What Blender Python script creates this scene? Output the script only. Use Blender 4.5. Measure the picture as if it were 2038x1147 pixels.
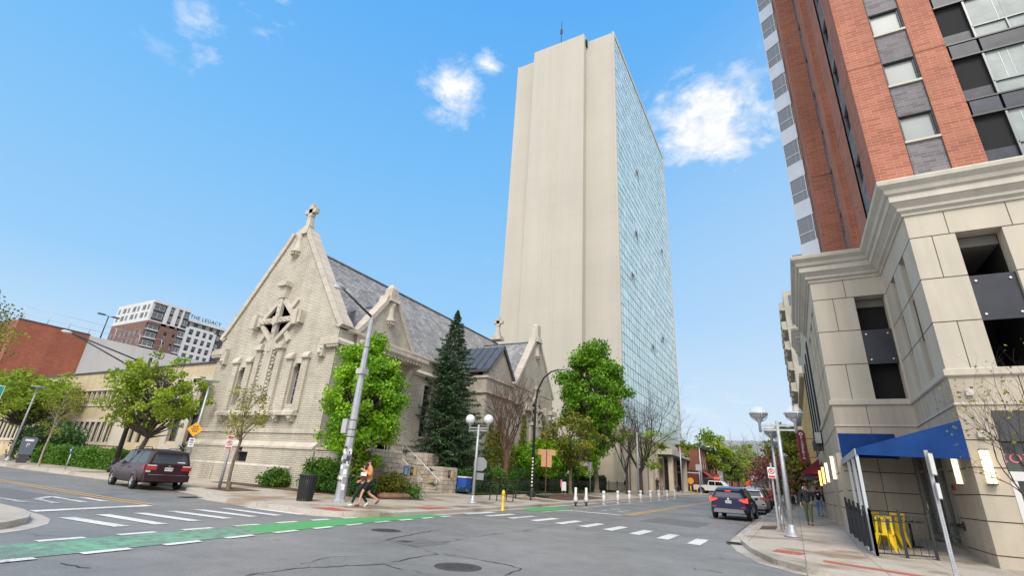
import bpy, bmesh, math, random
import numpy as np
from mathutils import Vector, Matrix
rad = math.radians
for o in list(bpy.data.objects): bpy.data.objects.remove(o)
C = bpy.context.scene.collection
SC = bpy.context.scene
# ---------------------------------------------------------------- camera
cam_d = bpy.data.cameras.new("camera"); cam = bpy.data.objects.new("camera", cam_d); C.objects.link(cam)
cam_d.sensor_width = 36.0; cam_d.lens = 963.05/2038*36; cam_d.shift_y = -7.56/2038
cam_d.clip_start = .1; cam_d.clip_end = 3000
_R = Vector((0.878686, 0.473507, 0.060849)); _U = Vector((0.127729, -0.355987, 0.925721)); _F = Vector((-0.459997, 0.805645, 0.373281))
cam.matrix_world = Matrix(((_R.x,_U.x,-_F.x,0),(_R.y,_U.y,-_F.y,0),(_R.z,_U.z,-_F.z,1.5),(0,0,0,1)))
SC.camera = cam
# ---------------------------------------------------------------- light
SUN_AZ, SUN_EL = 158, 50
sd = bpy.data.lights.new("sun", 'SUN'); sd.energy = 1.5; sd.angle = rad(22); sd.color = (1, .93, .83)
so = bpy.data.objects.new("sun", sd); C.objects.link(so)
_d = Vector((math.sin(rad(SUN_AZ))*math.cos(rad(SUN_EL)), math.cos(rad(SUN_AZ))*math.cos(rad(SUN_EL)), math.sin(rad(SUN_EL))))
so.rotation_euler = _d.to_track_quat('Z','Y').to_euler(); so.location = (0,0,60)
SC.view_settings.view_transform = 'Standard'; SC.view_settings.look = 'None'; SC.view_settings.gamma = 1
SC.view_settings.use_curve_mapping = False
SC.view_settings.exposure = 1.12
w = bpy.data.worlds.new("World"); SC.world = w; w.use_nodes = True
nt = w.node_tree; nt.nodes.clear()
def N(t, **k):
    n = nt.nodes.new(t)
    for a, b in k.items(): setattr(n, a, b)
    return n
def L(a, b): nt.links.new(a, b)
def MA(op, a, b=None, clamp=False):
    n = N('ShaderNodeMath', operation=op, use_clamp=clamp)
    for i, v in enumerate((a, b)):
        if v is None: continue
        if isinstance(v, (int, float)): n.inputs[i].default_value = v
        else: L(v, n.inputs[i])
    return n.outputs[0]
out = N('ShaderNodeOutputWorld'); bg = N('ShaderNodeBackground'); L(bg.outputs[0], out.inputs[0])
sky = N('ShaderNodeTexSky', sky_type='NISHITA', sun_disc=False, sun_elevation=rad(SUN_EL), sun_rotation=rad(SUN_AZ), air_density=1.0, dust_density=1.5, ozone_density=2.0)
tc = N('ShaderNodeTexCoord'); nrm = N('ShaderNodeVectorMath', operation='NORMALIZE'); L(tc.outputs['Generated'], nrm.inputs[0])
sep = N('ShaderNodeSeparateXYZ'); L(nrm.outputs[0], sep.inputs[0])
rmp = N('ShaderNodeValToRGB'); L(sep.outputs[2], rmp.inputs[0])
cr = rmp.color_ramp
def s2l(c): return tuple(((v/255+.055)/1.055)**2.4 if v > 10 else v/255/12.92 for v in c)+(1,)
pts = [(0, (226,236,245)), (.12, (205,230,249)), (.3, (156,210,253)), (.55, (126,196,253)), (.8, (94,178,252)), (1, (78,164,249))]
while len(cr.elements) < len(pts): cr.elements.new(.5)
for e, (p, c) in zip(cr.elements, pts): e.position = p; e.color = s2l(c)
# paler towards the street's far end (+X/+Y), bluer to the left
dt = N('ShaderNodeVectorMath', operation='DOT_PRODUCT'); L(nrm.outputs[0], dt.inputs[0]); dt.inputs[1].default_value = (.45,.85,-.25)
pn = N('ShaderNodeMapRange'); L(dt.outputs['Value'], pn.inputs[0]); pn.inputs[1].default_value = .35; pn.inputs[2].default_value = 1.0; pn.inputs[3].default_value = 0; pn.inputs[4].default_value = .62
mx0 = N('ShaderNodeMixRGB'); L(pn.outputs[0], mx0.inputs[0]); L(rmp.outputs[0], mx0.inputs[1]); mx0.inputs[2].default_value = s2l((220,234,250))
nk = N('ShaderNodeMixRGB', blend_type='MULTIPLY'); nk.inputs[0].default_value = 1; L(sky.outputs[0], nk.inputs[1]); nk.inputs[2].default_value = (.10,.10,.10,1)
mx1 = N('ShaderNodeMixRGB'); mx1.inputs[0].default_value = .12; L(mx0.outputs[0], mx1.inputs[1]); L(nk.outputs[0], mx1.inputs[2])
# clouds: a wispy noise kept inside a few patches of the sky
nz = N('ShaderNodeTexNoise'); nz.inputs['Scale'].default_value = 9; nz.inputs['Detail'].default_value = 10; nz.inputs['Roughness'].default_value = .62; nz.inputs['Distortion'].default_value = .9
st_ = N('ShaderNodeMapping'); st_.inputs['Scale'].default_value = (1,1,1.7); L(nrm.outputs[0], st_.inputs[0]); L(st_.outputs[0], nz.inputs['Vector'])
nz2 = N('ShaderNodeTexNoise'); nz2.inputs['Scale'].default_value = 26; nz2.inputs['Detail'].default_value = 7; nz2.inputs['Roughness'].default_value = .6; L(st_.outputs[0], nz2.inputs['Vector'])
acc = None
for d, r, s in [((-.4761,.5654,.6736),.13,.85),((-.4053,.5618,.7212),.07,.7),((-.5,.53,.685),.06,.6),((-.0448,.7775,.6273),.19,1.0),((-.0937,.795,.5994),.12,.85),((.019,.789,.614),.12,.8),((-.7352,.24,.634),.12,.5),((-.66,.30,.69),.12,.45),((-.0534,.7052,.707),.09,.35),((-.4868,.7778,.3976),.07,.35),((-.1012,.9778,.1833),.2,.35)]:
    dd = N('ShaderNodeVectorMath', operation='DISTANCE'); L(nrm.outputs[0], dd.inputs[0]); dd.inputs[1].default_value = d
    mr = N('ShaderNodeMapRange', interpolation_type='SMOOTHSTEP'); L(dd.outputs['Value'], mr.inputs[0]); mr.inputs[1].default_value = r; mr.inputs[2].default_value = 0; mr.inputs[3].default_value = 0; mr.inputs[4].default_value = s
    acc = mr.outputs[0] if acc is None else MA('MAXIMUM', acc, mr.outputs[0])
nn = MA('ADD', MA('MULTIPLY', nz.outputs[0], .65), MA('MULTIPLY', nz2.outputs[0], .35))
cl_ = MA('MULTIPLY', MA('SUBTRACT', MA('ADD', MA('MULTIPLY', acc, .40), nn), .665), 4.2, True)
cm = MA('MULTIPLY', cl_, MA('MULTIPLY', acc, 1.5, True), True)
mx2 = N('ShaderNodeMixRGB'); L(cm, mx2.inputs[0]); L(mx1.outputs[0], mx2.inputs[1]); cc_ = N('ShaderNodeMixRGB'); cs_ = N('ShaderNodeMapRange'); L(nz2.outputs[0], cs_.inputs[0]); cs_.inputs[1].default_value = .38; cs_.inputs[2].default_value = .62; L(cs_.outputs[0], cc_.inputs[0]); cc_.inputs[1].default_value = s2l((222,232,245)); cc_.inputs[2].default_value = (1,1,1,1); L(cc_.outputs[0], mx2.inputs[2])
# bright cloud added out of view, behind and right, to fill shaded faces
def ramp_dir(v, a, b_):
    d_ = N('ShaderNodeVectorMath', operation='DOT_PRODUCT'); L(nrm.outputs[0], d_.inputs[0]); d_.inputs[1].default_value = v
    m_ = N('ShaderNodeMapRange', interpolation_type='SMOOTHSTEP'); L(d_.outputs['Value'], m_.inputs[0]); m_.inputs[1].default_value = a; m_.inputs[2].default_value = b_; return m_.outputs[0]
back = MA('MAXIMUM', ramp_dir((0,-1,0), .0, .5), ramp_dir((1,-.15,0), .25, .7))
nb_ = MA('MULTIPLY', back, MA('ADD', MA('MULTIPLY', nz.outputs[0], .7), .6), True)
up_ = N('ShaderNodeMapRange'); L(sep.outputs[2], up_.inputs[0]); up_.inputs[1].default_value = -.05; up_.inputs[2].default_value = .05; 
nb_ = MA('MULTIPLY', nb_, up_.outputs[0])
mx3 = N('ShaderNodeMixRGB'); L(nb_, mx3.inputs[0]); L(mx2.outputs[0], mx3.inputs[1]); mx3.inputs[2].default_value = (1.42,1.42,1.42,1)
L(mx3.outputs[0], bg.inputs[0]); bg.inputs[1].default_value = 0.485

# ---------------------------------------------------------------- terrain height (streets climb gently)
def sp(t, w=6.): return 0.0 if t <= 0 else (t*t/(2*w) if t < w else t-w/2)
def cl(t, a=0., b=1.): return max(a, min(b, t))
def lerp(x, pts):
    if x <= pts[0][0]: return pts[0][1]
    for (a, va), (b, vb) in zip(pts, pts[1:]):
        if x <= b: return va+(vb-va)*(x-a)/(b-a)
    return pts[-1][1]
def h(x, y): return 0.0145*sp(y-19)+0.005*sp(-x-18)
def pav(x, y):
    z = h(x, y)+.15
    if x < -12: z += .03*cl(y-14, 0, 6)*cl((-x-15)/4)
    if x > -1.7: z += cl((x+1.7)/3.4)*lerp(y, [(17,-.03),(18.6,-.05),(24,.22),(33,.19),(39,.13),(50,0)])
    return z
# ---------------------------------------------------------------- objects
def tag(o, label=None, cat=None, group=None, kind=None):
    if label: o['label'] = label
    if cat: o['category'] = cat
    if group: o['group'] = group
    if kind: o['kind'] = kind
    return o
def thing(name, label, cat, loc=(0,0,0), rz=0, group=None):
    o = bpy.data.objects.new(name, None); C.objects.link(o); o.location = loc; o.rotation_euler = (0,0,rz)
    o.empty_display_size = .2
    return tag(o, label, cat, group)
def kids(o): return [c for c in bpy.data.objects if c.parent == o]
def dup(root, loc, rz=None, label=None, group=None, scale=None):
    def cp(o, par):
        c = o.copy(); C.objects.link(c); c.parent = par
        for k in CH.get(o.name, []): cp(k, c)
        CH[c.name] = [] if o.name not in CH else []
        if par is not None: CH.setdefault(par.name, []).append(c)
        return c
    r = cp(root, None); r.location = loc
    if rz is not None: r.rotation_euler = (0,0,rz)
    if label: r['label'] = label
    if group: r['group'] = group
    if scale: r.scale = scale if hasattr(scale, '__len__') else (scale,)*3
    return r
CH = {}
class MB:
    def __init__(s): s.v = []; s.f = []; s.sm = []; s.mi = []; s.cur = 0; s.smooth = False
    def add(s, vs, fs, smooth=None):
        b = len(s.v); s.v += [tuple(p) for p in vs]
        sm = s.smooth if smooth is None else smooth
        for f in fs: s.f.append([i+b for i in f]); s.sm.append(sm); s.mi.append(s.cur)
        return s
    def box(s, x0, x1, y0, y1, z0, z1):
        return s.add([(x,y,z) for z in (z0,z1) for y in (y0,y1) for x in (x0,x1)], [(0,2,3,1),(4,5,7,6),(0,1,5,4),(1,3,7,5),(3,2,6,7),(2,0,4,6)])
    def obox(s, c, a, b, d):
        c, a, b, d = Vector(c), Vector(a), Vector(b), Vector(d)
        if a.cross(b).dot(d) < 0: a = -a
        return s.add([c+i*a+j*b+k*d for k in (-1,1) for j in (-1,1) for i in (-1,1)], [(0,2,3,1),(4,5,7,6),(0,1,5,4),(1,3,7,5),(3,2,6,7),(2,0,4,6)])
    def bar(s, p, q, w, t, up=(0,0,1)):
        p, q = Vector(p), Vector(q); d = (q-p); L_ = d.length; d.normalize(); up = Vector(up)
        x = d.cross(up)
        if x.length < 1e-4: x = d.cross(Vector((1,0,0)))
        x.normalize(); y = x.cross(d)
        return s.obox((p+q)/2, x*w/2, d*L_/2, y*t/2)
    def prism(s, poly, ax, lo, hi):
        n = len(poly)
        m = {'z': lambda a,b,c: (a,b,c), 'y': lambda a,b,c: (a,c,b), 'x': lambda a,b,c: (c,a,b)}[ax]
        area = sum(poly[i][0]*poly[(i+1)%n][1]-poly[(i+1)%n][0]*poly[i][1] for i in range(n))
        P_ = list(poly)
        if (area < 0) != (ax == 'y'): P_.reverse()
        vs = [m(a,b,lo) for a,b in P_]+[m(a,b,hi) for a,b in P_]
        fs = [list(range(n))[::-1], list(range(n,2*n))]+[(i,(i+1)%n,(i+1)%n+n,i+n) for i in range(n)]
        return s.add(vs, fs)
    def quad(s, *p): return s.add(p, [tuple(range(len(p)))])
    def tube(s, pts, r, n=8, cap=True, smooth=True):
        pts = [Vector(p) for p in pts]; rs = r if hasattr(r, '__len__') else [r]*len(pts)
        vs = []; m = len(pts); prev = None
        for i, p in enumerate(pts):
            d = (pts[min(i+1,m-1)]-pts[max(i-1,0)]).normalized()
            if prev is None:
                x = d.orthogonal().normalized()
            else:
                x = prev-d*prev.dot(d)
                x = x.normalized() if x.length > 1e-5 else d.orthogonal().normalized()
            prev = x; y = d.cross(x)
            for k in range(n):
                a = 2*math.pi*k/n; vs.append(p+(x*math.cos(a)+y*math.sin(a))*rs[i])
        fs = [(i*n+k, i*n+(k+1)%n, (i+1)*n+(k+1)%n, (i+1)*n+k) for i in range(m-1) for k in range(n)]
        s.add(vs, fs, smooth)
        if cap:
            b = len(s.v)-len(vs)
            s.f.append([b+k for k in range(n)][::-1]); s.sm.append(False); s.mi.append(s.cur)
            s.f.append([b+(m-1)*n+k for k in range(n)]); s.sm.append(False); s.mi.append(s.cur)
        return s
    def cyl(s, p, q, r0, r1=None, n=12): return s.tube([p, q], [r0, r0 if r1 is None else r1], n)
    def lathe(s, c, prof, n=16, smooth=True, cap=True):
        cx, cy, cz = c; vs = [(cx+r*math.cos(2*math.pi*k/n), cy+r*math.sin(2*math.pi*k/n), cz+z) for r, z in prof for k in range(n)]
        m = len(prof)
        s.add(vs, [(i*n+k, i*n+(k+1)%n, (i+1)*n+(k+1)%n, (i+1)*n+k) for i in range(m-1) for k in range(n)], smooth)
        if cap:
            b = len(s.v)-len(vs)
            s.f.append([b+k for k in range(n)][::-1]); s.sm.append(False); s.mi.append(s.cur)
            s.f.append([b+(m-1)*n+k for k in range(n)]); s.sm.append(False); s.mi.append(s.cur)
        return s
    def ball(s, c, r, n=10, sc=(1,1,1), z0=-1, z1=1):
        m = max(4, n//2); prof = []
        for i in range(m+1):
            zz = z0+(z1-z0)*i/m if (z0 > -1 or z1 < 1) else -math.cos(math.pi*i/m)
            prof.append((max(1e-3, math.sqrt(max(0, 1-zz*zz))), zz))
        vs = [(c[0]+r*sc[0]*p*math.cos(2*math.pi*k/n), c[1]+r*sc[1]*p*math.sin(2*math.pi*k/n), c[2]+r*sc[2]*z) for p, z in prof for k in range(n)]
        return s.add(vs, [(i*n+k, i*n+(k+1)%n, (i+1)*n+(k+1)%n, (i+1)*n+k) for i in range(len(prof)-1) for k in range(n)], True)
    def build(s, name, mats, parent=None, label=None, world=False, sub=None, bevel=0, noshift=False):
        if not isinstance(mats, (list, tuple)): mats = [mats]
        me = bpy.data.meshes.new(name)
        off = Vector((0,0,0))
        if parent is not None and world:
            p = parent
            while p is not None: off += Vector(p.location); p = p.parent
        V = np.array(s.v, dtype=np.float64)
        if world: V = V-np.array(off)
        me.from_pydata(V.tolist(), [], s.f)
        me.polygons.foreach_set('use_smooth', s.sm); me.polygons.foreach_set('material_index', s.mi)
        for m in mats: me.materials.append(m)
        me.update()
        uv = me.uv_layers.new(name='UVMap'); n = len(me.loops)
        co = np.empty(len(me.vertices)*3); me.vertices.foreach_get('co', co); co = co.reshape(-1,3)
        li = np.empty(n, dtype=np.int64); me.loops.foreach_get('vertex_index', li)
        npoly = len(me.polygons); nr = np.empty(npoly*3); me.polygons.foreach_get('normal', nr); nr = nr.reshape(-1,3)
        tot = np.empty(npoly, dtype=np.int64); me.polygons.foreach_get('loop_total', tot)
        ln = np.repeat(nr, tot, axis=0); lc = co[li]
        hz = np.hypot(ln[:,0], ln[:,1]); flat = hz < .35
        tx = np.where(flat, 1, -ln[:,1]/np.maximum(hz,1e-6)); ty = np.where(flat, 0, ln[:,0]/np.maximum(hz,1e-6))
        u = lc[:,0]*tx+lc[:,1]*ty
        vv = np.where(flat, lc[:,1], lc[:,2]/np.maximum(hz,.35))
        uv.data.foreach_set('uv', np.stack([u,vv],1).ravel())
        o = bpy.data.objects.new(name, me); C.objects.link(o)
        if parent is not None: o.parent = parent; CH.setdefault(parent.name, []).append(o)
        if label: o['label'] = label
        if sub:
            md = o.modifiers.new('subd','SUBSURF'); md.levels = sub; md.render_levels = sub
        if bevel:
            md = o.modifiers.new('bev','BEVEL'); md.width = bevel; md.segments = 2; md.limit_method = 'ANGLE'; md.angle_limit = rad(40)
        return o
def facade(mb, o, u, nrm_, W, z0, z1, holes, depth=.2):
    """flat wall from point o along u (2D), outward normal nrm_, with rectangular openings (u0,u1,za,zb) and reveals"""
    us = sorted({0, W}|{q for hh in holes for q in hh[:2]}); zs = sorted({z0, z1}|{q for hh in holes for q in hh[2:]})
    us = [q for q in us if 0 <= q <= W]; zs = [q for q in zs if z0 <= q <= z1]
    def p(a, z, d=0): return (o[0]+u[0]*a-nrm_[0]*d, o[1]+u[1]*a-nrm_[1]*d, z)
    flip = (u[0]*nrm_[1]-u[1]*nrm_[0]) > 0
    def q(*P_): mb.quad(*(P_[::-1] if flip else P_))
    for i in range(len(zs)-1):
        za, zb = zs[i], zs[i+1]; zc = (za+zb)/2; start = None
        for j in range(len(us)):
            hole = True
            if j < len(us)-1:
                uc = (us[j]+us[j+1])/2
                hole = any(hh[0] < uc < hh[1] and hh[2] < zc < hh[3] for hh in holes)
            if not hole and start is None: start = us[j]
            if hole and start is not None:
                q(p(start,za), p(us[j],za), p(us[j],zb), p(start,zb)); start = None
    for a, b, c, d in holes:
        q(p(a,c), p(a,c,depth), p(a,d,depth), p(a,d)) if False else None
        q(p(a,c), p(a,d), p(a,d,depth), p(a,c,depth)); q(p(b,c), p(b,c,depth), p(b,d,depth), p(b,d))
        q(p(a,c), p(a,c,depth), p(b,c,depth), p(b,c)); q(p(a,d), p(b,d), p(b,d,depth), p(a,d,depth))
# ---------------------------------------------------------------- materials
def newmat(name):
    m = bpy.data.materials.new(name); m.use_nodes = True
    return m, m.node_tree, m.node_tree.nodes['Principled BSDF']
def col(c): return tuple(c)+(1,) if len(c) == 3 else tuple(c)
_mc = {}
def streaks(t, vec_out, colsock, amt, sc=1.3):
    mp = t.nodes.new('ShaderNodeMapping'); mp.inputs['Scale'].default_value = (sc,sc,sc*.07); t.links.new(vec_out, mp.inputs[0])
    n = t.nodes.new('ShaderNodeTexNoise'); n.inputs['Scale'].default_value = 1; n.inputs['Detail'].default_value = 9; n.inputs['Roughness'].default_value = .68; t.links.new(mp.outputs[0], n.inputs['Vector'])
    r = t.nodes.new('ShaderNodeMapRange'); r.inputs[1].default_value = .34; r.inputs[2].default_value = .58; r.inputs[3].default_value = 1-amt; r.inputs[4].default_value = 1.03; t.links.new(n.outputs[0], r.inputs[0])
    s = t.nodes.new('ShaderNodeVectorMath'); s.operation = 'SCALE'; t.links.new(colsock, s.inputs[0]); t.links.new(r.outputs[0], s.inputs['Scale']); return s.outputs[0]
def mat(name, c, rough=.6, metal=0, var=0, vs=3, bump=0, bs=20, spec=None, coat=0, emit=0, alpha=None, streak=0, ssc=1.3):
    if name in _mc: return _mc[name]
    m, t, b = newmat(name); _mc[name] = m
    b.inputs['Base Color'].default_value = col(c); b.inputs['Roughness'].default_value = rough; b.inputs['Metallic'].default_value = metal
    if spec is not None: b.inputs['Specular IOR Level'].default_value = spec
    if coat: b.inputs['Coat Weight'].default_value = coat; b.inputs['Coat Roughness'].default_value = .05
    if emit: b.inputs['Emission Color'].default_value = col(c); b.inputs['Emission Strength'].default_value = emit
    tc = t.nodes.new('ShaderNodeTexCoord')
    if var:
        n = t.nodes.new('ShaderNodeTexNoise'); n.inputs['Scale'].default_value = vs; n.inputs['Detail'].default_value = 8; n.inputs['Roughness'].default_value = .62
        t.links.new(tc.outputs['Object'], n.inputs['Vector'])
        mr = t.nodes.new('ShaderNodeMapRange'); mr.inputs[1].default_value = .3; mr.inputs[2].default_value = .7; mr.inputs[3].default_value = 1-var; mr.inputs[4].default_value = 1+var
        t.links.new(n.outputs[0], mr.inputs[0])
        mm = t.nodes.new('ShaderNodeVectorMath'); mm.operation = 'SCALE'; mm.inputs[0].default_value = c[:3]; t.links.new(mr.outputs[0], mm.inputs['Scale'])
        t.links.new(streaks(t, tc.outputs['Object'], mm.outputs[0], streak, ssc) if streak else mm.outputs[0], b.inputs['Base Color'])
    if bump:
        n = t.nodes.new('ShaderNodeTexNoise'); n.inputs['Scale'].default_value = bs; n.inputs['Detail'].default_value = 6; t.links.new(tc.outputs['Object'], n.inputs['Vector'])
        bp = t.nodes.new('ShaderNodeBump'); bp.inputs['Strength'].default_value = bump; bp.inputs['Distance'].default_value = .02; t.links.new(n.outputs[0], bp.inputs['Height']); t.links.new(bp.outputs[0], b.inputs['Normal'])
    return m
def brick(name, c1, c2, mortar, bw, bh, ms=.012, rough=.85, bump=.5, off=.5, var=.15, vs=.6, sq=1, stain=0, uvscale=1, streak=0, ssc=1.3):
    m, t, b = newmat(name); b.inputs['Roughness'].default_value = rough
    tc = t.nodes.new('ShaderNodeTexCoord'); br = t.nodes.new('ShaderNodeTexBrick')
    t.links.new(tc.outputs['UV'], br.inputs['Vector'])
    br.inputs['Color1'].default_value = col(c1); br.inputs['Color2'].default_value = col(c2); br.inputs['Mortar'].default_value = col(mortar)
    br.inputs['Scale'].default_value = uvscale; br.inputs['Brick Width'].default_value = bw; br.inputs['Row Height'].default_value = bh; br.inputs['Mortar Size'].default_value = ms; br.inputs['Mortar Smooth'].default_value = .1
    br.offset = off
    n = t.nodes.new('ShaderNodeTexNoise'); n.inputs['Scale'].default_value = vs; n.inputs['Detail'].default_value = 9; n.inputs['Roughness'].default_value = .65; t.links.new(tc.outputs['Object'], n.inputs['Vector'])
    mr = t.nodes.new('ShaderNodeMapRange'); mr.inputs[1].default_value = .3; mr.inputs[2].default_value = .7; mr.inputs[3].default_value = 1-var; mr.inputs[4].default_value = 1+var; t.links.new(n.outputs[0], mr.inputs[0])
    mm = t.nodes.new('ShaderNodeVectorMath'); mm.operation = 'SCALE'; t.links.new(br.outputs[0], mm.inputs[0]); t.links.new(mr.outputs[0], mm.inputs['Scale'])
    t.links.new(streaks(t, tc.outputs['Object'], mm.outputs[0], streak, ssc) if streak else mm.outputs[0], b.inputs['Base Color'])
    bp = t.nodes.new('ShaderNodeBump'); bp.inputs['Strength'].default_value = bump; bp.inputs['Distance'].default_value = .01; bp.invert = True
    t.links.new(br.outputs['Fac'], bp.inputs['Height']); t.links.new(bp.outputs[0], b.inputs['Normal'])
    return m
def glass(name, c, rough=.05, spec=.8, wob=0, metal=0.0):
    m, t, b = newmat(name)
    b.inputs['Base Color'].default_value = col(c); b.inputs['Roughness'].default_value = rough; b.inputs['Specular IOR Level'].default_value = spec; b.inputs['Metallic'].default_value = metal
    if wob:
        tc = t.nodes.new('ShaderNodeTexCoord'); n = t.nodes.new('ShaderNodeTexNoise'); n.inputs['Scale'].default_value = .9; t.links.new(tc.outputs['Object'], n.inputs['Vector'])
        bp = t.nodes.new('ShaderNodeBump'); bp.inputs['Strength'].default_value = wob; bp.inputs['Distance'].default_value = .1; t.links.new(n.outputs[0], bp.inputs['Height']); t.links.new(bp.outputs[0], b.inputs['Normal'])
    return m
def text_mesh(name, body, size, m, parent, loc, rot, depth=.01, stretch=1, world=False, spacing=1):
    cu = bpy.data.curves.new(name, 'FONT'); cu.body = body; cu.size = size; cu.extrude = depth; cu.align_x = 'CENTER'; cu.align_y = 'CENTER'; cu.space_character = spacing; cu.resolution_u = 3
    o = bpy.data.objects.new(name+'_tmp', cu); C.objects.link(o); bpy.context.view_layer.update()
    me = bpy.data.meshes.new_from_object(o); bpy.data.objects.remove(o); me.materials.clear(); me.materials.append(m)
    t = bpy.data.objects.new(name, me); C.objects.link(t); t.scale = (stretch,1,1)
    t.rotation_euler = rot
    l = Vector(loc)
    if parent is not None:
        if world:
            p = parent
            while p is not None: l -= Vector(p.location); p = p.parent
        t.parent = parent; CH.setdefault(parent.name, []).append(t)
    t.location = l
    return t
RZ90 = math.pi/2

# ================================================================ GROUND
def asphalt():
    m, t, b = newmat('asphalt'); tc = t.nodes.new('ShaderNodeTexCoord'); O = tc.outputs['Object']
    def nz(s, d=6, r=.6):
        n = t.nodes.new('ShaderNodeTexNoise'); n.inputs['Scale'].default_value = s; n.inputs['Detail'].default_value = d; n.inputs['Roughness'].default_value = r; t.links.new(O, n.inputs['Vector']); return n.outputs[0]
    def mrg(x, a, c_, lo, hi):
        n = t.nodes.new('ShaderNodeMapRange'); t.links.new(x, n.inputs[0])
        for i, v in enumerate((a,c_,lo,hi)): n.inputs[i+1].default_value = v
        return n.outputs[0]
    def mul(a, c_):
        n = t.nodes.new('ShaderNodeMath'); n.operation = 'MULTIPLY'
        for i, v in enumerate((a,c_)):
            if isinstance(v, float): n.inputs[i].default_value = v
            else: t.links.new(v, n.inputs[i])
        return n.outputs[0]
    big = mrg(nz(.22,6,.7), .32, .68, .74, 1.2); fine = mrg(nz(38,3,.85), .33, .67, .6, 1.42); mid = mrg(nz(2.2,8,.7), .3, .7, .9, 1.1)
    v = t.nodes.new('ShaderNodeTexVoronoi'); v.feature = 'DISTANCE_TO_EDGE'; v.inputs['Scale'].default_value = .11
    wn = t.nodes.new('ShaderNodeTexNoise'); wn.inputs['Scale'].default_value = .8; wn.inputs['Detail'].default_value = 8; t.links.new(O, wn.inputs['Vector'])
    ad = t.nodes.new('ShaderNodeVectorMath'); ad.operation = 'MULTIPLY_ADD'; t.links.new(wn.outputs['Color'], ad.inputs[0]); ad.inputs[1].default_value = (2.2,2.2,0); t.links.new(O, ad.inputs[2])
    t.links.new(ad.outputs[0], v.inputs['Vector'])
    crk = mrg(v.outputs['Distance'], .0008, .0032, 0., 1.)
    msk = mrg(nz(.13,2,.5), .5, .56, 1., 0.)
    mx = t.nodes.new('ShaderNodeMath'); mx.operation = 'MAXIMUM'; t.links.new(crk, mx.inputs[0]); t.links.new(msk, mx.inputs[1])
    crk2 = mrg(mx.outputs[0], 0, 1, .3, 1)
    val = mul(mul(mul(big, fine), mid), crk2)
    sc = t.nodes.new('ShaderNodeVectorMath'); sc.operation = 'SCALE'; sc.inputs[0].default_value = (.205,.198,.190); t.links.new(val, sc.inputs['Scale']); t.links.new(sc.outputs[0], b.inputs['Base Color'])
    t.links.new(mrg(nz(.3,6,.7), .38, .6, .34, .72), b.inputs['Roughness']); b.inputs['Specular IOR Level'].default_value = .45
    bp = t.nodes.new('ShaderNodeBump'); bp.inputs['Strength'].default_value = .45; bp.inputs['Distance'].default_value = .01; t.links.new(fine, bp.inputs['Height']); t.links.new(bp.outputs[0], b.inputs['Normal'])
    return m
def concrete_ground(name, base, joint=1.5, stainc=(.55,.36,.2)):
    m, t, b = newmat(name); tc = t.nodes.new('ShaderNodeTexCoord'); O = tc.outputs['Object']
    br = t.nodes.new('ShaderNodeTexBrick'); t.links.new(tc.outputs['UV'], br.inputs['Vector']); br.offset = 0
    br.inputs['Brick Width'].default_value = joint; br.inputs['Row Height'].default_value = joint; br.inputs['Mortar Size'].default_value = .012; br.inputs['Scale'].default_value = 1
    br.inputs['Color1'].default_value = col(base); br.inputs['Color2'].default_value = col([c*.9 for c in base]); br.inputs['Mortar'].default_value = col([c*.45 for c in base])
    n = t.nodes.new('ShaderNodeTexNoise'); n.inputs['Scale'].default_value = .45; n.inputs['Detail'].default_value = 7; n.inputs['Roughness'].default_value = .6; t.links.new(O, n.inputs['Vector'])
    mr = t.nodes.new('ShaderNodeMapRange'); mr.inputs[1].default_value = .5; mr.inputs[2].default_value = .62; t.links.new(n.outputs[0], mr.inputs[0]); mr.inputs[4].default_value = .75
    mx = t.nodes.new('ShaderNodeMixRGB'); mx.blend_type = 'MULTIPLY'; t.links.new(mr.outputs[0], mx.inputs[0]); t.links.new(br.outputs[0], mx.inputs[1]); mx.inputs[2].default_value = col(stainc)
    n2 = t.nodes.new('ShaderNodeTexNoise'); n2.inputs['Scale'].default_value = 14; n2.inputs['Detail'].default_value = 8; n2.inputs['Roughness'].default_value = .75; t.links.new(O, n2.inputs['Vector'])
    mr2 = t.nodes.new('ShaderNodeMapRange'); mr2.inputs[1].default_value = .3; mr2.inputs[2].default_value = .7; mr2.inputs[3].default_value = .82; mr2.inputs[4].default_value = 1.16; t.links.new(n2.outputs[0], mr2.inputs[0])
    sc = t.nodes.new('ShaderNodeVectorMath'); sc.operation = 'SCALE'; t.links.new(mx.outputs[0], sc.inputs[0]); t.links.new(mr2.outputs[0], sc.inputs['Scale']); t.links.new(sc.outputs[0], b.inputs['Base Color'])
    mr3 = t.nodes.new('ShaderNodeMapRange'); mr3.inputs[1].default_value = .5; mr3.inputs[2].default_value = .62; mr3.inputs[3].default_value = .75; mr3.inputs[4].default_value = .33; t.links.new(n.outputs[0], mr3.inputs[0]); t.links.new(mr3.outputs[0], b.inputs['Roughness'])
    return m
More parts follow.
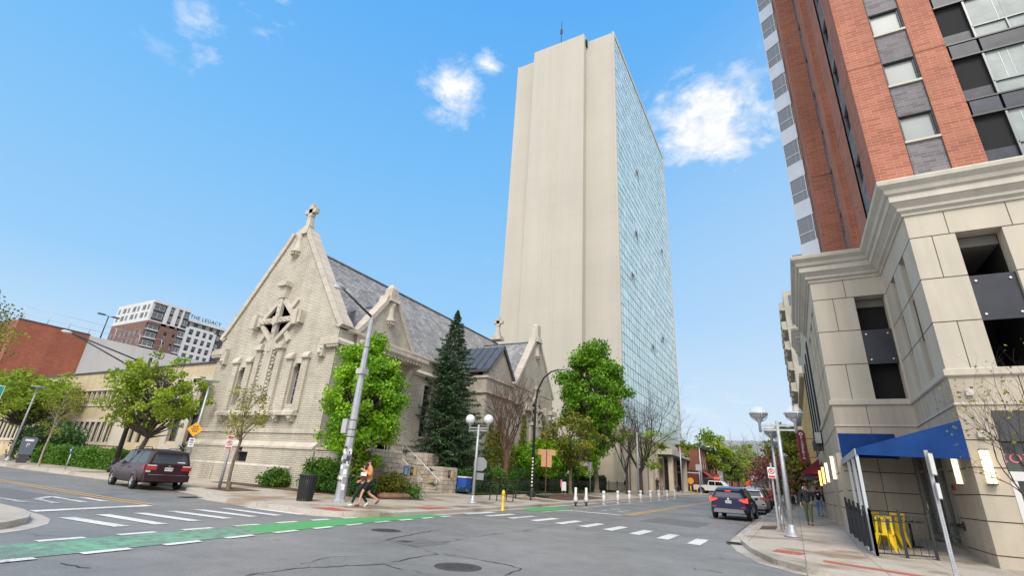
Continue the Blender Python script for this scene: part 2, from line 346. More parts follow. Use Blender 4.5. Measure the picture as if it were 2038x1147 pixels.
def paint(name, c, wear=.5, ws=9):
    m, t, b = newmat(name); tc = t.nodes.new('ShaderNodeTexCoord')
    n = t.nodes.new('ShaderNodeTexNoise'); n.inputs['Scale'].default_value = ws; n.inputs['Detail'].default_value = 9; n.inputs['Roughness'].default_value = .75; t.links.new(tc.outputs['Object'], n.inputs['Vector'])
    n3 = t.nodes.new('ShaderNodeTexNoise'); n3.inputs['Scale'].default_value = .5; n3.inputs['Detail'].default_value = 3; t.links.new(tc.outputs['Object'], n3.inputs['Vector'])
    a = t.nodes.new('ShaderNodeMath'); a.operation = 'MULTIPLY_ADD'; t.links.new(n3.outputs[0], a.inputs[0]); a.inputs[1].default_value = .5; t.links.new(n.outputs[0], a.inputs[2])
    mr = t.nodes.new('ShaderNodeMapRange'); mr.inputs[1].default_value = .95-wear*.35; mr.inputs[2].default_value = 1.1-wear*.3; mr.inputs[4].default_value = .8; t.links.new(a.outputs[0], mr.inputs[0])
    mx = t.nodes.new('ShaderNodeMixRGB'); t.links.new(mr.outputs[0], mx.inputs[0]); mx.inputs[1].default_value = col(c); mx.inputs[2].default_value = (.13,.125,.125,1)
    t.links.new(mx.outputs[0], b.inputs['Base Color']); b.inputs['Roughness'].default_value = .55
    return m
M_asph = asphalt(); M_conc = concrete_ground('pavement_concrete', (.45,.395,.325)); M_kerb = concrete_ground('kerb_concrete', (.46,.42,.37), 3.0, (.6,.5,.4))
M_white = paint('road_white', (.70,.69,.66), .6, 14); M_yellow = paint('road_yellow', (.72,.42,.12), .5); M_green = paint('lane_green', (.075,.36,.11), .55, 7); M_greenL = paint('lane_green_worn', (.17,.40,.24), .95, 4)
M_red = brick('tactile_red', (.5,.1,.06), (.6,.16,.1), (.3,.08,.06), .06, .06, .012, off=0)
M_iron = mat('cast_iron', (.07,.065,.06), .6, .3, .3, 8)
M_soil = mat('soil', (.10,.06,.035), .95, 0, .4, 6, .8, 30)
M_grass = mat('grass_green', (.07,.13,.03), .9, 0, .4, 4, .8, 40)
def sheet(name, poly, zf, m, cell=1.0, dz=0., kind='structure', label=None, thick=0):
    """a horizontal sheet following the terrain: polygon clipped by a grid"""
    bm = bmesh.new(); vs = [bm.verts.new((x,y,0)) for x, y in poly]; f = bm.faces.new(vs)
    xs = [p[0] for p in poly]; ys = [p[1] for p in poly]
    def cuts(lo, hi):
        a = math.ceil(lo/cell)*cell; r = []
        while a < hi-1e-6:
            if a > lo+1e-6: r.append(a)
            a += cell
        return r
    for a in cuts(min(xs), max(xs)): bmesh.ops.bisect_plane(bm, geom=bm.verts[:]+bm.edges[:]+bm.faces[:], plane_co=(a,0,0), plane_no=(1,0,0), dist=1e-6)
    for a in cuts(min(ys), max(ys)): bmesh.ops.bisect_plane(bm, geom=bm.verts[:]+bm.edges[:]+bm.faces[:], plane_co=(0,a,0), plane_no=(0,1,0), dist=1e-6)
    for v in bm.verts: v.co.z = zf(v.co.x, v.co.y)+dz
    bmesh.ops.recalc_face_normals(bm, faces=bm.faces)
    if sum(fc.normal.z for fc in bm.faces) < 0: bmesh.ops.reverse_faces(bm, faces=bm.faces)
    if thick:
        r = bmesh.ops.extrude_face_region(bm, geom=bm.faces[:])
        for e in r['geom']:
            if isinstance(e, bmesh.types.BMVert): pass
        nv = {e for e in r['geom'] if isinstance(e, bmesh.types.BMVert)}
        for v in bm.verts:
            if v not in nv: v.co.z -= thick
    me = bpy.data.meshes.new(name); bm.to_mesh(me); bm.free(); me.materials.append(m)
    uv = me.uv_layers.new(name='UVMap')
    for l in me.loops: c_ = me.vertices[l.vertex_index].co; uv.data[l.index].uv = (c_.x, c_.y)
    o = bpy.data.objects.new(name, me); C.objects.link(o)
    if kind: o['kind'] = kind
    if label: o['label'] = label
    return o
# the asphalt: fine cells near, coarse far, one sheet to the horizon
xs = sorted(set([-1500,-700,-350,-200,-140]+list(range(-110,-32,5))+list(range(-30,-13,1))+list(range(-10,31,4))+[24,40,60,110,200,400,900,1500])); ys = sorted(set([-900,-300,-100,-40,-10,0,10,15]+list(range(17,30,1))+list(range(30,40,2))+list(range(40,131,6))+[140,170,200,260,350,500,900,1600]))
g = MB(); nx = len(xs); g.v = [(x,y,h(max(x,-140),min(y,420))) for y in ys for x in xs]
g.f = [[j*nx+i,j*nx+i+1,(j+1)*nx+i+1,(j+1)*nx+i] for j in range(len(ys)-1) for i in range(nx-1)]; g.sm = [True]*len(g.f); g.mi = [0]*len(g.f)
tag(g.build('road', M_asph), kind='structure')
def arc(cx, cy, r, a0, a1, n=10): return [(cx+r*math.cos(rad(a0+(a1-a0)*i/n)), cy+r*math.sin(rad(a0+(a1-a0)*i/n))) for i in range(n+1)]
def inset(line, d):
    out_ = []
    for i, p in enumerate(line):
        a = Vector(line[max(0,i-1)]); b = Vector(line[min(len(line)-1,i+1)]); t_ = (b-a).normalized(); out_.append((p[0]-t_.y*d, p[1]+t_.x*d))
    return out_
def edge_kerb(line, side, w=.16, gut=.36):
    inn = inset(line, w*side); outg = inset(line, -gut*side)
    k = MB()
    for i in range(len(line)-1):
        a, b, c_, d = line[i], line[i+1], inn[i+1], inn[i]
        fh = pav
        k.quad((a[0],a[1],h(*a)-.02), (b[0],b[1],h(*b)-.02), (b[0],b[1],pav(*b)-.015), (a[0],a[1],pav(*a)-.015))
        k.quad((a[0],a[1],pav(*a)-.015), (b[0],b[1],pav(*b)-.015), (c_[0],c_[1],pav(*c_)+.006), (d[0],d[1],pav(*d)+.006))
        k.quad((d[0],d[1],pav(*d)+.006), (c_[0],c_[1],pav(*c_)+.006), (c_[0],c_[1],pav(*c_)-.1), (d[0],d[1],pav(*d)-.1))
        e, f_ = outg[i], outg[i+1]
        k.quad((e[0],e[1],h(*e)+.006), (f_[0],f_[1],h(*f_)+.006), (b[0],b[1],h(*b)+.009), (a[0],a[1],h(*a)+.009))
    tag(k.build('kerb', M_kerb), kind='structure')
def dens(line, step=2.5):
    r = [line[0]]
    for a, b in zip(line, line[1:]):
        n = max(1, int(math.dist(a,b)/step)); r += [(a[0]+(b[0]-a[0])*i/n, a[1]+(b[1]-a[1])*i/n) for i in range(1,n+1)]
    return r
# church corner: west along B street, round the corner, north along A street
Lc = dens([(-140,15.2),(-27.2,15.2),(-25,14.5),(-22.6,14.0),(-21,13.1),(-19.6,12.75),(-15.8,12.5)])+arc(-14.6,14.4,2.0,-120,-10,8)+dens([(-12.62,15),(-12.7,17),(-13.0,21),(-13.15,26),(-13.15,118)],3)
edge_kerb(Lc, 1)
sheet('pavement', inset(Lc,.16)+[(-60,118),(-140,118)], pav, M_conc, 2.5)
# right corner
Rc = [(30,13.3),(6,13.2)]+[(2.2,13.15),(.9,13.2),(0,13.6),(-.66,14.5),(-1.3,16.6),(-1.75,19),(-1.85,21.5)]+dens([(-1.85,24),(-1.8,128)],3)
Rc = dens(Rc[:2],3)+Rc[2:]
edge_kerb(Rc, -1)
sheet('pavement', inset(Rc,-.16)+[(30,128)], pav, M_conc, 2.0)
# corner on the left edge
Sc = dens([(-60,5.2),(-19,5.75)],4)+[(-17.3,5.72),(-16.2,5.68),(-15.2,5.5),(-14.3,5.15),(-13.55,4.6),(-13.0,3.9),(-12.7,3.1),(-12.6,1.5),(-12.6,0),(-12.6,-12)]
edge_kerb(Sc, -1)
sheet('pavement', inset(Sc,-.16)+[(-60,-12)], pav, M_conc, 2.5)
# ---- painted markings
def strip(name, polys, m, dz=.012):
    g = MB()
    for p in polys:
        n = len(p); g.add([(x,y,h(x,y)+dz) for x, y in p], [tuple(range(n))])
    return tag(g.build(name, m), kind='structure')
cwS = [(-15.31,6.05),(-15.79,7.0),(-15.94,7.95),(-16.29,8.95),(-16.57,9.92),(-16.9,10.95),(-17.05,11.9),(-17.1,12.75)]; cwE = [(-13.1,6.25),(-13.2,7.12),(-13.6,8.15),(-13.85,9.2),(-14.1,10.15),(-14.17,11.05),(-14.2,11.98),(-14.3,12.85)]
strip('crosswalk_marking', [[a,(a[0],a[1]+.33),(b[0],b[1]+.33),b] for a, b in zip(cwS,cwE)], M_white)
A0 = [(-12.35,19.0),(-11.35,19.1),(-10.35,19.25),(-9.3,19.3),(-8.2,19.2),(-7.15,19.05),(-6.1,18.75),(-5.0,18.25),(-3.95,17.7),(-2.9,17.1)]
strip('crosswalk_marking', [[(x-.2,y),(x+.2,y-.1),(x+.16,y+2.35-.1*i*.3),(x-.24,y+2.45-.1*i*.3)] for i, (x, y) in enumerate(A0)], M_white)
strip('crosswalk_marking', [[(2.4,12.5),(8,12.1),(8,12.32),(2.4,12.72)],[(2.4,11.9),(8,11.4),(8,11.65),(2.4,12.12)]], M_white)
strip('stop_line', [[(-17.2,6.15),(-16.8,6.15),(-17.95,9.5),(-18.4,9.5)],[(-11.2,27.0),(-8.1,27.15),(-8.1,27.6),(-11.2,27.45)],[(-11.35,24.2),(-11.2,24.2),(-11.1,27.4),(-11.3,27.4)]], M_white)
def longp(x0, x1, ya, yb, n=24): 
    return [[(x0,ya+(yb-ya)*i/n),(x1,ya+(yb-ya)*i/n),(x1,ya+(yb-ya)*(i+1)/n),(x0,ya+(yb-ya)*(i+1)/n)] for i in range(n)]
strip('centre_line', longp(-8.15,-8.02,27.6,120)+longp(-7.85,-7.72,27.6,120), M_yellow)
strip('centre_line', [[(-18.4-i,9.85-d),(-19.4-i,9.85-d),(-19.4-i,9.74-d),(-18.4-i,9.74-d)] for i in range(90) for d in (0,.34)], M_yellow)
strip('lane_edge_line', longp(-11.55,-11.43,30,118), M_white)
# the green bike lane crossing the junction and its dashed edges
gl = [(-11.2,-2),(-11.25,2),(-11.45,4.3),(-11.75,6),(-12.1,8.4),(-12.5,11),(-12.75,13)]; gr = [(-9.5,-2),(-9.7,2),(-10.0,4.3),(-10.3,6),(-10.8,8.4),(-11.2,10.6),(-11.6,13.2)]
strip('bike_lane', [[gl[i],gr[i],gr[i+1],gl[i+1]] for i in range(4)], M_greenL, .009)
strip('bike_lane', [[gl[i],gr[i],gr[i+1],gl[i+1]] for i in range(4,6)]+[[gl[6],gr[6],(-12.05,17.6),(-12.7,17.0)]]+[[(-12.95,24.8),(-11.6,24.2),(-11.55,27),(-13.0,27)],[(-13.0,27),(-11.55,27),(-11.6,29.6),(-12.7,29.4)]], M_green, .009)
def along(line, y):
    return lerp(y, [(b,a) for a, b in line])
dash = []
gr2 = gr+[(-12.05,17.6)]; gl2 = gl+[(-12.8,16.9)]
y = -1.
while y < 17.2:
    a, b = along(gr2,y), along(gr2,y+.75); dash.append([(a,y),(a+.2,y),(b+.2,y+.75),(b,y+.75)]); y += 1.35
y = -1
while y < 16:
    a, b = along(gl2,y), along(gl2,y+.75); dash.append([(a-.2,y),(a,y),(b,y+.75),(b-.2,y+.75)]); y += 1.35
strip('lane_edge_line', dash, M_white, .015)
# worn ONLY / arrow legends
def stroke(pts, w): 
    r = []
    for (x0,y0),(x1,y1) in zip(pts,pts[1:]):
        d = Vector((x1-x0,y1-y0)).normalized()*w; n = (-d.y,d.x); r.append([(x0+n[0],y0+n[1]),(x1+n[0],y1+n[1]),(x1-n[0],y1-n[1]),(x0-n[0],y0-n[1])])
    return r
M_wornw = paint('road_white_worn', (.66,.65,.64), .8, 6)
tx = []
def legend(cx, cy, s, px, py):   # read along the driving direction px, across py
    L_ = {'A': [[(0,0),(.5,1),(1,0)],[(.2,.4),(.8,.4)]]}
    return []
leg = stroke([(-19.6,8.3),(-22.0,8.3),(-20.9,7.55),(-19.3,7.5)], .12)+stroke([(-19.6,6.9),(-21.8,6.8),(-22.3,6.3),(-21.7,5.9),(-19.6,5.95)], .12)+stroke([(-19.9,9.0),(-21.5,9.0)],.14)
strip('arrow_marking', leg, M_wornw)
leg2 = stroke([(-9.9,29.5),(-9.9,32.3)],.09)+stroke([(-10.25,31.6),(-9.9,32.5),(-9.5,31.6)],.1)+stroke([(-9.0,29.4),(-9.0,31.8),(-9.3,32.2)],.09)
strip('arrow_marking', leg2, M_wornw)
# sealed and open cracks, and repair patches in the asphalt
CR = [[(-6.96,6.14),(-6.7,6.71),(-6.43,7.37),(-6.52,8.32),(-6.51,9.08)],[(-6.43,7.37),(-5.91,7.29),(-5.22,7.27)],[(-6.51,9.08),(-7.02,9.37),(-7.73,9.65),(-7.67,10.21),(-7.52,10.79),(-7.61,11.8),(-7.72,12.97),(-7.75,14.17),(-7.69,15.23),(-7.98,17.52),(-8.12,19.94)],[(-6.43,9.19),(-5.82,9.24),(-5.16,9.15),(-4.55,8.99),(-4.43,8.18)],[(-8.45,9.65),(-8.66,10.28),(-9.0,11.64),(-9.23,12.85)],[(-3.03,12.06),(-2.4,12.2),(-1.49,11.94)],[(-6.01,25.9),(-5.1,26.54),(-4.05,26.2)],[(-7.24,6.36),(-7.47,7.14),(-7.23,7.88)],[(-2.18,21.36),(-2.29,24.82),(-2.26,31.48)],[(-7.0,5.2),(-7.02,5.72),(-6.92,6.28),(-6.47,6.72)],[(-7.04,5.29),(-6.95,5.73)],[(-15.08,6.38),(-15.35,6.87),(-14.95,7.22)],[(-22.71,10.03),(-23.19,10.93),(-22.79,11.61)],[(-9.3,3.91),(-8.72,3.99)]]
rq = random.Random(12); M_tar = mat('crack_tar', (.028,.027,.028), .55, 0, .3, 9); g = MB()
for l in CR:
    pts = [l[0]]
    for a, b in zip(l, l[1:]):
        n = max(2, int(math.dist(a,b)/.11)); 
        for i in range(1,n+1): t = i/n; pts.append((a[0]+(b[0]-a[0])*t+rq.gauss(0,.022), a[1]+(b[1]-a[1])*t+rq.gauss(0,.022)))
    w_ = .010
    for i in range(len(pts)-1):
        a, b = Vector(pts[i]), Vector(pts[i+1]); d = (b-a).normalized(); n_ = Vector((-d.y,d.x)); w0, w1 = w_, max(.003,min(.019,w_+rq.gauss(0,.006))); w_ = w1
        g.quad(*[(p.x,p.y,h(p.x,p.y)+.006) for p in (a+n_*w0,a-n_*w0,b-n_*w1,b+n_*w1)])
        if rq.random() < .05:
            e_ = b+n_*rq.choice((-1,1))*rq.uniform(.1,.35)+d*.1; g.quad(*[(p.x,p.y,h(p.x,p.y)+.0062) for p in (b+d*.008,b-d*.008,e_-d*.003,e_+d*.003)])
tag(g.build('road_crack', M_tar), kind='structure')
M_patch = mat('asphalt_patch', (.145,.138,.135), .7, 0, .18, 30, .4, 60)
strip('road_patch', [[(-8.3,9.7),(-7.4,9.5),(-7.3,10.6),(-8.2,10.8)],[(-6.6,25),(-3.9,24.4),(-3.8,27.8),(-6.4,28.6)],[(-26,6.2),(-21,6.5),(-21,8.6),(-26,8.4)]], M_patch, .005)
# tactile plates
def tact(poly): sheet('tactile_paving', poly, pav, M_red, 1, .006)
tact([(-14.9,13.0),(-13.6,12.9),(-13.4,13.6),(-14.8,13.9)]); tact([(-13.9,17.6),(-13.1,17.3),(-13.2,19.3),(-13.9,19.3)])
tact([(-.75,16.1),(-.1,15.95),(.05,16.7),(-.65,16.9)]); tact([(.35,15.0),(2.3,14.2),(2.4,14.55),(.4,15.45)]); tact([(-15.5,4.2),(-14.3,3.7),(-14.6,2.6),(-15.8,3.1)])
# manholes
def manhole(x, y, r, label):
    t_ = thing('manhole_cover', label, 'manhole cover', (x,y,h(x,y)))
    m = MB(); m.lathe((0,0,0), [(r,.0),(r,.007),(r*.86,.008),(r*.85,.004)], 32); m.build('ring', M_iron, t_)
    m = MB(); m.lathe((0,0,0), [(r*.84,.0),(r*.84,.007)], 32)
    for i in range(-4,5):
        for j in range(-4,5):
            if i*i+j*j < 17: m.box(i*r*.18-.022, i*r*.18+.022, j*r*.18-.022, j*r*.18+.022, .007, .011)
    m.build('lid', M_iron, t_)
manhole(-5.4,8.2,.42,'round iron manhole cover nearest the camera on the wet asphalt'); manhole(-9.86,11.3,.4,'round iron manhole cover just beyond the green bike lane')
t_ = thing('drain_box', 'small square iron valve cover set in the cracked asphalt', 'cover', (-8.1,10,0)); MB().box(-.16,.16,-.16,.16,0,.008).build('lid', M_iron, t_)
# tree pits
sheet('tree_pit_soil', [(-24.9,15.1),(-22.6,14.9),(-22.6,16.6),(-24.9,16.7)], pav, M_soil, 1, .01)
sheet('planting_soil', [(-17.6,34.5),(-14.1,34.5),(-14.1,44),(-17.6,44)], pav, M_soil, 1, .01)
sheet('planting_soil', [(-29,17.9),(-21.5,17.9),(-17.2,18.8),(-16.4,21.5),(-18.6,22.2),(-23,19.6),(-29,19.5)], pav, M_soil, 1, .012)
sheet('planting_soil', [(-1.5,24.5),(-.9,24.5),(-.9,26.5),(-1.5,26.5)], pav, M_soil, 1, .01)

# ================================================================ CHURCH
M_cbrick = brick('cream_roman_brick', (.56,.52,.44), (.48,.445,.37), (.165,.14,.11), .44, .105, .0095, bump=.8, var=.15, streak=.16, ssc=1.1, vs=.5)
M_stone = mat('carved_stone', (.50,.455,.385), .8, 0, .18, 1.4, .35, 9, streak=.2, ssc=2.2)
M_stoneb = brick('coping_stone', (.52,.47,.40), (.46,.41,.35), (.25,.2,.16), 9, .62, .012, var=.12, off=0)
M_slate = brick('slate_roof', (.37,.365,.355), (.20,.195,.19), (.09,.09,.10), .36, .2, .012, rough=.55, bump=1.0, var=.26, vs=.8, streak=.25, ssc=.9)
M_lead = mat('lead_metal', (.12,.125,.14), .45, .5, .25, 2)
M_darkg = glass('dark_window', (.035,.045,.06), .12, .7, .15)
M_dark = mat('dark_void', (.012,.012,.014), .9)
M_rub = brick('rubble_stone', (.54,.43,.32), (.36,.33,.30), (.20,.17,.14), .58, .26, .014, bump=.9, var=.32, vs=1.6)
M_galv = mat('galvanised_steel', (.45,.46,.48), .42, .7, .12, 4)
M_gray = mat('gray_paint', (.44,.45,.47), .5, .2, .15, 3)
ch = thing('church', 'cream brick church with slate roofs, stone crosses and tall gable carrying a carved stone cross', 'church', (-28.8,19.6,0))
FY = 19.6; XC = -28.8; SX = -22.9
fw_ = MB()
facade(fw_, (-34.65,FY), (1,0), (0,-1), 11.72, 2.6, 9.4, [(2.9,3.55,4.86,7.33),(8.35,9.0,4.86,7.33)], .35)
gp = [(5.86,9.4),(5.75,9.62),(5.45,9.95),(5.0,10.55),(.95,16.35),(.6,16.95)]
poly = [(XC+a,z) for a,z in gp]+[(XC-a,z) for a,z in gp[::-1]]
fw_.prism(poly, 'y', FY, FY+.55)
fw_.build('front_wall', M_cbrick, ch, world=True)
m = MB(); m.prism([(XC+.95,16.35),(XC+.6,16.95),(XC-.6,16.95),(XC-.95,16.35)],'y',FY-.02,FY-.01)
# plinth with its stone offset
m = MB(); facade(m, (-34.95,FY-.28), (1,0), (0,-1), 12.2, -.4, 2.32, [(5.55,6.6,1.5,2.05)], .3)
m.quad((SX+.15,FY-.28,-.4),(SX+.15,33.7,-.4),(SX+.15,33.7,2.32),(SX+.15,FY-.28,2.32)); m.quad((-34.95,FY-.28,-.4),(-34.95,FY-.28,2.32),(-34.95,30,2.32),(-34.95,30,-.4))
m.box(-35,-24.3,FY-.36,FY-.27,-.4,1.32); m.box(-33.2,-31.2,FY-.42,FY-.35,-.4,1.25)
m.build('plinth', M_cbrick, ch, world=True)
m = MB(); m.prism([(FY-.34,2.32),(FY-.34,2.44),(FY-.02,2.72),(FY+.2,2.72),(FY+.2,2.32)], 'x', -35.0, SX+.1)
m.prism([(SX+.2,2.32),(SX+.2,2.44),(SX+.02,2.72),(SX-.1,2.72),(SX-.1,2.32)], 'y', FY+.2, 33.7)
m.box(-34.8,SX+.06,FY-.06,FY+.1,3.18,3.38); m.box(SX-.1,SX+.06,FY+.1,33.7,3.18,3.38)
m.prism([(FY-.36,1.32),(FY-.27,1.42),(FY-.27,1.32)], 'x', -35.0, -24.3)
m.build('stone_course', M_stone, ch, world=True)
m = MB(); m.box(-29.4,-28.35,FY-.05,FY-.02,1.5,2.05); 
for i in range(7): m.box(-29.32+i*.15,-29.29+i*.15,FY-.2,FY-.17,1.5,2.05)
m.box(-29.15,-28.95,FY-.42,FY-.28,2.12,2.28)
m.build('vent_grille', M_dark, ch, world=True)
# sill ledge with brackets
m = MB(); m.prism([(FY-.4,4.17),(FY-.4,4.36),(FY-.3,4.45),(FY+.1,4.45),(FY+.1,4.17)], 'x', -32.6, -25.05); m.build('window_ledge', M_stone, ch, world=True)
for x in (-32.15,-30.9,-27.9,-26.75,-25.4):
    m = MB(); m.prism([(FY-.34,4.17),(FY-.34,4.05),(FY-.22,3.95),(FY-.2,3.84),(FY,3.8),(FY,4.17)], 'x', x-.2, x+.2); m.ball((x,FY-.26,4.0),.1,8); m.ball((x-.13,FY-.14,3.92),.06,6); m.ball((x+.13,FY-.14,3.92),.06,6)
    m.build('bracket', M_stone, ch, world=True)
# two lancet windows
for x in (-31.42,-25.98):
    m = MB(); m.box(x-.33,x+.33,FY+.28,FY+.32,4.86,7.33); wn = m.build('window', M_darkg, ch, world=True)
    m = MB()
    for z in (5.35,5.85,6.35,6.85): m.box(x-.33,x+.33,FY+.25,FY+.28,z-.015,z+.015)
    for dx in (-.3,.3,-.01): m.box(x+dx-.02,x+dx+.02,FY+.25,FY+.27,4.86,7.33)
    m.build('frame', M_gray, wn, world=True)
    m = MB(); m.prism([(FY-.12,4.45),(FY-.12,4.5),(FY+.3,4.86),(FY+.3,4.45)], 'x', x-.4, x+.33); m.build('window_sill', M_stone, ch, world=True); m = MB(); m.box(x-.5,x+.5,FY-.03,FY+.2,7.33,7.6)
    m.prism([(FY-.1,7.1),(FY-.1,7.35),(FY+.1,7.35),(FY+.1,7.2)],'x',x-.33,x-.15)
    m.build('lintel', M_stone, ch, world=True)
    for s in (-1,1):
        xx = x+s*.72; m = MB(); m.box(xx-.28,xx+.28,FY-.16,FY+.05,4.45,7.6); m.build('pilaster', M_cbrick, ch, world=True)
        m = MB(); m.box(xx-.36,xx+.36,FY-.3,FY+.05,7.6,7.72); m.prism([(FY-.3,7.72),(FY-.12,8.0),(FY+.05,8.0),(FY+.05,7.72)],'x',xx-.33,xx+.33); m.build('pilaster_cap', M_stone, ch, world=True)
# great stone cross relief
def relief(parent, P3, s=1.0):
    """P3(a, z, d): a across, z up, d outward"""
    def rb(mb, a0, z0, a1, z1, w, d):
        v = Vector((a1-a0, z1-z0)); L_ = v.length; v.normalize(); n = Vector((-v.y, v.x))*w/2
        c = [(a0+n.x,z0+n.y),(a1+n.x,z1+n.y),(a1-n.x,z1-n.y),(a0-n.x,z0-n.y)]
        vs = [P3(a,z,-.02) for a,z in c]+[P3(a,z,d) for a,z in c]
        mb.add(vs, [(3,2,1,0),(4,5,6,7),(0,1,5,4),(1,2,6,5),(2,3,7,6),(3,0,4,7)])
    m = MB()
    m.quad(*[P3(a,z,.04) for a,z in ((-1.7,10.33),(0,8.85),(1.7,10.33),(0,11.9))][::-1]); m.quad(*[P3(a,z,.04) for a,z in ((-1.7,10.33),(0,8.85),(1.7,10.33),(0,11.9))])
    m.build('cross_window', M_darkg, parent, world=True)
    m = MB()
    for a,b in (((0,11.95),(1.75,10.33)),((1.75,10.33),(0,8.75)),((0,8.75),(-1.75,10.33)),((-1.75,10.33),(0,11.95))): rb(m, *a, *b, .30, .22)
    for sx in (-1,1):
        rb(m, sx*.95,11.05, sx*1.5,11.75,.32,.16); rb(m, sx*.95,9.6, sx*1.5,8.85,.32,.16)
        rb(m, sx*2.05,9.85, sx*2.05,10.85,.34,.5); rb(m, sx*2.4,9.95, sx*2.4,10.75,.24,.42); rb(m, sx*1.7,10.0, sx*1.7,10.65,.3,.34)
    rb(m,-2.3,10.33,2.3,10.33,.34,.3); rb(m,0,8.2,0,12.6,.36,.3); rb(m,0,11.9,0,12.75,.66,.36); rb(m,-.45,12.85,.45,12.85,.26,.55); rb(m,-.33,13.05,.33,13.05,.16,.42)
    rb(m,0,4.45,0,8.9,.72,.26); rb(m,0,8.3,0,8.75,1.1,.24); rb(m,0,4.45,0,4.9,1.5,.3)
    rb(m,-.25,10.33,.25,10.33,.5,.40); rb(m,0,9.95,0,10.2,.22,.42)
    m.build('stone_cross', M_stone, parent, world=True)
    rnd = random.Random(4)
    m = MB()
    for sx in (-1,1):
        z = 5.0
        while z < 8.3:
            a = sx*(.52+.07*math.sin(z*7)); p = P3(a,z,.16); m.ball(p, .085+.03*rnd.random(), 6); p = P3(a+.06*sx,z+.12,.1); m.ball(p,.06,6); z += .24
        rb(m, sx*.53,4.9,sx*.53,8.4,.06,.12)
        for q in range(6): m.ball(P3(sx*(.5+q*.2),10.33+.05*(-1)**q,.30),.07,6)
    for q in range(8): m.ball(P3(.05*(-1)**q,9.1+q*.36,.30),.075,6)
    m.build('carved_foliage', M_stone, parent, world=True)
    for sx in (-1,1):
        m = MB(); rb(m, sx*1.06,4.45,sx*1.06,8.35,.5,.2); m.build('pilaster', M_cbrick, parent, world=True)
        m = MB(); rb(m, sx*1.06,8.35,sx*1.06,8.62,.66,.36); rb(m, sx*1.06,8.6,sx*1.06,8.78,.5,.26); m.build('pilaster_cap', M_stone, parent, world=True)
relief(ch, lambda a,z,d: (-28.85+a, FY-d, z))
# kneeler blocks at the corners
for sx, x in ((-1,-34.65),(1,-22.95)):
    m = MB(); m.prism([(x-sx*1.1,8.3),(x+sx*.45,8.3),(x+sx*.45,8.5),(x+sx*.2,8.72),(x-sx*1.1,8.72)],'y',FY-.32,FY+1.5)
    m.box(*sorted((x-sx*1.25,x-sx*.75)),FY-.3,FY,7.62,8.5); m.ball((x-sx*1.0,FY-.3,7.85),.16,8); m.ball((x-sx*.9,FY-.28,8.1),.12,8)
    for k in range(5): m.ball((x+sx*(.3-k*.2),FY-.2,8.2),.12,6); m.ball((x+sx*.28,FY+.1+k*.3,8.2),.12,6)
    m.build('kneeler', M_stone, ch, world=True)
    m = MB(); m.prism([(x-sx*.1,9.4),(x+sx*.12,9.4),(x+sx*.2,9.55),(x-sx*.4,9.6)],'y',FY-.1,FY+1.2); m.build('kneeler', M_stone, ch, world=True)
# raked coping
def coping(pts, y0, y1, w=.34, ax='y', parent=ch, lift=.1):
    for side in (1,-1):
        m = MB(); P_ = [(XC+side*a,z) for a,z in pts] if ax == 'y' else [(pts[0]+side*a,z) for a,z in pts[1]]
        o_ = []
        for i,(a,z) in enumerate(P_):
            q0 = Vector(P_[max(0,i-1)]); q1 = Vector(P_[min(len(P_)-1,i+1)]); t = (q1-q0).normalized(); n = Vector((t.y,-t.x))*side
            o_.append((a+n.x*w, z+n.y*w))
        for i in range(len(P_)-1):
            q = [P_[i],P_[i+1],o_[i+1],o_[i]]
            m.prism(q if side > 0 else q[::-1], ax, y0, y1)
        m.build('coping', M_stoneb, parent, world=True)
coping(gp, FY-.14, FY+.75)
# slate roof of the nave
m = MB()
for s in (1,-1):
    pr = [(5.98,9.38),(5.0,10.45),(0,16.2)]
    for (a,z),(b,zz) in zip(pr,pr[1:]):
        p = [(XC+s*a,FY+.7,z),(XC+s*a,48,z),(XC+s*b,48,zz),(XC+s*b,FY+.7,zz)]; m.quad(*(p if s > 0 else p[::-1]))
m.prism([(XC-5.0,9.3),(XC+5.0,9.3),(XC+5,10.3),(XC,16.0),(XC-5,10.3)],'y',47.4,47.9)
m.build('roof', M_slate, ch, world=True)
m = MB(); m.cyl((XC,FY+.7,16.24),(XC,47.9,16.24),.11,n=8); m.build('roof_ridge', M_lead, ch, world=True)
def finial(x, y, z, s=1.0, name='cross_finial'):
    m = MB()
    def b(w,d,z0,z1,w1=None,d1=None):
        w1 = w if w1 is None else w1; d1 = d if d1 is None else d1
        vs = [(x-w,y-d,z+z0),(x+w,y-d,z+z0),(x+w,y+d,z+z0),(x-w,y+d,z+z0),(x-w1,y-d1,z+z1),(x+w1,y-d1,z+z1),(x+w1,y+d1,z+z1),(x-w1,y+d1,z+z1)]
        m.add([(x+(a-x)*s,y+(q-y)*s,z+(c_-z)*s) for a,q,c_ in vs], [(3,2,1,0),(4,5,6,7),(0,1,5,4),(1,2,6,5),(2,3,7,6),(3,0,4,7)])
    b(.62,.5,-.15,.1); b(.5,.42,.1,.35); b(.36,.34,.35,.62,.26,.26); b(.22,.2,.62,1.5,.16,.16); b(.2,.18,1.5,2.5); b(.58,.18,1.78,2.12)
    b(.3,.2,2.12,2.2); b(.3,.22,.62,.72)
    m.build(name, M_stone, ch, world=True)
finial(XC+.15,FY+.3,16.95,.98); finial(-28.6,47.5,16.7,1.05)
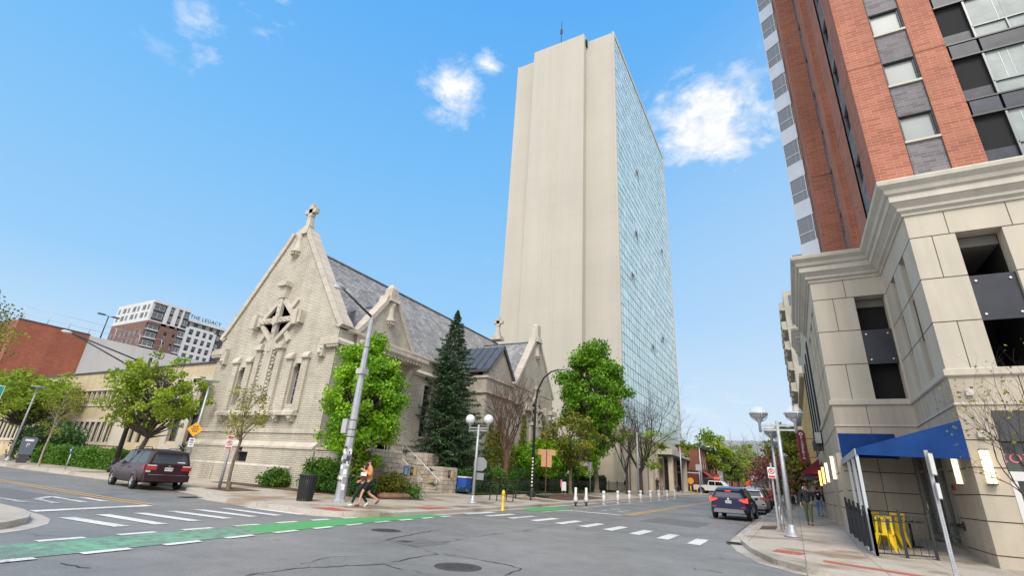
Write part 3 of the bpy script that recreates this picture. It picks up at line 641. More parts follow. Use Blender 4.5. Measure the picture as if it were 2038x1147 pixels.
def bell(x, y, z, d=(0,-1), s=1.0, parent=ch):
    m = MB(); m.lathe((x+d[0]*-.05,y+d[1]*-.05,z), [(a*s,b_*s) for a,b_ in ((.05,-.45),(.22,-.38),(.3,-.1),(.42,-.06),(.42,.04),(.26,.32),(.22,1.0),(.28,1.3),(.1,1.5))], 12)
    for k in range(10):
        a = 2*math.pi*k/10; m.ball((x+.3*s*math.cos(a),y+.3*s*math.sin(a),z-.22*s),.085*s,6)
    m.build('carved_pendant', M_stone, parent, world=True)
bell(XC-.05,FY-.05,15.45)
# ---- side wall to the other street
m = MB()
facade(m, (SX,FY+.005), (0,1), (1,0), 14.1, 2.6, 9.3, [(2.4,6.0,2.62,7.9),(8.6,9.5,3.9,7.5),(11.2,12.1,3.9,7.5)], .4)
m.quad((-34.65,FY+.01,2.6),(-34.65,FY+.01,9.3),(-34.65,48,9.3),(-34.65,48,2.6)); m.quad((-34.65,47.95,-.2),(-34.65,47.95,9.3),(SX,47.95,9.3),(SX,47.95,-.2))
m.build('side_wall', M_cbrick, ch, world=True)
m = MB(); m.prism([(SX+.22,9.3),(SX+.22,9.42),(SX+.05,9.5),(SX-.2,9.5),(SX-.2,9.2),(SX+.05,9.2)],'y',FY+.6,33.7); m.prism([(SX+.26,8.2),(SX+.05,8.45),(SX-.1,8.45),(SX-.1,8.0),(SX+.12,8.0)],'y',26.6,33.7)
m.prism([(SX+.26,8.2),(SX+.05,8.45),(SX-.1,8.45),(SX-.1,8.0),(SX+.12,8.0)],'y',FY+1.6,20.9); m.build('eaves_moulding', M_stone, ch, world=True)
for y in (28.6,31.2):
    m = MB(); m.box(SX-.42,SX-.38,y,y+.9,3.9,7.5); wn = m.build('window', M_darkg, ch, world=True)
    m = MB(); [m.box(SX-.38,SX-.35,y,y+.9,z-.015,z+.015) for z in (4.5,5.1,5.7,6.3,6.9)]; m.build('frame', M_gray, wn, world=True)
    m = MB(); m.box(SX-.35,SX+.12,y-.1,y+1.0,3.6,3.9); m.build('window_ledge', M_stone, ch, world=True)
m = MB(); m.box(SX-1.6,SX-1.5,FY+2.3,FY+6.1,2.4,8.0); m.build('porch_recess', M_cbrick, ch, world=True)
m = MB(); m.box(SX-1.5,SX-1.4,22.9,24.7,2.45,5.2); dr = m.build('door', mat('oak_door', (.06,.03,.015), .5, 0, .3, 3), ch, world=True)
m = MB(); m.box(SX-1.4,SX-1.33,23.84,23.87,3.3,3.6); m.build('handle', M_iron, dr, world=True)
# downpipe and lead cheek beside the dormer
m = MB(); m.tube([(SX+.1,20.75,9.3),(SX+.2,20.75,8.6),(SX+.1,20.7,7.6),(SX+.1,20.7,1)],.06,8); m.build('downpipe', M_iron, ch, world=True)
m = MB(); m.prism([(20.3,9.5),(20.75,9.5),(20.75,10.9),(20.3,10.6)],'x',SX-1.2,SX-.25); m.build('lead_flashing', M_lead, ch, world=True)
# ---- dormer gable over the porch
def sidegable(X, yc, hw, z0, zt, depth, roofm, cop=True, wall_bottom=None, name='dormer_wall', rz=None, xback=-28):
    g = [(hw,z0),(hw-.12,z0+.18),(hw-.5,z0+.6),(.55,zt-.9),(.36,zt-.3)]
    poly = [(yc+a,z) for a,z in g]+[(yc-a,z) for a,z in g[::-1]]
    m = MB(); m.prism(poly,'x',X-.5,X)
    if wall_bottom is not None: m.box(X-.5,X,yc-hw,yc+hw,wall_bottom,z0)
    m.build(name, M_cbrick, ch, world=True)
    for side in (1,-1):
        m = MB(); P_ = [(yc+side*a,z) for a,z in g]; o_ = []
        for i,(a,z) in enumerate(P_):
            q0 = Vector(P_[max(0,i-1)]); q1 = Vector(P_[min(len(P_)-1,i+1)]); t = (q1-q0).normalized(); n = Vector((t.y,-t.x))*side; o_.append((a+n.x*.28,z+n.y*.28))
        for i in range(len(P_)-1): q = [P_[i],P_[i+1],o_[i+1],o_[i]]; m.prism(q,'x',X-.62,X+.1)
        m.build('coping', M_stoneb, ch, world=True)
    zr = zt-.75 if rz is None else rz; m = MB()
    for s in (1,-1):
        p = [(X-.5,yc+s*(hw+.05),z0),(xback,yc+s*(hw+.05),z0),(xback,yc,zr),(X-.5,yc,zr)]; m.quad(*(p if s < 0 else p[::-1]))
    m.build('roof', roofm, ch, world=True)
    m = MB(); m.cyl((X-.5,yc,zr+.03),(xback,yc,zr+.03),.08,n=6); m.build('roof_ridge', M_lead, ch, world=True)
sidegable(SX+.1, 23.55, 2.6, 9.3, 12.9, 0, M_slate, wall_bottom=8.7)
m = MB()
for w, z0, z1, w1 in ((.5,12.3,12.6,.42),(.36,12.6,13.3,.3),(.3,13.3,13.62,.12)):
    y, x = 23.55, SX-.15
    m.add([(x-w,y-w,z0),(x+w,y-w,z0),(x+w,y+w,z0),(x-w,y+w,z0),(x-w1,y-w1,z1),(x+w1,y-w1,z1),(x+w1,y+w1,z1),(x-w1,y+w1,z1)], [(3,2,1,0),(4,5,6,7),(0,1,5,4),(1,2,6,5),(2,3,7,6),(3,0,4,7)])
m.build('finial', M_stone, ch, world=True); bell(SX+.12,23.55,10.95,(1,0),.95)
# porch canopy on brackets
m = MB(); m.prism([(SX,8.35),(-21.35,8.35),(-21.2,8.5),(-21.2,8.72),(SX+.1,9.05),(SX,9.05)],'y',21.2,26.3)
for k in range(16): m.box(-21.5,-21.3,21.35+k*.31,21.5+k*.31,8.22,8.35)
cn = m.build('porch_canopy', M_stone, ch, world=True)
m = MB(); m.cyl((-22.1,23.9,8.15),(-22.1,23.9,8.35),.16,n=12); m.build('porch_lamp', M_iron, ch, world=True)
for y in (21.75,25.75):
    m = MB(); m.prism([(SX,6.6),(SX+.25,6.75),(SX+.35,7.4),(SX+.7,8.0),(-21.6,8.15),(-21.6,8.35),(SX,8.35)],'y',y-.22,y+.22); m.build('bracket', M_stone, ch, world=True)
# ---- flat bay beyond the spruce, and the gable with the standing-seam roof on it
m = MB(); facade(m, (-21,33.7), (0,1), (1,0), 13.1, -.2, 9.25, [(6.6,7.1,3.6,7.0),(10.9,11.4,3.6,7.0)], .3)
m.quad((SX-.1,33.7,-.2),(-21,33.7,-.2),(-21,33.7,9.25),(SX-.1,33.7,9.25)); m.quad((-21,46.8,-.2),(-24,46.8,-.2),(-24,46.8,9.25),(-21,46.8,9.25)); m.quad((-24,33.7,9.24),(-21,33.7,9.24),(-21,46.8,9.24),(-24,46.8,9.24))
m.build('transept_wall', M_cbrick, ch, world=True)
for y in (40.3,44.6):
    m = MB(); m.box(-21.3,-21.26,y,y+.5,3.6,7); m.build('window', M_darkg, ch, world=True)
m = MB()
for z0, z1, d in ((9.08,9.28,.1),(7.85,8.12,.16),(2.3,2.6,.12)):
    m.box(-21.1,-21+d,33.7-d,38.3 if z0>7 else 46.8,z0,z1); m.box(SX,-21.1,33.7-d,33.75,z0,z1)
m.build('stone_course', M_stone, ch, world=True)
m = MB(); m.box(-21.5,-21.02,33.82,38.0,9.28,9.8); m.prism([(33.82,9.8),(38.0,9.8),(36,12.05)],'x',-21.5,-21.02); m.build('dormer_wall', M_cbrick, ch, world=True)
m = MB()
for s,ye in ((-1,33.55),(1,38.2)):
    p = [(-20.85,ye,9.72),(-25.2,ye,9.72),(-25.2,36,12.3),(-20.85,36,12.3)]; m.quad(*(p if s<0 else p[::-1]))
    p = [(x,y,z-.1) for x,y,z in p]; m.quad(*(p if s>0 else p[::-1]))
    for k in range(6):
        x = -20.9-k*.7; m.bar((x,ye,9.77),(x,36,12.35),.04,.06)
    m.bar((-20.85,ye,9.62),(-20.85,36,12.22),.06,.24)
m.bar((-20.82,33.55,9.68),(-25.2,33.55,9.68),.06,.24)
m.build('metal_roof', M_lead, ch, world=True)
m = MB(); m.box(-23.5,-22.0,33.85,33.95,9.28,9.75); m.build('louvre', mat('rust_louvre', (.12,.06,.045), .7), ch, world=True)
sidegable(-20.98, 42.75, 4.1, 9.3, 15.1, 0, M_slate, name='transept_gable', rz=14.5)
m = MB()
for w, z0, z1, w1 in ((.55,14.4,15.0,.42),(.36,15.0,16.2,.34),(.3,16.2,16.4,.12)):
    y, x = 42.75, -21.2
    m.add([(x-w,y-w,z0),(x+w,y-w,z0),(x+w,y+w,z0),(x-w,y+w,z0),(x-w1,y-w1,z1),(x+w1,y-w1,z1),(x+w1,y+w1,z1),(x-w1,y+w1,z1)], [(3,2,1,0),(4,5,6,7),(0,1,5,4),(1,2,6,5),(2,3,7,6),(3,0,4,7)])
m.build('finial', M_stone, ch, world=True); bell(-20.95,42.75,13.0,(1,0),.9)
def P3t(a,z,d):
    return (-20.97+d, 42.75+a*.8, 3.0+(z-4.2)*.78)
relief(ch, P3t)
for s in (-1,1):
    y = 42.75+s*4.1
    m = MB(); m.box(-21.4,-20.6,min(y-s*1.0,y+s*.3),max(y-s*1.0,y+s*.3),7.7,8.1); m.box(-21.2,-20.75,min(y-s*.9,y-s*.5),max(y-s*.9,y-s*.5),7.2,7.7); m.build('kneeler', M_stone, ch, world=True)
# ================================================================ church steps
st = thing('stone_steps', 'stone steps up to the church porch between blocky rubble walls with steel handrails', 'steps', (-19.5,25,pav(-19.5,25)))
M_stepst = mat('step_stone', (.58,.52,.43), .85, 0, .25, 3, .3, 12); m = MB(); n = 13; z0, z1 = .36, 2.45
for i in range(n):
    x = -19.55-i*.25; m.box(-23.9,x-.03,24.45,26.85,z0-.4+(z1-z0)*i/n,z0-.05+(z1-z0)*(i+1)/n); m.box(-23.9,x,24.44,26.86,z0-.05+(z1-z0)*(i+1)/n,z0+(z1-z0)*(i+1)/n)
m.build('steps', M_stepst, st, world=True)
m = MB(); m.box(-22.75,-19.5,21.5,24.4,-.2,1.9); m.box(-22.75,-20.4,21.6,23.9,1.9,2.62); m.build('side_wall', M_rub, st, world=True, bevel=.06)
m = MB(); m.box(-22.75,-19.5,26.9,28.6,-.2,1.95); m.box(-22.75,-20.9,26.9,28.3,1.95,2.75); m.build('side_wall', M_rub, st, world=True, bevel=.08)
m = MB(); m.box(-22.75,-20.9,19.4,21.5,-.2,2.3); m.box(-22.7,-20.8,19.35,21.55,2.3,2.45); m.build('platform_wall', M_rub, st, world=True, bevel=.05)
for y in (24.75,26.5):
    m = MB(); r0 = (-19.35,y,1.1); r1 = (-22.8,y,3.35)
    m.tube([(-19.55,y,.95),(-19.3,y,1.0),r0,r1,(-23.1,y,3.4),(-23.2,y,3.25)],.03,8)
    for t in (.08,.55,.97): 
        p = Vector(r0).lerp(Vector(r1),t); m.cyl((p.x,p.y,p.z-.95),p,.022,n=6)
    m.build('handrail', M_galv, st, world=True)
m = MB(); m.tube([(-20.3,21.2,2.4),(-20.4,21.2,3.2),(-20.7,21.2,3.3),(-22.4,21.2,3.3)],.03,8); m.cyl((-22,21.2,2.4),(-22,21.2,3.3),.022,n=6); m.build('handrail', M_galv, st, world=True)
M_blue = mat('plaque_blue', (.03,.14,.45), .5); M_gold = mat('plaque_gold', (.62,.42,.03), .5); M_blk = mat('plaque_black', (.03,.03,.035), .5); M_wht = mat('white_paint', (.78,.78,.77), .5)
pl = thing('plaque', 'bright blue notice plaque on the left stair wall', 'plaque', (-19.49,23.3,1.55)); m = MB(); m.box(0,.02,-.2,.2,-.24,.24); m.build('panel', M_blue, pl); m = MB()
for k in range(6): m.box(.02,.024,-.14,.1+.05*(k%2),.15-k*.06,.17-k*.06)
m.build('lettering', M_wht, pl)
for (y, lab) in ((23.95,'black and gold notice plaque beside the blue one on the left stair wall'),(27.75,'black and gold notice plaque on the right stair wall')):
    pl = thing('plaque', lab, 'plaque', (-19.49,y,1.55)); MB().box(0,.02,-.27,-.02,-.22,.22).build('panel', M_blk, pl); MB().box(0,.021,-.02,.27,-.22,.22).build('panel', M_gold, pl)
    m = MB(); [m.box(.021,.025,.02,.22,.15-k*.07,.17-k*.07) for k in range(5)]; [m.box(.02,.024,-.24,-.06,.1-k*.07,.12-k*.07) for k in range(3)]; m.build('lettering', M_wht, pl)

# ================================================================ OTHER BUILDINGS
def winpart(parent, origin, u, n, a0, a1, z0, z1, d, m, fm=None, mull=(), rails=(), fw=.06, name='window'):
    """one window as a part: pane set back d from the wall plane, frame as sub-part"""
    def p(a, z, dd): return (origin[0]+u[0]*a-n[0]*dd, origin[1]+u[1]*a-n[1]*dd, z)
    flip = (u[0]*n[1]-u[1]*n[0]) > 0
    g = MB(); q = [p(a0,z0,d), p(a1,z0,d), p(a1,z1,d), p(a0,z1,d)]; g.quad(*(q[::-1] if flip else q)); w_ = g.build(name, m, parent, world=True)
    if fm:
        g = MB()
        def b(aa, ab, za, zb):
            c = [p(x,z,dd) for dd in (d-.005,d-.06) for x,z in ((aa,za),(ab,za),(ab,zb),(aa,zb))]
            g.add(c, [(4,5,6,7),(0,1,5,4),(1,2,6,5),(2,3,7,6),(3,0,4,7)] if not flip else [(7,6,5,4),(4,5,1,0),(5,6,2,1),(6,7,3,2),(7,4,0,3)])
        b(a0,a0+fw,z0,z1); b(a1-fw,a1,z0,z1); b(a0+fw,a1-fw,z0,z0+fw); b(a0+fw,a1-fw,z1-fw,z1)
        for a in mull: b(a-fw/2,a+fw/2,z0+fw,z1-fw)
        for z in rails: b(a0+fw,a1-fw,z-fw/2,z+fw/2)
        g.build('frame', fm, w_, world=True)
    return w_
M_ybrick = brick('buff_brick', (.60,.50,.34), (.52,.43,.28), (.42,.34,.23), .3, .075, .008, bump=.5, var=.1, streak=.16, ssc=.7)
M_lime = mat('limestone_trim', (.52,.47,.40), .8, 0, .12, .8)
M_blackf = mat('black_frame', (.03,.03,.035), .4)
M_white2 = mat('white_panel', (.55,.56,.57), .6, 0, .06, .5)
M_charc = mat('charcoal_panel', (.05,.052,.06), .6, 0, .1, .5)
M_winL = glass('window_sky', (.16,.20,.24), .08, .9)
M_winD = glass('window_dark', (.05,.06,.07), .08, .8)
# ---------------- buff parish hall
an = thing('parish_hall', 'long low buff brick hall with two strips of narrow windows behind the hedge', 'building', (-55,22,0))
AY = 22.0; x0 = -84; holes = []; W_ = 48.0
lw = [-63.4+i*1.07 for i in range(11)]; lw2 = [-81+i*1.07 for i in range(12)]; uw = [-70+i*1.0 for i in range(18)]
for x in lw+lw2: holes.append((x-x0+.12, x-x0+.88, 2.3, 4.0))
for x in uw: holes.append((x-x0+.12, x-x0+.84, 5.65, 6.85))
ent = [(-42.6,-41.2,2.6,4.6),(-39.9,-38.2,4.9,7.0),(-40.2,-38.7,2.4,4.6),(-43,-41.4,5.0,6.9),(-48.6,-47.9,2.4,3.7),(-47.3,-46.6,2.4,3.7)]
for a,b,c_,d in ent: holes.append((a-x0,b-x0,c_,d))
g = MB(); facade(g, (x0,AY), (1,0), (0,-1), W_, -.2, 8.6, holes, .22); g.quad((-36,AY,-.2),(-36,48,-.2),(-36,48,8.6),(-36,AY,8.6)); g.quad((x0,AY,8.6),(-36,AY,8.6),(-36,48,8.6),(x0,48,8.6)); g.build('wall', M_ybrick, an, world=True)
for x in lw+lw2: winpart(an, (x0,AY), (1,0), (0,-1), x-x0+.12, x-x0+.88, 2.3, 4.0, .2, M_winD, M_lime, rails=(2.75,), fw=.05)
for x in uw: winpart(an, (x0,AY), (1,0), (0,-1), x-x0+.12, x-x0+.84, 5.65, 6.85, .2, M_winD, M_lime, rails=(6.0,), fw=.05)
for a,b,c_,d in ent: winpart(an, (x0,AY), (1,0), (0,-1), a-x0, b-x0, c_, d, .2, M_darkg, M_blackf)
for xa, xb, za, zb in ((-63.6,-49.4,4.0,4.2),(-63.6,-51.5,2.05,2.3),(-81.3,-67.8,4.0,4.2),(-81.3,-67.8,2.05,2.3),(-70.1,-51.9,6.85,7.0),(-70.1,-51.9,5.42,5.65),(-51.4,-49.4,2.05,4.0)):
    g = MB(); g.box(xa,xb,AY-.08,AY+.05,za,zb); g.build('stone_trim', M_lime, an, world=True)
for i, x in enumerate(lw+lw2): g = MB(); g.box(x-.12,x+.12,AY-.1,AY+.1,2.3,4.0); g.build('mullion', M_lime, an, world=True)
g = MB(); g.box(-36.2,x0-.1,AY-.12,AY+.1,8.6,8.72); g.build('roof_edge', M_charc, an, world=True)
for xa,xb,za,zb in ((-43.4,-37.4,-.1,2.4),(-43.4,-42.6,2.4,7.4),(-38.2,-36.4,2.4,7.4),(-41.2,-40.2,2.4,7.4),(-43.4,-37.4,7.1,7.6),(-42.6,-38.2,4.62,4.9)):
    g = MB(); g.box(xa,xb,AY-.12,AY+.02,za,zb); g.build('concrete_panel', M_lime, an, world=True)
an2 = thing('entrance_steps', 'concrete entrance steps with pale rails between the hall and the church', 'steps', (-38.5,20,.3))
g = MB(); [g.box(-40,-36.2,20.2+i*.3,21.85,.2+i*.17,.37+i*.17) for i in range(5)]; g.build('steps', M_lime, an2, world=True)
for x in (-39.8,-38.0,-36.4):
    g = MB(); g.tube([(x,20.1,.4),(x,20.1,1.3),(x,21.7,2.1),(x,21.7,1.2)],.03,6); g.build('handrail', M_white2, an2, world=True)
pl = thing('plaque', 'blue and gold notice plaque on the buff brick hall', 'plaque', (-45.4,AY-.02,1.55)); MB().box(-.45,-.02,-.03,0,-.28,.28).build('panel', M_blue, pl); MB().box(.02,.45,-.03,0,-.28,.28).build('panel', M_gold, pl)
# ---------------- theatre / car park with red brick and grey flank
tb = thing('garage_block', 'tall windowless block with a red brick end and a plain grey flank behind the hall', 'building', (-80,40,0))
M_red1 = brick('red_brick_far', (.34,.10,.06), (.27,.07,.04), (.28,.14,.1), .4, .13, .012, var=.15, vs=.3, streak=.2, ssc=.4)
M_greyw = mat('grey_render', (.47,.47,.49), .8, 0, .06, .15, streak=.1, ssc=.4)
g = MB(); g.box(-110,-80,20.5,27.8,0,15.85); g.build('brick_wall', M_red1, tb, world=True)
g = MB(); g.box(-110,-80,27.8,90,0,15.8); g.build('grey_wall', M_greyw, tb, world=True)
g = MB(); g.box(-80.1,-79.95,20.4,27.8,15.85,16.0); g.build('coping', M_charc, tb, world=True)
g = MB()
for y in (20.7,23.2,25.4,27.6,30.5,33.5,36.5): g.tube([(-80.4,y,15.8),(-80.1,y,16.6),(-80.2,y,17.4),(-80.6,y,17.7)],.04,6)
for z, x in ((16.6,-80.1),(17.65,-80.55)): g.tube([(x,20.6,z),(x,36.6,z)],.03,6)
g.build('railing', M_gray, tb, world=True)
def twin_floodlight(x, y, z, hh, label):
    t_ = thing('roof_light', label, 'lamp', (x,y,z)); MB().cyl((0,0,0),(0,0,hh),.09,.07,8).build('pole', M_blackf, t_)
    for s in (-1,1):
        g = MB(); g.bar((0,0,hh),(0,s*.5,hh+.05),.06,.06); g.box(-.25,.25,min(s*.45,s*1.3),max(s*.45,s*1.3),hh,hh+.14); g.build('lamp_head', M_charc, t_)
twin_floodlight(-81.5,29.5,15.8,3.4,'black twin headed lamp standing on the roof edge of the grey block')
twin_floodlight(-95,58,15.8,6.0,'black twin headed lamp on the grey roof in front of the far apartment block')
# ---------------- far apartment block with roof lettering
lg = thing('apartment_block', 'white, brick and charcoal apartment block with dark lettering along its roof edge, far left', 'building', (-160,70,0))
M_red2 = brick('brown_brick_far', (.19,.105,.085), (.15,.08,.065), (.17,.11,.09), .5, .2, .012)
X = -150; Yl = 63.2
g = MB(); g.box(-170,X-.6,Yl+.6,73.4,0,41.6); g.box(-170,X-.6,73.4,87,0,38.8); g.build('core_wall', M_charc, lg, world=True)
def cell(parent, m, y0, y1, z0, z1, d=.0, t=.6, name='facade_panel'):
    g = MB(); g.box(X-t,X+d,y0,y1,z0,z1); return g.build(name, m, parent, world=True)
for y0,y1,z0,z1 in ((Yl,73.4,41.2,41.9),(66.9,67.8,36.2,41.2),(69.0,70.0,36.2,41.2),(71.1,71.6,36.2,41.2),(Yl,73.4,35.9,36.2),(73.4,87,38.8,39.6),(85.9,87,34.5,38.8)): cell(lg, M_white2, y0,y1,z0,z1)
for y0,y1,z0,z1 in ((66.6,68.0,0,35.9),(68.8,70.2,0,35.9),(70.9,71.4,0,35.9),(Yl,71.4,35.2,35.9)): cell(lg, M_red2, y0,y1,z0,z1)
for k in range(4): cell(lg, M_red2, 68.0,68.8,25.0+k*3,26.1+k*3); cell(lg, M_red2, 70.2,70.9,25.0+k*3,26.1+k*3)
for k in range(4):
    z = 26.9+k*2.35; cell(lg, M_white2, Yl+.1,66.5,z-.5,z-.3,.05); cell(lg, M_white2, 71.5,73.3,z-.5,z-.3,.05)
for y in (73.4,75.5,77.5,79.4,81.4): cell(lg, M_white2, y,y+.85,20,37.0,.05)
for k in range(7): cell(lg, M_white2, 74.25,81.4,22.2+k*2.4,23.0+k*2.4,.03)
def lw_(y0,y1,z0,z1,d=.35): winpart(lg, (X,0), (0,1), (1,0), y0, y1, z0, z1, d, M_winD, M_white2, mull=((y0+y1)/2,), fw=.07)
for k in range(4):
    z = 26.9+k*2.35; lw_(Yl+.5,66.3,z-.2,z+1.3); lw_(71.6,73.2,z-.2,z+1.3); lw_(68.05,68.75,z-.2,z+1.2); lw_(70.25,70.85,z-.2,z+1.2)
for z in (37.0,39.3): lw_(Yl+.5,66.4,z,z+1.5); lw_(67.9,68.9,z,z+1.5); lw_(70.1,71.0,z,z+1.5); lw_(71.8,73.2,z,z+1.5)
for k in range(7):
    for y in (74.4,76.4,78.4,80.35): winpart(lg,(X,0),(0,1),(1,0),y,y+.95,23.1+k*2.4-2.0,24.3+k*2.4-1.9,.2,M_winD,M_charc,mull=(y+.5,),fw=.1)
for k in range(5):
    for y in (82.6,84.7): lw_(y,y+.9,25+k*2.6,26.2+k*2.6)
for y in (74.0,76.5,78.8,81,83.2): lw_(y,y+1.0,37.3,38.5)
# left flank
g = MB(); g.box(-170,X-.6,Yl,Yl+.6,35.9,41.9); g.build('facade_panel', M_white2, lg, world=True)
g = MB(); g.box(-170,X-.6,Yl,Yl+.6,0,35.9); g.build('facade_panel', M_red2, lg, world=True)
for k in range(6):
    for j in range(7):
        z = 24.8+k*2.35 if k < 4 else (37.0+(k-4)*2.3); a = .9+j*2.7
        g = MB(); g.box(-170+a,-170+a+1.1,Yl-.03,Yl,z,z+1.5); ww = g.build('window', M_winD, lg, world=True)
        if j % 2: g = MB(); g.box(-170+a+1.1,-170+a+1.7,Yl-.03,Yl,z,z+1.5); g.build('facade_panel', M_charc, lg, world=True)
text_mesh('roof_lettering', 'THE LEGACY', 1.5, M_blackf, lg, (X-.3,78.2,40.3), (RZ90,0,RZ90), .08, 1.0, True, 1.1)
# ================================================================ TOWER
tw = thing('office_tower', 'very tall beige concrete tower with one flank of pale reflective glass', 'tower', (-29,86,0))
def tower_conc():
    m, t, b = newmat('tower_concrete'); b.inputs['Roughness'].default_value = .85; tc = t.nodes.new('ShaderNodeTexCoord')
    br = t.nodes.new('ShaderNodeTexBrick'); t.links.new(tc.outputs['UV'], br.inputs['Vector']); br.offset = 0; br.inputs['Scale'].default_value = 1; br.inputs['Brick Width'].default_value = 40; br.inputs['Row Height'].default_value = 2.98; br.inputs['Mortar Size'].default_value = .03
    br.inputs['Color1'].default_value = (.475,.45,.395,1); br.inputs['Color2'].default_value = (.47,.445,.39,1); br.inputs['Mortar'].default_value = (.43,.40,.345,1)
    mp = t.nodes.new('ShaderNodeMapping'); mp.inputs['Scale'].default_value = (.9,.9,.035); t.links.new(tc.outputs['Object'], mp.inputs[0]); n = t.nodes.new('ShaderNodeTexNoise'); n.inputs['Scale'].default_value = 1; n.inputs['Detail'].default_value = 7; n.inputs['Roughness'].default_value = .6; t.links.new(mp.outputs[0], n.inputs['Vector'])
    n2 = t.nodes.new('ShaderNodeTexNoise'); n2.inputs['Scale'].default_value = .11; n2.inputs['Detail'].default_value = 6; t.links.new(tc.outputs['Object'], n2.inputs['Vector'])
    a = t.nodes.new('ShaderNodeMath'); a.operation = 'ADD'; t.links.new(n.outputs[0], a.inputs[0]); t.links.new(n2.outputs[0], a.inputs[1])
    mr = t.nodes.new('ShaderNodeMapRange'); mr.inputs[1].default_value = .7; mr.inputs[2].default_value = 1.3; mr.inputs[3].default_value = .935; mr.inputs[4].default_value = 1.05; t.links.new(a.outputs[0], mr.inputs[0])
    mm = t.nodes.new('ShaderNodeVectorMath'); mm.operation = 'SCALE'; t.links.new(br.outputs[0], mm.inputs[0]); t.links.new(mr.outputs[0], mm.inputs['Scale']); t.links.new(mm.outputs[0], b.inputs['Base Color']); return m
M_tconc = tower_conc()
M_tbase = mat('tower_base_concrete', (.50,.44,.35), .85, 0, .14, .5)
TX, TY, TZ = -19.0, 65.3, 80.4
g = MB(); g.box(-39,TX-.25,TY,106.6,8.3,TZ); g.build('concrete_shaft', M_tconc, tw, world=True)
g = MB(); g.box(-34.8,-24.3,63.9,TY-.004,6,81.2); g.box(-34.8,-24.3,TY,72,TZ+.003,81.2); g.build('central_slab', M_tconc, tw, world=True)
g = MB(); 
for x in (-31.2,-29.6): g.box(x-.05,x+.05,63.88,63.9,6,81.0)
g.build('expansion_joint', M_tbase, tw, world=True)
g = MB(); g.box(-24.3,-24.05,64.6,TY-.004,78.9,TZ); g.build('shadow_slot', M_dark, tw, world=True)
g = MB(); g.box(TX-.25,TX+.12,TY-.1,TY+.35,8.5,TZ+.15); g.box(TX-.25,TX+.12,TY+.35,106.6,TZ-.75,TZ+.15); g.box(TX-.25,TX+.12,106.2,106.6,8.5,TZ-.75); g.box(-39.2,-39,TY,TY+1,8,TZ+.1)
g.build('edge_frame', M_tconc, tw, world=True)
def tower_glass():
    m, t, b = newmat('tower_curtain_glass'); b.inputs['Roughness'].default_value = .22; b.inputs['Metallic'].default_value = .45; b.inputs['Specular IOR Level'].default_value = .9
    a = t.nodes.new('ShaderNodeAttribute'); a.attribute_name = 'tone'; r = t.nodes.new('ShaderNodeValToRGB'); t.links.new(a.outputs['Fac'], r.inputs[0])
    r.color_ramp.elements[0].color = (.50,.66,.62,1); r.color_ramp.elements[1].color = (.78,.90,.86,1); t.links.new(r.outputs[0], b.inputs['Base Color']); return m
rnd = random.Random(8); g = MB(); ny, nzr = 28, 48; y0, y1, z0, z1 = TY+.35, 106.2, 8.9, TZ-.75; tones = []
for j in range(nzr):
    for i in range(ny):
        ya, yb = y0+(y1-y0)*i/ny, y0+(y1-y0)*(i+1)/ny; za, zb = z0+(z1-z0)*j/nzr, z0+(z1-z0)*(j+1)/nzr
        e = [rnd.uniform(-.012,.012) for _ in range(3)]
        g.quad((TX+e[0],ya,za),(TX+e[1],yb,za),(TX+e[1]+e[2],yb,zb),(TX+e[0]+e[2],ya,zb)); tones.append(min(1,max(0,rnd.gauss(.55,.22)+(.12 if j%2 else -.08))))
o = g.build('curtain_wall', tower_glass(), tw, world=True); o['kind'] = 'stuff'
at = o.data.attributes.new('tone','FLOAT','FACE'); at.data.foreach_set('value', tones)
M_mull = mat('mullion_grey', (.26,.29,.28), .5, .5)
g = MB()
for i in range(ny+1): y = y0+(y1-y0)*i/ny; g.box(TX,TX+.03,y-.022,y+.022,z0,z1)
for j in range(nzr+1):
    z = z0+(z1-z0)*j/nzr; d = .045 if j%2 else .06; g.box(TX,TX+.03,y0,y1,z-d/2,z+d/2)
g.build('mullions', M_mull, tw, world=True)
for y, z in ((78.5,57),(76,42.5),(98,49),(85,24),(94,28),(72.7,33)):
    g = MB(); g.add([(TX+.02,y,z+1.3),(TX+.02,y+1.3,z+1.3),(TX+.5,y+1.3,z),(TX+.5,y,z),(TX+.02,y,z+1.25),(TX+.02,y+1.3,z+1.25),(TX+.45,y+1.3,z),(TX+.45,y,z)],[(0,3,2,1),(4,5,6,7),(0,4,7,3),(1,2,6,5),(2,3,7,6)]); g.build('open_window', M_winL, tw, world=True)
# base: piers, recess and canopy
g = MB(); g.box(-38.5,TX-.6,TY-.01+.5,105,0,8.5); g.build('base_recess_wall', M_tbase, tw, world=True)
for a, b in ((63.9,67.6),(70.5,73.9),(74.1,77.5),(80.6,82.2),(83.8,85.2),(88,89),(97.4,100),(101,105.6)):
    g = MB(); g.box(TX-.59,TX+.05,a,b,.4,8.4); g.build('pier', M_tbase, tw, world=True)
g = MB(); g.box(TX-.8,TX+.35,64,106.6,8.35,8.9); g.build('base_band', M_tconc, tw, world=True)
g = MB(); g.box(-39,TX-.62,TY-.02,65.8,.2,8.3); g.box(-34.8,-24.3,63.9,TY-.03,.2,6.0); g.build('pier', M_tbase, tw, world=True)
for a, b in ((67.6,70.5),(77.5,80.6),(85.3,97.4)):
    g = MB(); g.box(TX-.62,TX-.55,a,b,1,6.5); wn = g.build('lobby_glass', M_darkg, tw, world=True)
    g = MB(); y = a
    while y < b: g.box(TX-.55,TX-.5,y-.03,y+.03,1,6.5); y += 1.3
    g.build('frame', M_mull, wn, world=True)
g = MB(); g.box(TX-.6,-16.6,84.5,108.5,6.7,7.6); g.build('canopy', M_tconc, tw, world=True)
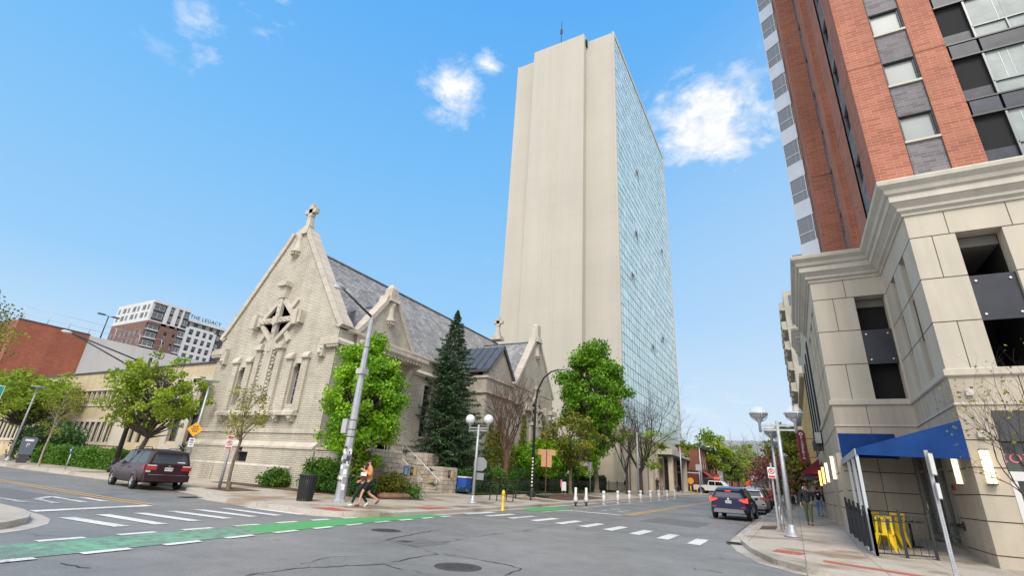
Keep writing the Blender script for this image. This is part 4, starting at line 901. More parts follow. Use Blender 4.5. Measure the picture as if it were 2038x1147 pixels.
g = MB(); g.box(TX-.6,-16.8,84.8,108.2,6.5,6.7); g.build('canopy_soffit', M_charc, tw, world=True)
for y in (86,98,107): g = MB(); g.box(-17.6,-16.9,y-.4,y+.4,1.2,6.5); g.build('pier', M_tbase, tw, world=True)
am = thing('roof_antenna', 'thin lattice antenna mast on the roof of the concrete tower', 'antenna', (-34.5,76,81))
g = MB()
for a in range(3):
    an_ = a*2.1; g.cyl((.7*math.cos(an_),.7*math.sin(an_),-1),(.5*math.cos(an_),.5*math.sin(an_),15),.05,n=5)
for k in range(10):
    for a in range(3):
        p, q = a*2.1, (a+1)*2.1; g.cyl((.65*math.cos(p),.65*math.sin(p),k*1.5),(.65*math.cos(q),.65*math.sin(q),k*1.5+1.5),.03,n=4)
g.build('mast', M_charc, am); g = MB(); g.cyl((0,0,15),(0,0,22),.08,n=6); g.box(-.3,.3,-.1,.1,18,19.4); g.box(-.15,.15,-.5,-.2,8,11); g.box(.3,.6,-.3,.1,9,12); g.build('aerial', M_blackf, am)

# ================================================================ CORNER BUILDING (right)
def Zk(z): return 1.5+(z-1.5)*.88
cb = thing('corner_block', 'big corner building with a beige panelled podium, heavy moulded cornice and red brick tower above', 'building', (6,26,0))
M_pre = mat('precast_panel', (.49,.45,.375), .8, 0, .09, .35, .12, 40, streak=.10, ssc=1.6)
M_pre2 = mat('precast_lower', (.44,.39,.315), .8, 0, .13, .5, .12, 40, streak=.16, ssc=1.8)
M_joint = mat('panel_joint', (.07,.05,.035), .95)
M_corn = mat('cornice_paint', (.50,.475,.41), .6, 0, .08, .4, streak=.12, ssc=2.4)
M_dpan = mat('dark_steel_panel', (.045,.047,.058), .35, .5, .15, 2)
M_bolt = mat('bolt_steel', (.6,.6,.6), .3, .9)
X1, Y1, X2, Y2 = 1.76, 23.94, 4.38, 18.57
zl, zr3, zr2, za = Zk(5.7), Zk(7.47), Zk(9.1), Zk(10.77)
# upper podium walls
g = MB()
facade(g, (X1,Y1), (1,0), (0,-1), X2-X1, Zk(5.57), Zk(11.75), [(3.27-X1,X2-X1-.06,zl+.04,za)], .5)
facade(g, (X2,Y2), (1,0), (0,-1), 9.0, Zk(5.57), Zk(11.75), [(5.53-X2,6.64-X2,zl+.04,za),(8.2-X2,9.3-X2,zl+.04,za)], .5)
facade(g, (X2,Y2), (0,1), (-1,0), Y1-Y2, Zk(5.57), Zk(11.75), [(1.35,2.1,zl+.04,za),(3.3,4.0,zl+.04,za)], .35)
facade(g, (X1,Y1), (0,1), (-1,0), 9.2, Zk(5.57), Zk(11.75), [(1.3,2.2,zl+.04,za),(3.2,4.6,zl+.04,za),(5.6,7.0,zl+.04,za)], .35)
g.build('podium_wall', M_pre, cb, world=True)
g = MB(); g.quad((X1,33.1,0),(X1,33.1,16),(14,33.1,16),(14,33.1,0)); g.quad((X1,33.14,0),(14,33.14,0),(14,33.14,11.7),(X1,33.14,11.7)); g.build('podium_wall', M_pre, cb, world=True)
# what shows inside the openings: deck edge, dark interior
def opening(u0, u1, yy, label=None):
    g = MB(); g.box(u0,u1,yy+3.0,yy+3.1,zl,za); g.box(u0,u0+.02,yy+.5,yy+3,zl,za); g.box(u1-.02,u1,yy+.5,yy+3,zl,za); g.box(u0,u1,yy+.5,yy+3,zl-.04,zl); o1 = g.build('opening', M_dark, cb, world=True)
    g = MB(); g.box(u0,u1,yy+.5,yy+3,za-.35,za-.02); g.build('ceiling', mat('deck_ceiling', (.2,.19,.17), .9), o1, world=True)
    g = MB(); g.box(u0+.02,u1-.02,yy+.12,yy+.17,zr3,zr2); p_ = g.build('steel_panel', M_dpan, cb, world=True)
    g = MB()
    for x in (u0+.16,u1-.16):
        for z in (zr3+.18,zr2-.18): g.cyl((x,yy+.12,z),(x,yy+.085,z),.035,n=8)
    g.build('bolt', M_bolt, p_, world=True)
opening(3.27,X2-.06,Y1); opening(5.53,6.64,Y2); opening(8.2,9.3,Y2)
lt = thing('ceiling_light', 'small lit strip light inside the lowest dark opening of the beige podium', 'lamp', (4.05,25.2,zl+.3)); MB().box(-.3,.3,-.05,.05,0,.05).build('tube', mat('warm_lamp', (1,.75,.4), .5, emit=5), lt); MB().box(-.32,.32,-.07,.07,.05,.09).build('housing', M_gray, lt)
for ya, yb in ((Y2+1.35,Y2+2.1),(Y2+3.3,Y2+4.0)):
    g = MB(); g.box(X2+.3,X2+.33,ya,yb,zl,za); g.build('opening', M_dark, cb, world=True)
    g = MB(); g.box(X2+.12,X2+.16,ya,yb,zr3,zr2); p_ = g.build('steel_panel', M_dpan, cb, world=True)
for ya, yb in ((1.3,2.2),(3.2,4.6),(5.6,7.0)):
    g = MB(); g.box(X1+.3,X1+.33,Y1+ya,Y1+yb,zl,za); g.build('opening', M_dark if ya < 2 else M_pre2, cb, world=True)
# joints (one thin sunken line pattern)
g = MB(); e = .003
for z in (zr3,zr2,za,Zk(4.7)):
    for a,b in (((X1,3.27) if z in (zr3,zr2) else (X1,X2)),): g.box(a-e,b,Y1-e,Y1,z-.015,z+.015)
    for a,b in (((X2,5.53),(6.64,8.2),(9.3,13)) if z in (zr3,zr2) else ((X2,13),)): g.box(a-e,b,Y2-e,Y2,z-.015,z+.015)
    g.box(X2-e,X2,Y2,Y1,z-.015,z+.015); g.box(X1-e,X1,Y1,33.1,z-.015,z+.015)
for x,z0,z1 in ((2.5,zr2,za),(2.5,zl,zr3),(3.0,za,Zk(11.7)),(2.9,Zk(4.7),Zk(5.55))): g.box(x-.011,x+.011,Y1-e,Y1,z0,z1)
for x,z0,z1 in ((4.95,zr2,za),(4.95,zl,zr3),(5.4,za,Zk(11.7)),(6.9,za,Zk(11.7)),(5.9,Zk(4.7),Zk(5.55))): g.box(x-.011,x+.011,Y2-e,Y2,z0,z1)
for y in (19.5,20.5,21.7,22.7): g.box(X2-e,X2,y-.008,y+.008,Zk(4.7),Zk(5.55))
g.build('panel_joint', M_joint, cb, world=True)
# swept mouldings
def sweep(mb, path, prof, closed=False):
    """path 2D, outward = left of travel; prof [(out,z)]"""
    n = len(path); rows = []
    for i, p in enumerate(path):
        d0 = (Vector(path[i])-Vector(path[i-1])).normalized() if i > 0 else None
        d1 = (Vector(path[i+1])-Vector(path[i])).normalized() if i < n-1 else None
        if d0 is None: nn = Vector((-d1.y,d1.x)); k = 1
        elif d1 is None: nn = Vector((-d0.y,d0.x)); k = 1
        else:
            n0, n1 = Vector((-d0.y,d0.x)), Vector((-d1.y,d1.x)); nn = (n0+n1).normalized(); k = 1/max(.2,nn.dot(n0))
        rows.append([(p[0]+nn.x*o_*k, p[1]+nn.y*o_*k, z) for o_, z in prof])
    m = len(prof); mb.add([v for r in rows for v in r], [(i*m+j,(i+1)*m+j,(i+1)*m+j+1,i*m+j+1) for i in range(n-1) for j in range(m-1)], False)
path = [(X1,33.1),(X1,Y1),(X2,Y1),(X2,Y2),(14,Y2)]
path = path  # travel along -Y then +X: outward is on the right, so reverse the travel
pth = path[::-1]
def outw(pth): return pth
g = MB(); z0, z1 = Zk(11.72), Zk(13.05)
prof = [(.0,z0-.02),(.06,z0),(.06,z0+.09),(.16,z0+.16),(.16,z0+.26),(.30,z0+.42),(.34,z0+.44),(.34,z0+.66),(.42,z0+.72),(.46,z0+.86),(.56,z0+.96),(.60,z0+1.0),(.62,z1-.04),(.60,z1),(-.6,z1+.02)]
sweep(g, [(14,Y2),(X2,Y2),(X2,Y1),(X1,Y1),(X1,33.1)], [(-a if False else a,z) for a,z in prof])
cor = g.build('cornice', M_corn, cb, world=True)
g = MB(); zz = Zk(5.57)
sweep(g, [(14,Y2),(X2,Y2),(X2,Y1),(X1,Y1),(X1,33.1)], [(0,zz-.02),(.05,zz),(.08,zz+.03),(.08,zz+.2),(0,zz+.24)])
sweep(g, [(14,Y2),(X2,Y2),(X2,Y1),(X1,Y1),(X1,33.1)], [(0,Zk(4.62)),(.04,Zk(4.64)),(.04,Zk(4.7)),(0,Zk(4.72))])
g.build('string_course', M_pre, cb, world=True)
# lower podium
g = MB(); zt = Zk(5.57)
facade(g, (X1,Y1), (1,0), (0,-1), 4.05-X1, -.3, zt, [], .1)
facade(g, (4.05,Y1), (1,0), (0,-1), X2-4.05, 3.6, zt, [], .1)
facade(g, (X2,Y2), (0,1), (-1,0), 2.75, -.3, zt, [], .1); facade(g, (X2,Y2+2.75), (0,1), (-1,0), Y1-Y2-2.75, 3.6, zt, [], .1)
facade(g, (X2,Y2), (1,0), (0,-1), 9.0, -.3, zt, [(.72,5.2,1.1,3.3)], .3)
facade(g, (X1,Y1), (0,1), (-1,0), 16.5, 3.25, zt, [], .1)
g.build('podium_wall', M_pre2, cb, world=True)
for a, b in ((23.94,26.2),(28.9,31.0),(33.0,34.9),(37.2,39.4)):
    g = MB(); zb = pav(1.6,(a+b)/2)-.3
    g.box(1.56 if a > 24 else 1.6,X1+.35,a+.004,b,zb,3.25); g.build('pier', M_pre2, cb, world=True)
    g = MB(); [g.box(1.555 if a>24 else 1.595,1.62,a,b,z-.015,z+.015) for z in (1.26,1.85,2.5)]; g.build('panel_joint', M_joint, cb, world=True)
for a, b in ((26.2,28.9),(31.0,33.0),(34.9,37.2)):
    g = MB(); g.box(2.1,2.14,a,b,.3,3.25); g.build('shop_window', M_darkg, cb, world=True); g = MB(); g.box(1.9,2.1,a,b,.2,.8); g.build('stall_riser', M_pre2, cb, world=True)
    g = MB(); g.box(2.02,2.1,a,b,2.2,2.3); g.box(2.02,2.1,(a+b)/2-.03,(a+b)/2+.03,.8,3.25); g.build('frame', M_blackf, cb, world=True)
g = MB()
for z in (1.23,1.88,2.58,3.3):
    g.box(X1,4.05,Y1-e,Y1,z-.015,z+.015); g.box(X2-e,X2,Y2,Y2+2.7,z-.015,z+.015)
    g.box(X2-e,X2+.72 if z > .5 and z < 3.3 else 13,Y2-e,Y2,z-.015,z+.015)
g.box(X2-e,9,Y2-e,Y2,.41,.438); g.box(X2-e,X2,Y2,Y2+2.7,.41,.438); g.box(2.9,2.92,Y1-e,Y1,.3,4.3); g.build('panel_joint', M_joint, cb, world=True)
# shop window with letters
M_shopg = glass('shop_glass', (.05,.06,.055), .1, .6)
g = MB(); g.box(X2+.72,X2+5.2,Y2+.25,Y2+.28,1.1,3.3); sw = g.build('shop_window', M_shopg, cb, world=True)
g = MB(); g.box(X2+.7,X2+5.2,Y2-.03,Y2+.24,2.27,2.5); g.box(X2+.7,X2+.83,Y2-.02,Y2+.24,1.1,2.27); g.build('frame', mat('white_frame', (.6,.6,.6), .5), sw, world=True)
g = MB(); g.box(X2+.72,X2+5.2,Y2-.01,Y2+.2,3.28,4.1); g.build('fascia', M_charc, cb, world=True)
M_pink = mat('pink_lettering', (.75,.16,.2), .5)
text_mesh('shop_lettering', 'COT', .34, M_pink, sw, (5.36,Y2+.235,2.84), (RZ90,0,0), .006, 1.0, True, 1.1)
# glazed entrance set at an angle
dA, dB = Vector((4.03,Y1+.0)), Vector((4.37,Y2+2.75)); dd = (dB-dA).normalized(); dn = Vector((-dd.y*-1,-dd.x)) 
dn = Vector((dd.y,-dd.x)); L_ = (dB-dA).length
zf = .42; dr = MB(); P_ = lambda a,z,o_=0: (dA.x+dd.x*a+dn.x*o_, dA.y+dd.y*a+dn.y*o_, z)
dr.quad(P_(0,zf),P_(L_,zf),P_(L_,3.6),P_(0,3.6)); ent_ = dr.build('entrance_glass', M_shopg, cb, world=True)
g = MB()
def fr(a0,a1,z0,z1):
    s_ = -1 if dn.x > 0 else 1
    vs = [P_(a,z,s_*o_) for o_ in (.0,.07) for a,z in ((a0,z0),(a1,z0),(a1,z1),(a0,z1))]; g.add(vs, [(0,1,2,3),(7,6,5,4),(0,4,5,1),(1,5,6,2),(2,6,7,3),(3,7,4,0)])
for a in (0,.12,.95,1.1,1.9,L_-.08): fr(a,a+.07,zf,3.6)
for z in (zf,zf+.22,2.6,3.5): fr(0,L_,z,z+.07)
fr(.14,.95,zf,zf+.3); g.build('door_frame', mat('brushed_frame', (.32,.33,.32), .4, .6), ent_, world=True)
g = MB(); s_ = -1 if dn.x > 0 else 1; g.tube([P_(.8,1.15,s_*.07),P_(.8,1.15,s_*.16),P_(.8,1.65,s_*.16),P_(.8,1.65,s_*.07)],.018,6); g.build('handle', M_bolt, ent_, world=True)
text_mesh('house_number', '122', .3, mat('number_vinyl', (.3,.1,.07), .6), ent_, P_(.5,3.05,s_*.03), (RZ90,0,math.atan2(dd.y,dd.x)), .004, 1.0, True)
# wall lights
M_lampc = mat('lit_lamp_cover', (1.0,.80,.50), .5, emit=.9); M_lampy = mat('lit_lamp_warm', (1,.6,.18), .5, emit=.9)
def sconce(x, y, z0, z1, n, label, m=M_lampc, w=.085):
    t_ = thing('wall_light', label, 'wall light', (x,y,z0), 0, 'lit wall lights on the beige building'); k = MB(); q = MB()
    if n == 'x': k.box(-.11,0,-w,w,0,z1-z0); q.box(-.115,0,-w-.01,w+.01,-.04,0); q.box(-.115,0,-w-.01,w+.01,z1-z0,z1-z0+.03); q.box(-.116,-.11,-w,w,.14,.155)
    else: k.box(-w,w,-.16,0,0,z1-z0); q.box(-w-.01,w+.01,-.165,0,-.04,0); q.box(-w-.01,w+.01,-.165,0,z1-z0,z1-z0+.03); q.box(-w,w,-.166,-.16,.14,.155); q.box(-w,w,-.166,-.16,z1-z0-.16,z1-z0-.145); q.box(-.006,.006,-.166,-.16,0,z1-z0)
    k.build('lamp_cover', m, t_); q.build('bracket', M_iron, t_)
sconce(X2,20.0,2.17,3.15,'x','tall lit wall light under the blue awning edge beside the entrance'); sconce(4.68,Y2,2.17,3.02,'y','tall lit wall light on the wall face beside the shop window')
for i,(y, m_) in enumerate(((25.3,M_lampc),(30.2,M_lampc),(34.2,M_lampy),(38.7,M_lampy))):
    sconce(1.56,y,2.3,3.2,'x',['tall lit wall light on the corner pier, nearest to the blue awning','tall lit wall light on the second pier from the blue awning','amber lit wall light on the third pier from the blue awning','amber lit wall light next to the maroon awning'][i], m_)
for x, z, lb in ((4.75,4.6,'upper of two small box floodlights on the beige corner wall'),(4.75,3.45,'lower of two small box floodlights on the beige corner wall')):
    t_ = thing('floodlight', lb, 'floodlight', (x,Y2,z)); MB().box(-.08,.08,-.1,0,-.08,.08).build('housing', M_lime, t_); MB().box(-.05,.05,-.105,-.1,-.05,.05).build('lens', M_gray, t_)
t_ = thing('alarm_box', 'small dark red alarm box on the wall right of the entrance', 'alarm box', (X2,20.95,2.1)); MB().box(-.06,0,-.09,.09,-.09,.09).build('housing', mat('dark_red', (.25,.02,.02), .5), t_); MB().cyl((-.06,0,0),(-.07,0,0),.04,n=10).build('lens', M_blackf, t_)
t_ = thing('fire_inlet', 'black twin fire hose inlet on the wall beside the entrance', 'fire inlet', (X2,21.0,1.0)); g = MB(); g.cyl((0,0,0),(-.12,0,0),.06,n=10); g.cyl((-.1,0,.02),(-.3,-.12,.02),.05,n=10); g.cyl((-.1,0,.02),(-.3,.12,.02),.05,n=10); g.build('pipe', M_iron, t_); MB().cyl((0,0,0),(-.03,0,0),.13,n=14).build('plate', M_iron, t_)
# ---- red brick tower
M_rbrick = brick('red_brick', (.43,.155,.095), (.33,.105,.06), (.42,.29,.23), .46, .125, .009, bump=.7, var=.14, vs=.4, streak=.14, ssc=.9)
M_gbrick = brick('grey_brick', (.20,.185,.20), (.12,.115,.13), (.26,.24,.24), .40, .115, .009, bump=.7, var=.22, vs=.8)
BX, BY, zb, ztp = 3.99, 19.0, Zk(13.0), 48.0; fl = 2.6
g = MB(); hol = [(1.1,2.12,13.69+fl*k-.0,13.69+fl*k+1.14) for k in range(12)]
facade(g, (BX,BY), (1,0), (0,-1), 1.1, zb, ztp, [], .1)
facade(g, (BX+2.12,BY), (1,0), (0,-1), .93, zb, ztp, [], .1)
facade(g, (BX,BY), (0,1), (-1,0), 1.6, zb, ztp, [], .1); facade(g, (BX,BY+3.0), (0,1), (-1,0), 2.2, zb, ztp, [], .1)
g.quad((BX,24.2,zb),(3.75,24.2,zb),(3.75,24.2,ztp),(BX,24.2,ztp)); facade(g, (3.75,24.2), (0,1), (-1,0), 1.5, zb, ztp, [], .1)
g.quad((3.75,26.5,zb),(2.9,26.5,zb),(2.9,26.5,ztp),(3.75,26.5,ztp)); facade(g, (2.9,26.5), (0,1), (-1,0), 2.0, zb, ztp, [], .1); g.quad((3.8,24.2,ztp),(14,24.2,ztp),(14,19,ztp),(3.99,19,ztp))
g.build('brick_wall', M_rbrick, cb, world=True)
g = MB()
facade(g, (BX+1.1,BY+.04), (1,0), (0,-1), 1.02, zb+.35, ztp, [(.03,.99,13.69+fl*k,13.69+fl*k+1.14) for k in range(12)], .22)
g.build('grey_brick_panel', M_gbrick, cb, world=True); g = MB()
facade(g, (BX+.06,BY+1.6), (0,1), (-1,0), 1.4, zb, ztp, [(.1,1.3,13.69+fl*k,13.69+fl*k+1.14) for k in range(12)], .2)
g.build('grey_brick_panel', M_gbrick, cb, world=True); g = MB()
facade(g, (3.76,25.7), (0,1), (-1,0), .8, zb, ztp, [(.1,.7,13.69+fl*k,13.69+fl*k+1.14) for k in range(12)], .2)
g.build('grey_brick_panel', M_gbrick, cb, world=True)
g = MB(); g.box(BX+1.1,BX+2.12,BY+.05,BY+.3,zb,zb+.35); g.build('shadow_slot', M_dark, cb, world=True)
M_blind = mat('window_blind', (.27,.30,.31), .35, 0, .08, .6, spec=.4)
for k in range(12):
    z = 13.69+fl*k
    winpart(cb, (BX+1.1,BY+.04), (1,0), (0,-1), .03,.99,z,z+1.14,.14,M_blind,M_blackf,fw=.05)
    g = MB(); g.box(BX+1.1,BX+2.12,BY-.03,BY+.06,z-.09,z); g.build('window_sill', M_corn, cb, world=True)
    winpart(cb, (BX+.06,BY+1.6), (0,1), (-1,0), .1,1.3,z,z+1.14,.14,M_winL,M_blackf)
    winpart(cb, (3.76,25.7), (0,1), (-1,0), .1,.7,z,z+1.14,.14,M_winL,M_blackf)
g = MB()
for k in range(4):
    z = 17.5+k*7.8; g.box(BX-e,BX+1.1,BY-e,BY,z-.015,z+.015); g.box(BX+2.12,BX+3.05,BY-e,BY,z-.015,z+.015); g.box(BX-e,BX,BY,BY+1.6,z-.015,z+.015); g.box(BX-e,BX,BY+3,24.2,z-.015,z+.015); g.box(2.9,3.75,26.5-e,26.5,z-.015,z+.015)
for x in (BX+1.1,BX+2.12): g.box(x-.012,x+.012,BY-e,BY+.02,zb,ztp)
g.build('panel_joint', M_joint, cb, world=True)
# glazed bay on the right: dark spandrels, recessed dark part, windows with curtains
GX = BX+3.05
g = MB(); g.box(GX,14,BY+.1,BY+.2,zb,ztp); g.build('bay_wall', M_dark, cb, world=True)
g = MB(); g.box(4.27,14,19.32,40,zb-.4,ztp-.1); g.box(4.03,4.26,24.3,40,zb-.4,ztp-.1); g.box(3.0,4.02,26.6,40,zb-.4,ztp-.1); g.build('core_wall', M_dark, cb, world=True)
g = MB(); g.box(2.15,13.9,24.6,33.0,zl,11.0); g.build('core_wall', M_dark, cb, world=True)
M_span = mat('spandrel_panel', (.03,.035,.05), .4, .1, .45, 2.2, spec=.3); M_curt = mat('curtain', (.27,.31,.31), .4, 0, .25, 1.2, spec=.25)
for k in range(-1,12):
    z = 14.83+k*fl
    g = MB(); g.box(GX+.05,GX+.82,BY-.02,BY+.1,z+1.92,z+2.54); g.box(GX+.9,14,BY-.02,BY+.1,z+1.92,z+2.54); g.build('spandrel', M_span, cb, world=True)
    g = MB(); g.box(GX,14,BY-.05,BY+.08,z+1.86,z+1.92); g.box(GX,14,BY-.05,BY+.08,z+2.54,z+2.6); g.build('frame', M_blackf, cb, world=True)
    for a,b in ((GX+.86,GX+2.7),(GX+2.75,GX+4.5)):
        g = MB(); g.box(a,b,BY+.04,BY+.08,z,z+1.86); w_ = g.build('window', M_curt, cb, world=True)
        g = MB(); [g.box(x-.03,x+.03,BY-.02,BY+.04,z,z+1.86) for x in (a,b)]; g.box(a,b,BY-.02,BY+.04,z+.52,z+.57); g.box((a+b)/2-.02,(a+b)/2+.02,BY-.02,BY+.04,z,z+.52); g.build('frame', mat('grey_alu', (.16,.17,.18), .4, .5), w_, world=True)
        g = MB(); rr = random.Random(k*3+int(a)); [g.box(x,x+.02,BY+.032,BY+.038,z+.57,z+1.8) for x in [a+.2+rr.random()*1.3 for _ in range(3)]]; g.build('curtain_fold', M_gray, w_, world=True)
    g = MB(); g.box(GX+.02,GX+.82,BY+.09,BY+.098,z,z+.5); g.build('balcony_screen', M_span, cb, world=True)
# glazed balconies stack farther back
M_wband = mat('balcony_band', (.62,.66,.72), .4, .2, .08, .8)
bA, bB = Vector((2.78,28.2)), Vector((2.02,28.75)); bd_ = (bB-bA).normalized(); bn_ = Vector((bd_.y,-bd_.x)); bn_ = bn_ if bn_.y < 0 else -bn_
def bp_(a,z,o_=0): return (bA.x+bd_.x*a+bn_.x*o_, bA.y+bd_.y*a+bn_.y*o_, z)
def bbox(g,a0,a1,z0,z1,o0,o1):
    vs = [bp_(a,z,o_) for o_ in (o0,o1) for a,z in ((a0,z0),(a1,z0),(a1,z1),(a0,z1))]; g.add(vs,[(0,1,2,3),(7,6,5,4),(0,4,5,1),(1,5,6,2),(2,6,7,3),(3,7,4,0)])
BL = (bB-bA).length; M_bg = glass('balcony_glass_m',(.20,.22,.25),.08,.6)
g = MB(); bbox(g,0,BL,zb-2,ztp,-1.2,-.9); g.build('balcony_core', M_charc, cb, world=True)
for k in range(15):
    z = 11.0+k*fl
    g = MB(); bbox(g,-.05,BL+.03,z,z+1.05,-.85,.0); g.build('balcony_band', M_wband, cb, world=True)
    g = MB(); bbox(g,0,BL,z+1.05,z+2.6,-.05,-.03); bbox(g,BL-.03,BL,z+1.05,z+2.6,-.85,-.05); bw = g.build('balcony_glass', M_bg, cb, world=True)
    g = MB(); [bbox(g,a,a+.04,z+1.05,z+2.6,-.04,-.0) for a in (0,BL-.04)]; bbox(g,0,BL,z+1.6,z+1.65,-.04,.0); g.build('frame', M_wband, bw, world=True)
    g = MB(); bbox(g,.25,.34,z+1.1,z+2.5,-.03,-.026); g.build('blind', M_blind, bw, world=True)
g = MB(); g.cyl((2.86,28.3,zb),(2.86,28.3,ztp),.05,n=6); g.build('downpipe', mat('pale_pipe', (.55,.45,.42), .5), cb, world=True)
# ---- blue awning over the patio
aw = thing('blue_awning', 'large royal blue shed awning on four slim posts over the fenced patio', 'awning', (3,21,3))
M_awn = mat('awning_blue', (.008,.042,.17), .85, 0, .22, 1.3, .5, 4, spec=.2); M_awg = mat('awning_edge_grey', (.32,.34,.39), .6)
za_, zb_ = Zk(3.2), Zk(4.15); zc_ = Zk(3.0)
g = MB(); g.quad((X1,Y2,za_),(X2,Y2,zb_),(X2,Y1,zb_),(X1,Y1,za_)); g.quad((X1,Y2,za_-.03),(X1,Y1,za_-.03),(X2,Y1,zb_-.03),(X2,Y2,zb_-.03)); g.build('roof_fabric', M_awn, aw, world=True)
g = MB(); g.prism([(X1+.01,zc_),(X2+.0,zc_-.05),(X2,zb_),(X1+.01,za_)],'y',Y2-.02,Y2); g.build('end_fabric', M_awn, aw, world=True)
g = MB(); g.box(X1+.02,3.6,Y1-.03,Y1-.005,Zk(3.3),Zk(4.33)); g.build('wall_fabric', M_awn, aw, world=True)
g = MB(); g.box(X1-.03,X1,Y2-.02,Y1,zc_-.02,za_); g.prism([(Y1,Zk(2.95)),(Y1,Zk(4.33)),(Y1+.5,Zk(4.1)),(Y1+.5,Zk(2.95))],'x',X1-.03,X1-.005); g.build('valance', M_awg, aw, world=True)
for y in (Y2+.06,20.0,21.6):
    g = MB(); g.box(X1-.03,X1+.05,y-.04,y+.04,pav(X1,y),zc_); g.build('post', mat('silver_post', (.48,.53,.57), .45, .3), aw, world=True)
# ---- maroon awning, door and hanging sign further along
M_mar = mat('awning_maroon', (.16,.012,.03), .8)
ma = thing('maroon_awning', 'dark red barrel awning above a doorway along the street', 'awning', (1.5,41,3))
g = MB(); g.add([(1.6,38.9,3.95),(1.6,46,3.95),(.55,46,3.1),(.55,38.9,3.1),(1.6,38.9,3.0),(1.6,46,3.0),(.55,46,2.9),(.55,38.9,2.9)],[(0,3,2,1),(0,4,7,3),(3,7,6,2),(1,2,6,5),(4,5,6,7)]); g.build('fabric', M_mar, ma, world=True)
g = MB(); g.box(.5,1.6,38.85,46,2.78,2.88); g.build('valance', M_blackf, ma, world=True)
sg = thing('hanging_sign', 'tall dark red hanging sign with white vertical lettering', 'sign', (1.2,48,6))
M_sred = mat('sign_maroon', (.14,.008,.02), .5); M_sedge = mat('sign_edge', (.45,.03,.06), .4)
# set square to the street
def signbody(y0,y1,m,s,nm):
    g = MB(); w_ = .32*s; pts = [(0.95-w_,4.25),(0.95,3.95+ .3*(1-s)),(0.95+w_,4.25),(0.95+w_,6.25),(0.95+w_*.7,6.5),(0.95,6.62-.25*(1-s)),(0.95-w_*.7,6.5),(0.95-w_,6.25)]
    g.prism(pts,'y',y0,y1); return g.build(nm, m, sg, world=True)
signbody(46.5,46.7,M_sedge,1.0,'board'); bd = signbody(46.46,46.499,M_sred,.86,'face')
for i, c_ in enumerate('PIZZERIA'): text_mesh('lettering', c_, .27, M_wht, sg, (.95,46.45,5.95-i*.22), (RZ90,0,0), .006, 1.2, True)
g = MB(); g.cyl((.95,46.46,6.25),(.95,46.44,6.25),.13,n=16); g.build('emblem_disc', M_wht, sg, world=True); g = MB(); g.cyl((.95,46.44,6.25),(.95,46.43,6.25),.07,n=16); g.build('emblem_centre', M_sred, sg, world=True)
g = MB(); g.cyl((1.2,46.6,5.9),(1.8,46.6,5.9),.03,n=6); g.cyl((1.2,46.6,4.5),(1.8,46.6,4.5),.03,n=6); g.build('bracket', M_sedge, sg, world=True)
ac = thing('vent_unit', 'black ventilation box hanging on the wall above the piers', 'vent', (1.4,35,4.6)); MB().box(-.15,.3,-.5,.5,-.45,.05).build('lower_box', M_blackf, ac); MB().box(-.05,.3,-.4,.5,.1,.6).build('upper_box', M_charc, ac); MB().box(0,.3,-.9,-.5,-.1,.5).build('panel', M_gray, ac)
db = thing('brown_shopfront', 'dark red-brown panelled shopfront under the maroon awning', 'shopfront', (1.9,42,0.5)); g = MB(); g.box(1.85,1.95,39.5,47,.2,3.2); g.build('panel', mat('shopfront_brown', (.10,.025,.025), .5), db, world=True); g = MB(); [g.box(1.8,1.85,y,y+.06,.3,3.0) for y in (40,41,42,43,44,45,46)]; g.build('frame', M_blackf, db, world=True)
# ---- buildings beyond
yb = thing('yellow_building', 'narrow pale yellow rendered building beyond the sign', 'building', (3,58,0)); M_yel = mat('yellow_render', (.55,.42,.17), .8, 0, .08, .5)
g = MB(); facade(g,(1.85,46.5),(0,1),(-1,0),24,3.0,10.8,[(2+i*3.2,3.4+i*3.2,z,z+2.0) for i in range(7) for z in (4.2,7.6)],.2); g.quad((1.85,46.5,0),(1.85,46.5,10.8),(12,46.5,10.8),(12,46.5,0)); g.quad((1.85,46.5,10.8),(1.85,70.5,10.8),(12,70.5,10.8),(12,46.5,10.8)); g.build('wall', M_yel, yb, world=True)
for i in range(7):
    for z in (4.2,7.6): winpart(yb,(1.85,46.5),(0,1),(-1,0),2+i*3.2,3.4+i*3.2,z,z+2.0,.15,M_winD,M_white2,rails=(z+1,))
g = MB(); g.box(1.5,2,46.3,70.5,10.8,11.1); g.build('roof_edge', M_corn, yb, world=True); g = MB(); g.box(1.9,2.1,47,70.5,.2,3.0); g.build('shopfront', M_darkg, yb, world=True)
M_nbw = M_dark
nb = thing('stone_building', 'beige building with a second heavy cornice past the corner block', 'building', (3,40,0))
g = MB(); g.box(X1+.03,12,33.2,46.4,3.3,12.6); g.build('wall', M_pre, nb, world=True)
g = MB(); sweep(g,[(12,42),(1.78,42),(1.78,46.4)],[(a*.8,z+1.9) for a,z in prof]); g.build('cornice', M_corn, nb, world=True)
for k in range(4): g = MB(); g.box(X1-.02,X1+.02,34+k*3.1,35.2+k*3.1,4.4,10.5); g.build('window', M_nbw, nb, world=True)
cn = thing('concrete_midrise', 'weathered grey concrete block with serrated balconies beyond the beige corner building', 'building', (8,80,0)); M_oldc = mat('old_concrete', (.40,.38,.33), .9, 0, .2, .5)
g = MB(); g.box(1.9,22,72,98,0,27.8); g.build('wall', M_oldc, cn, world=True)
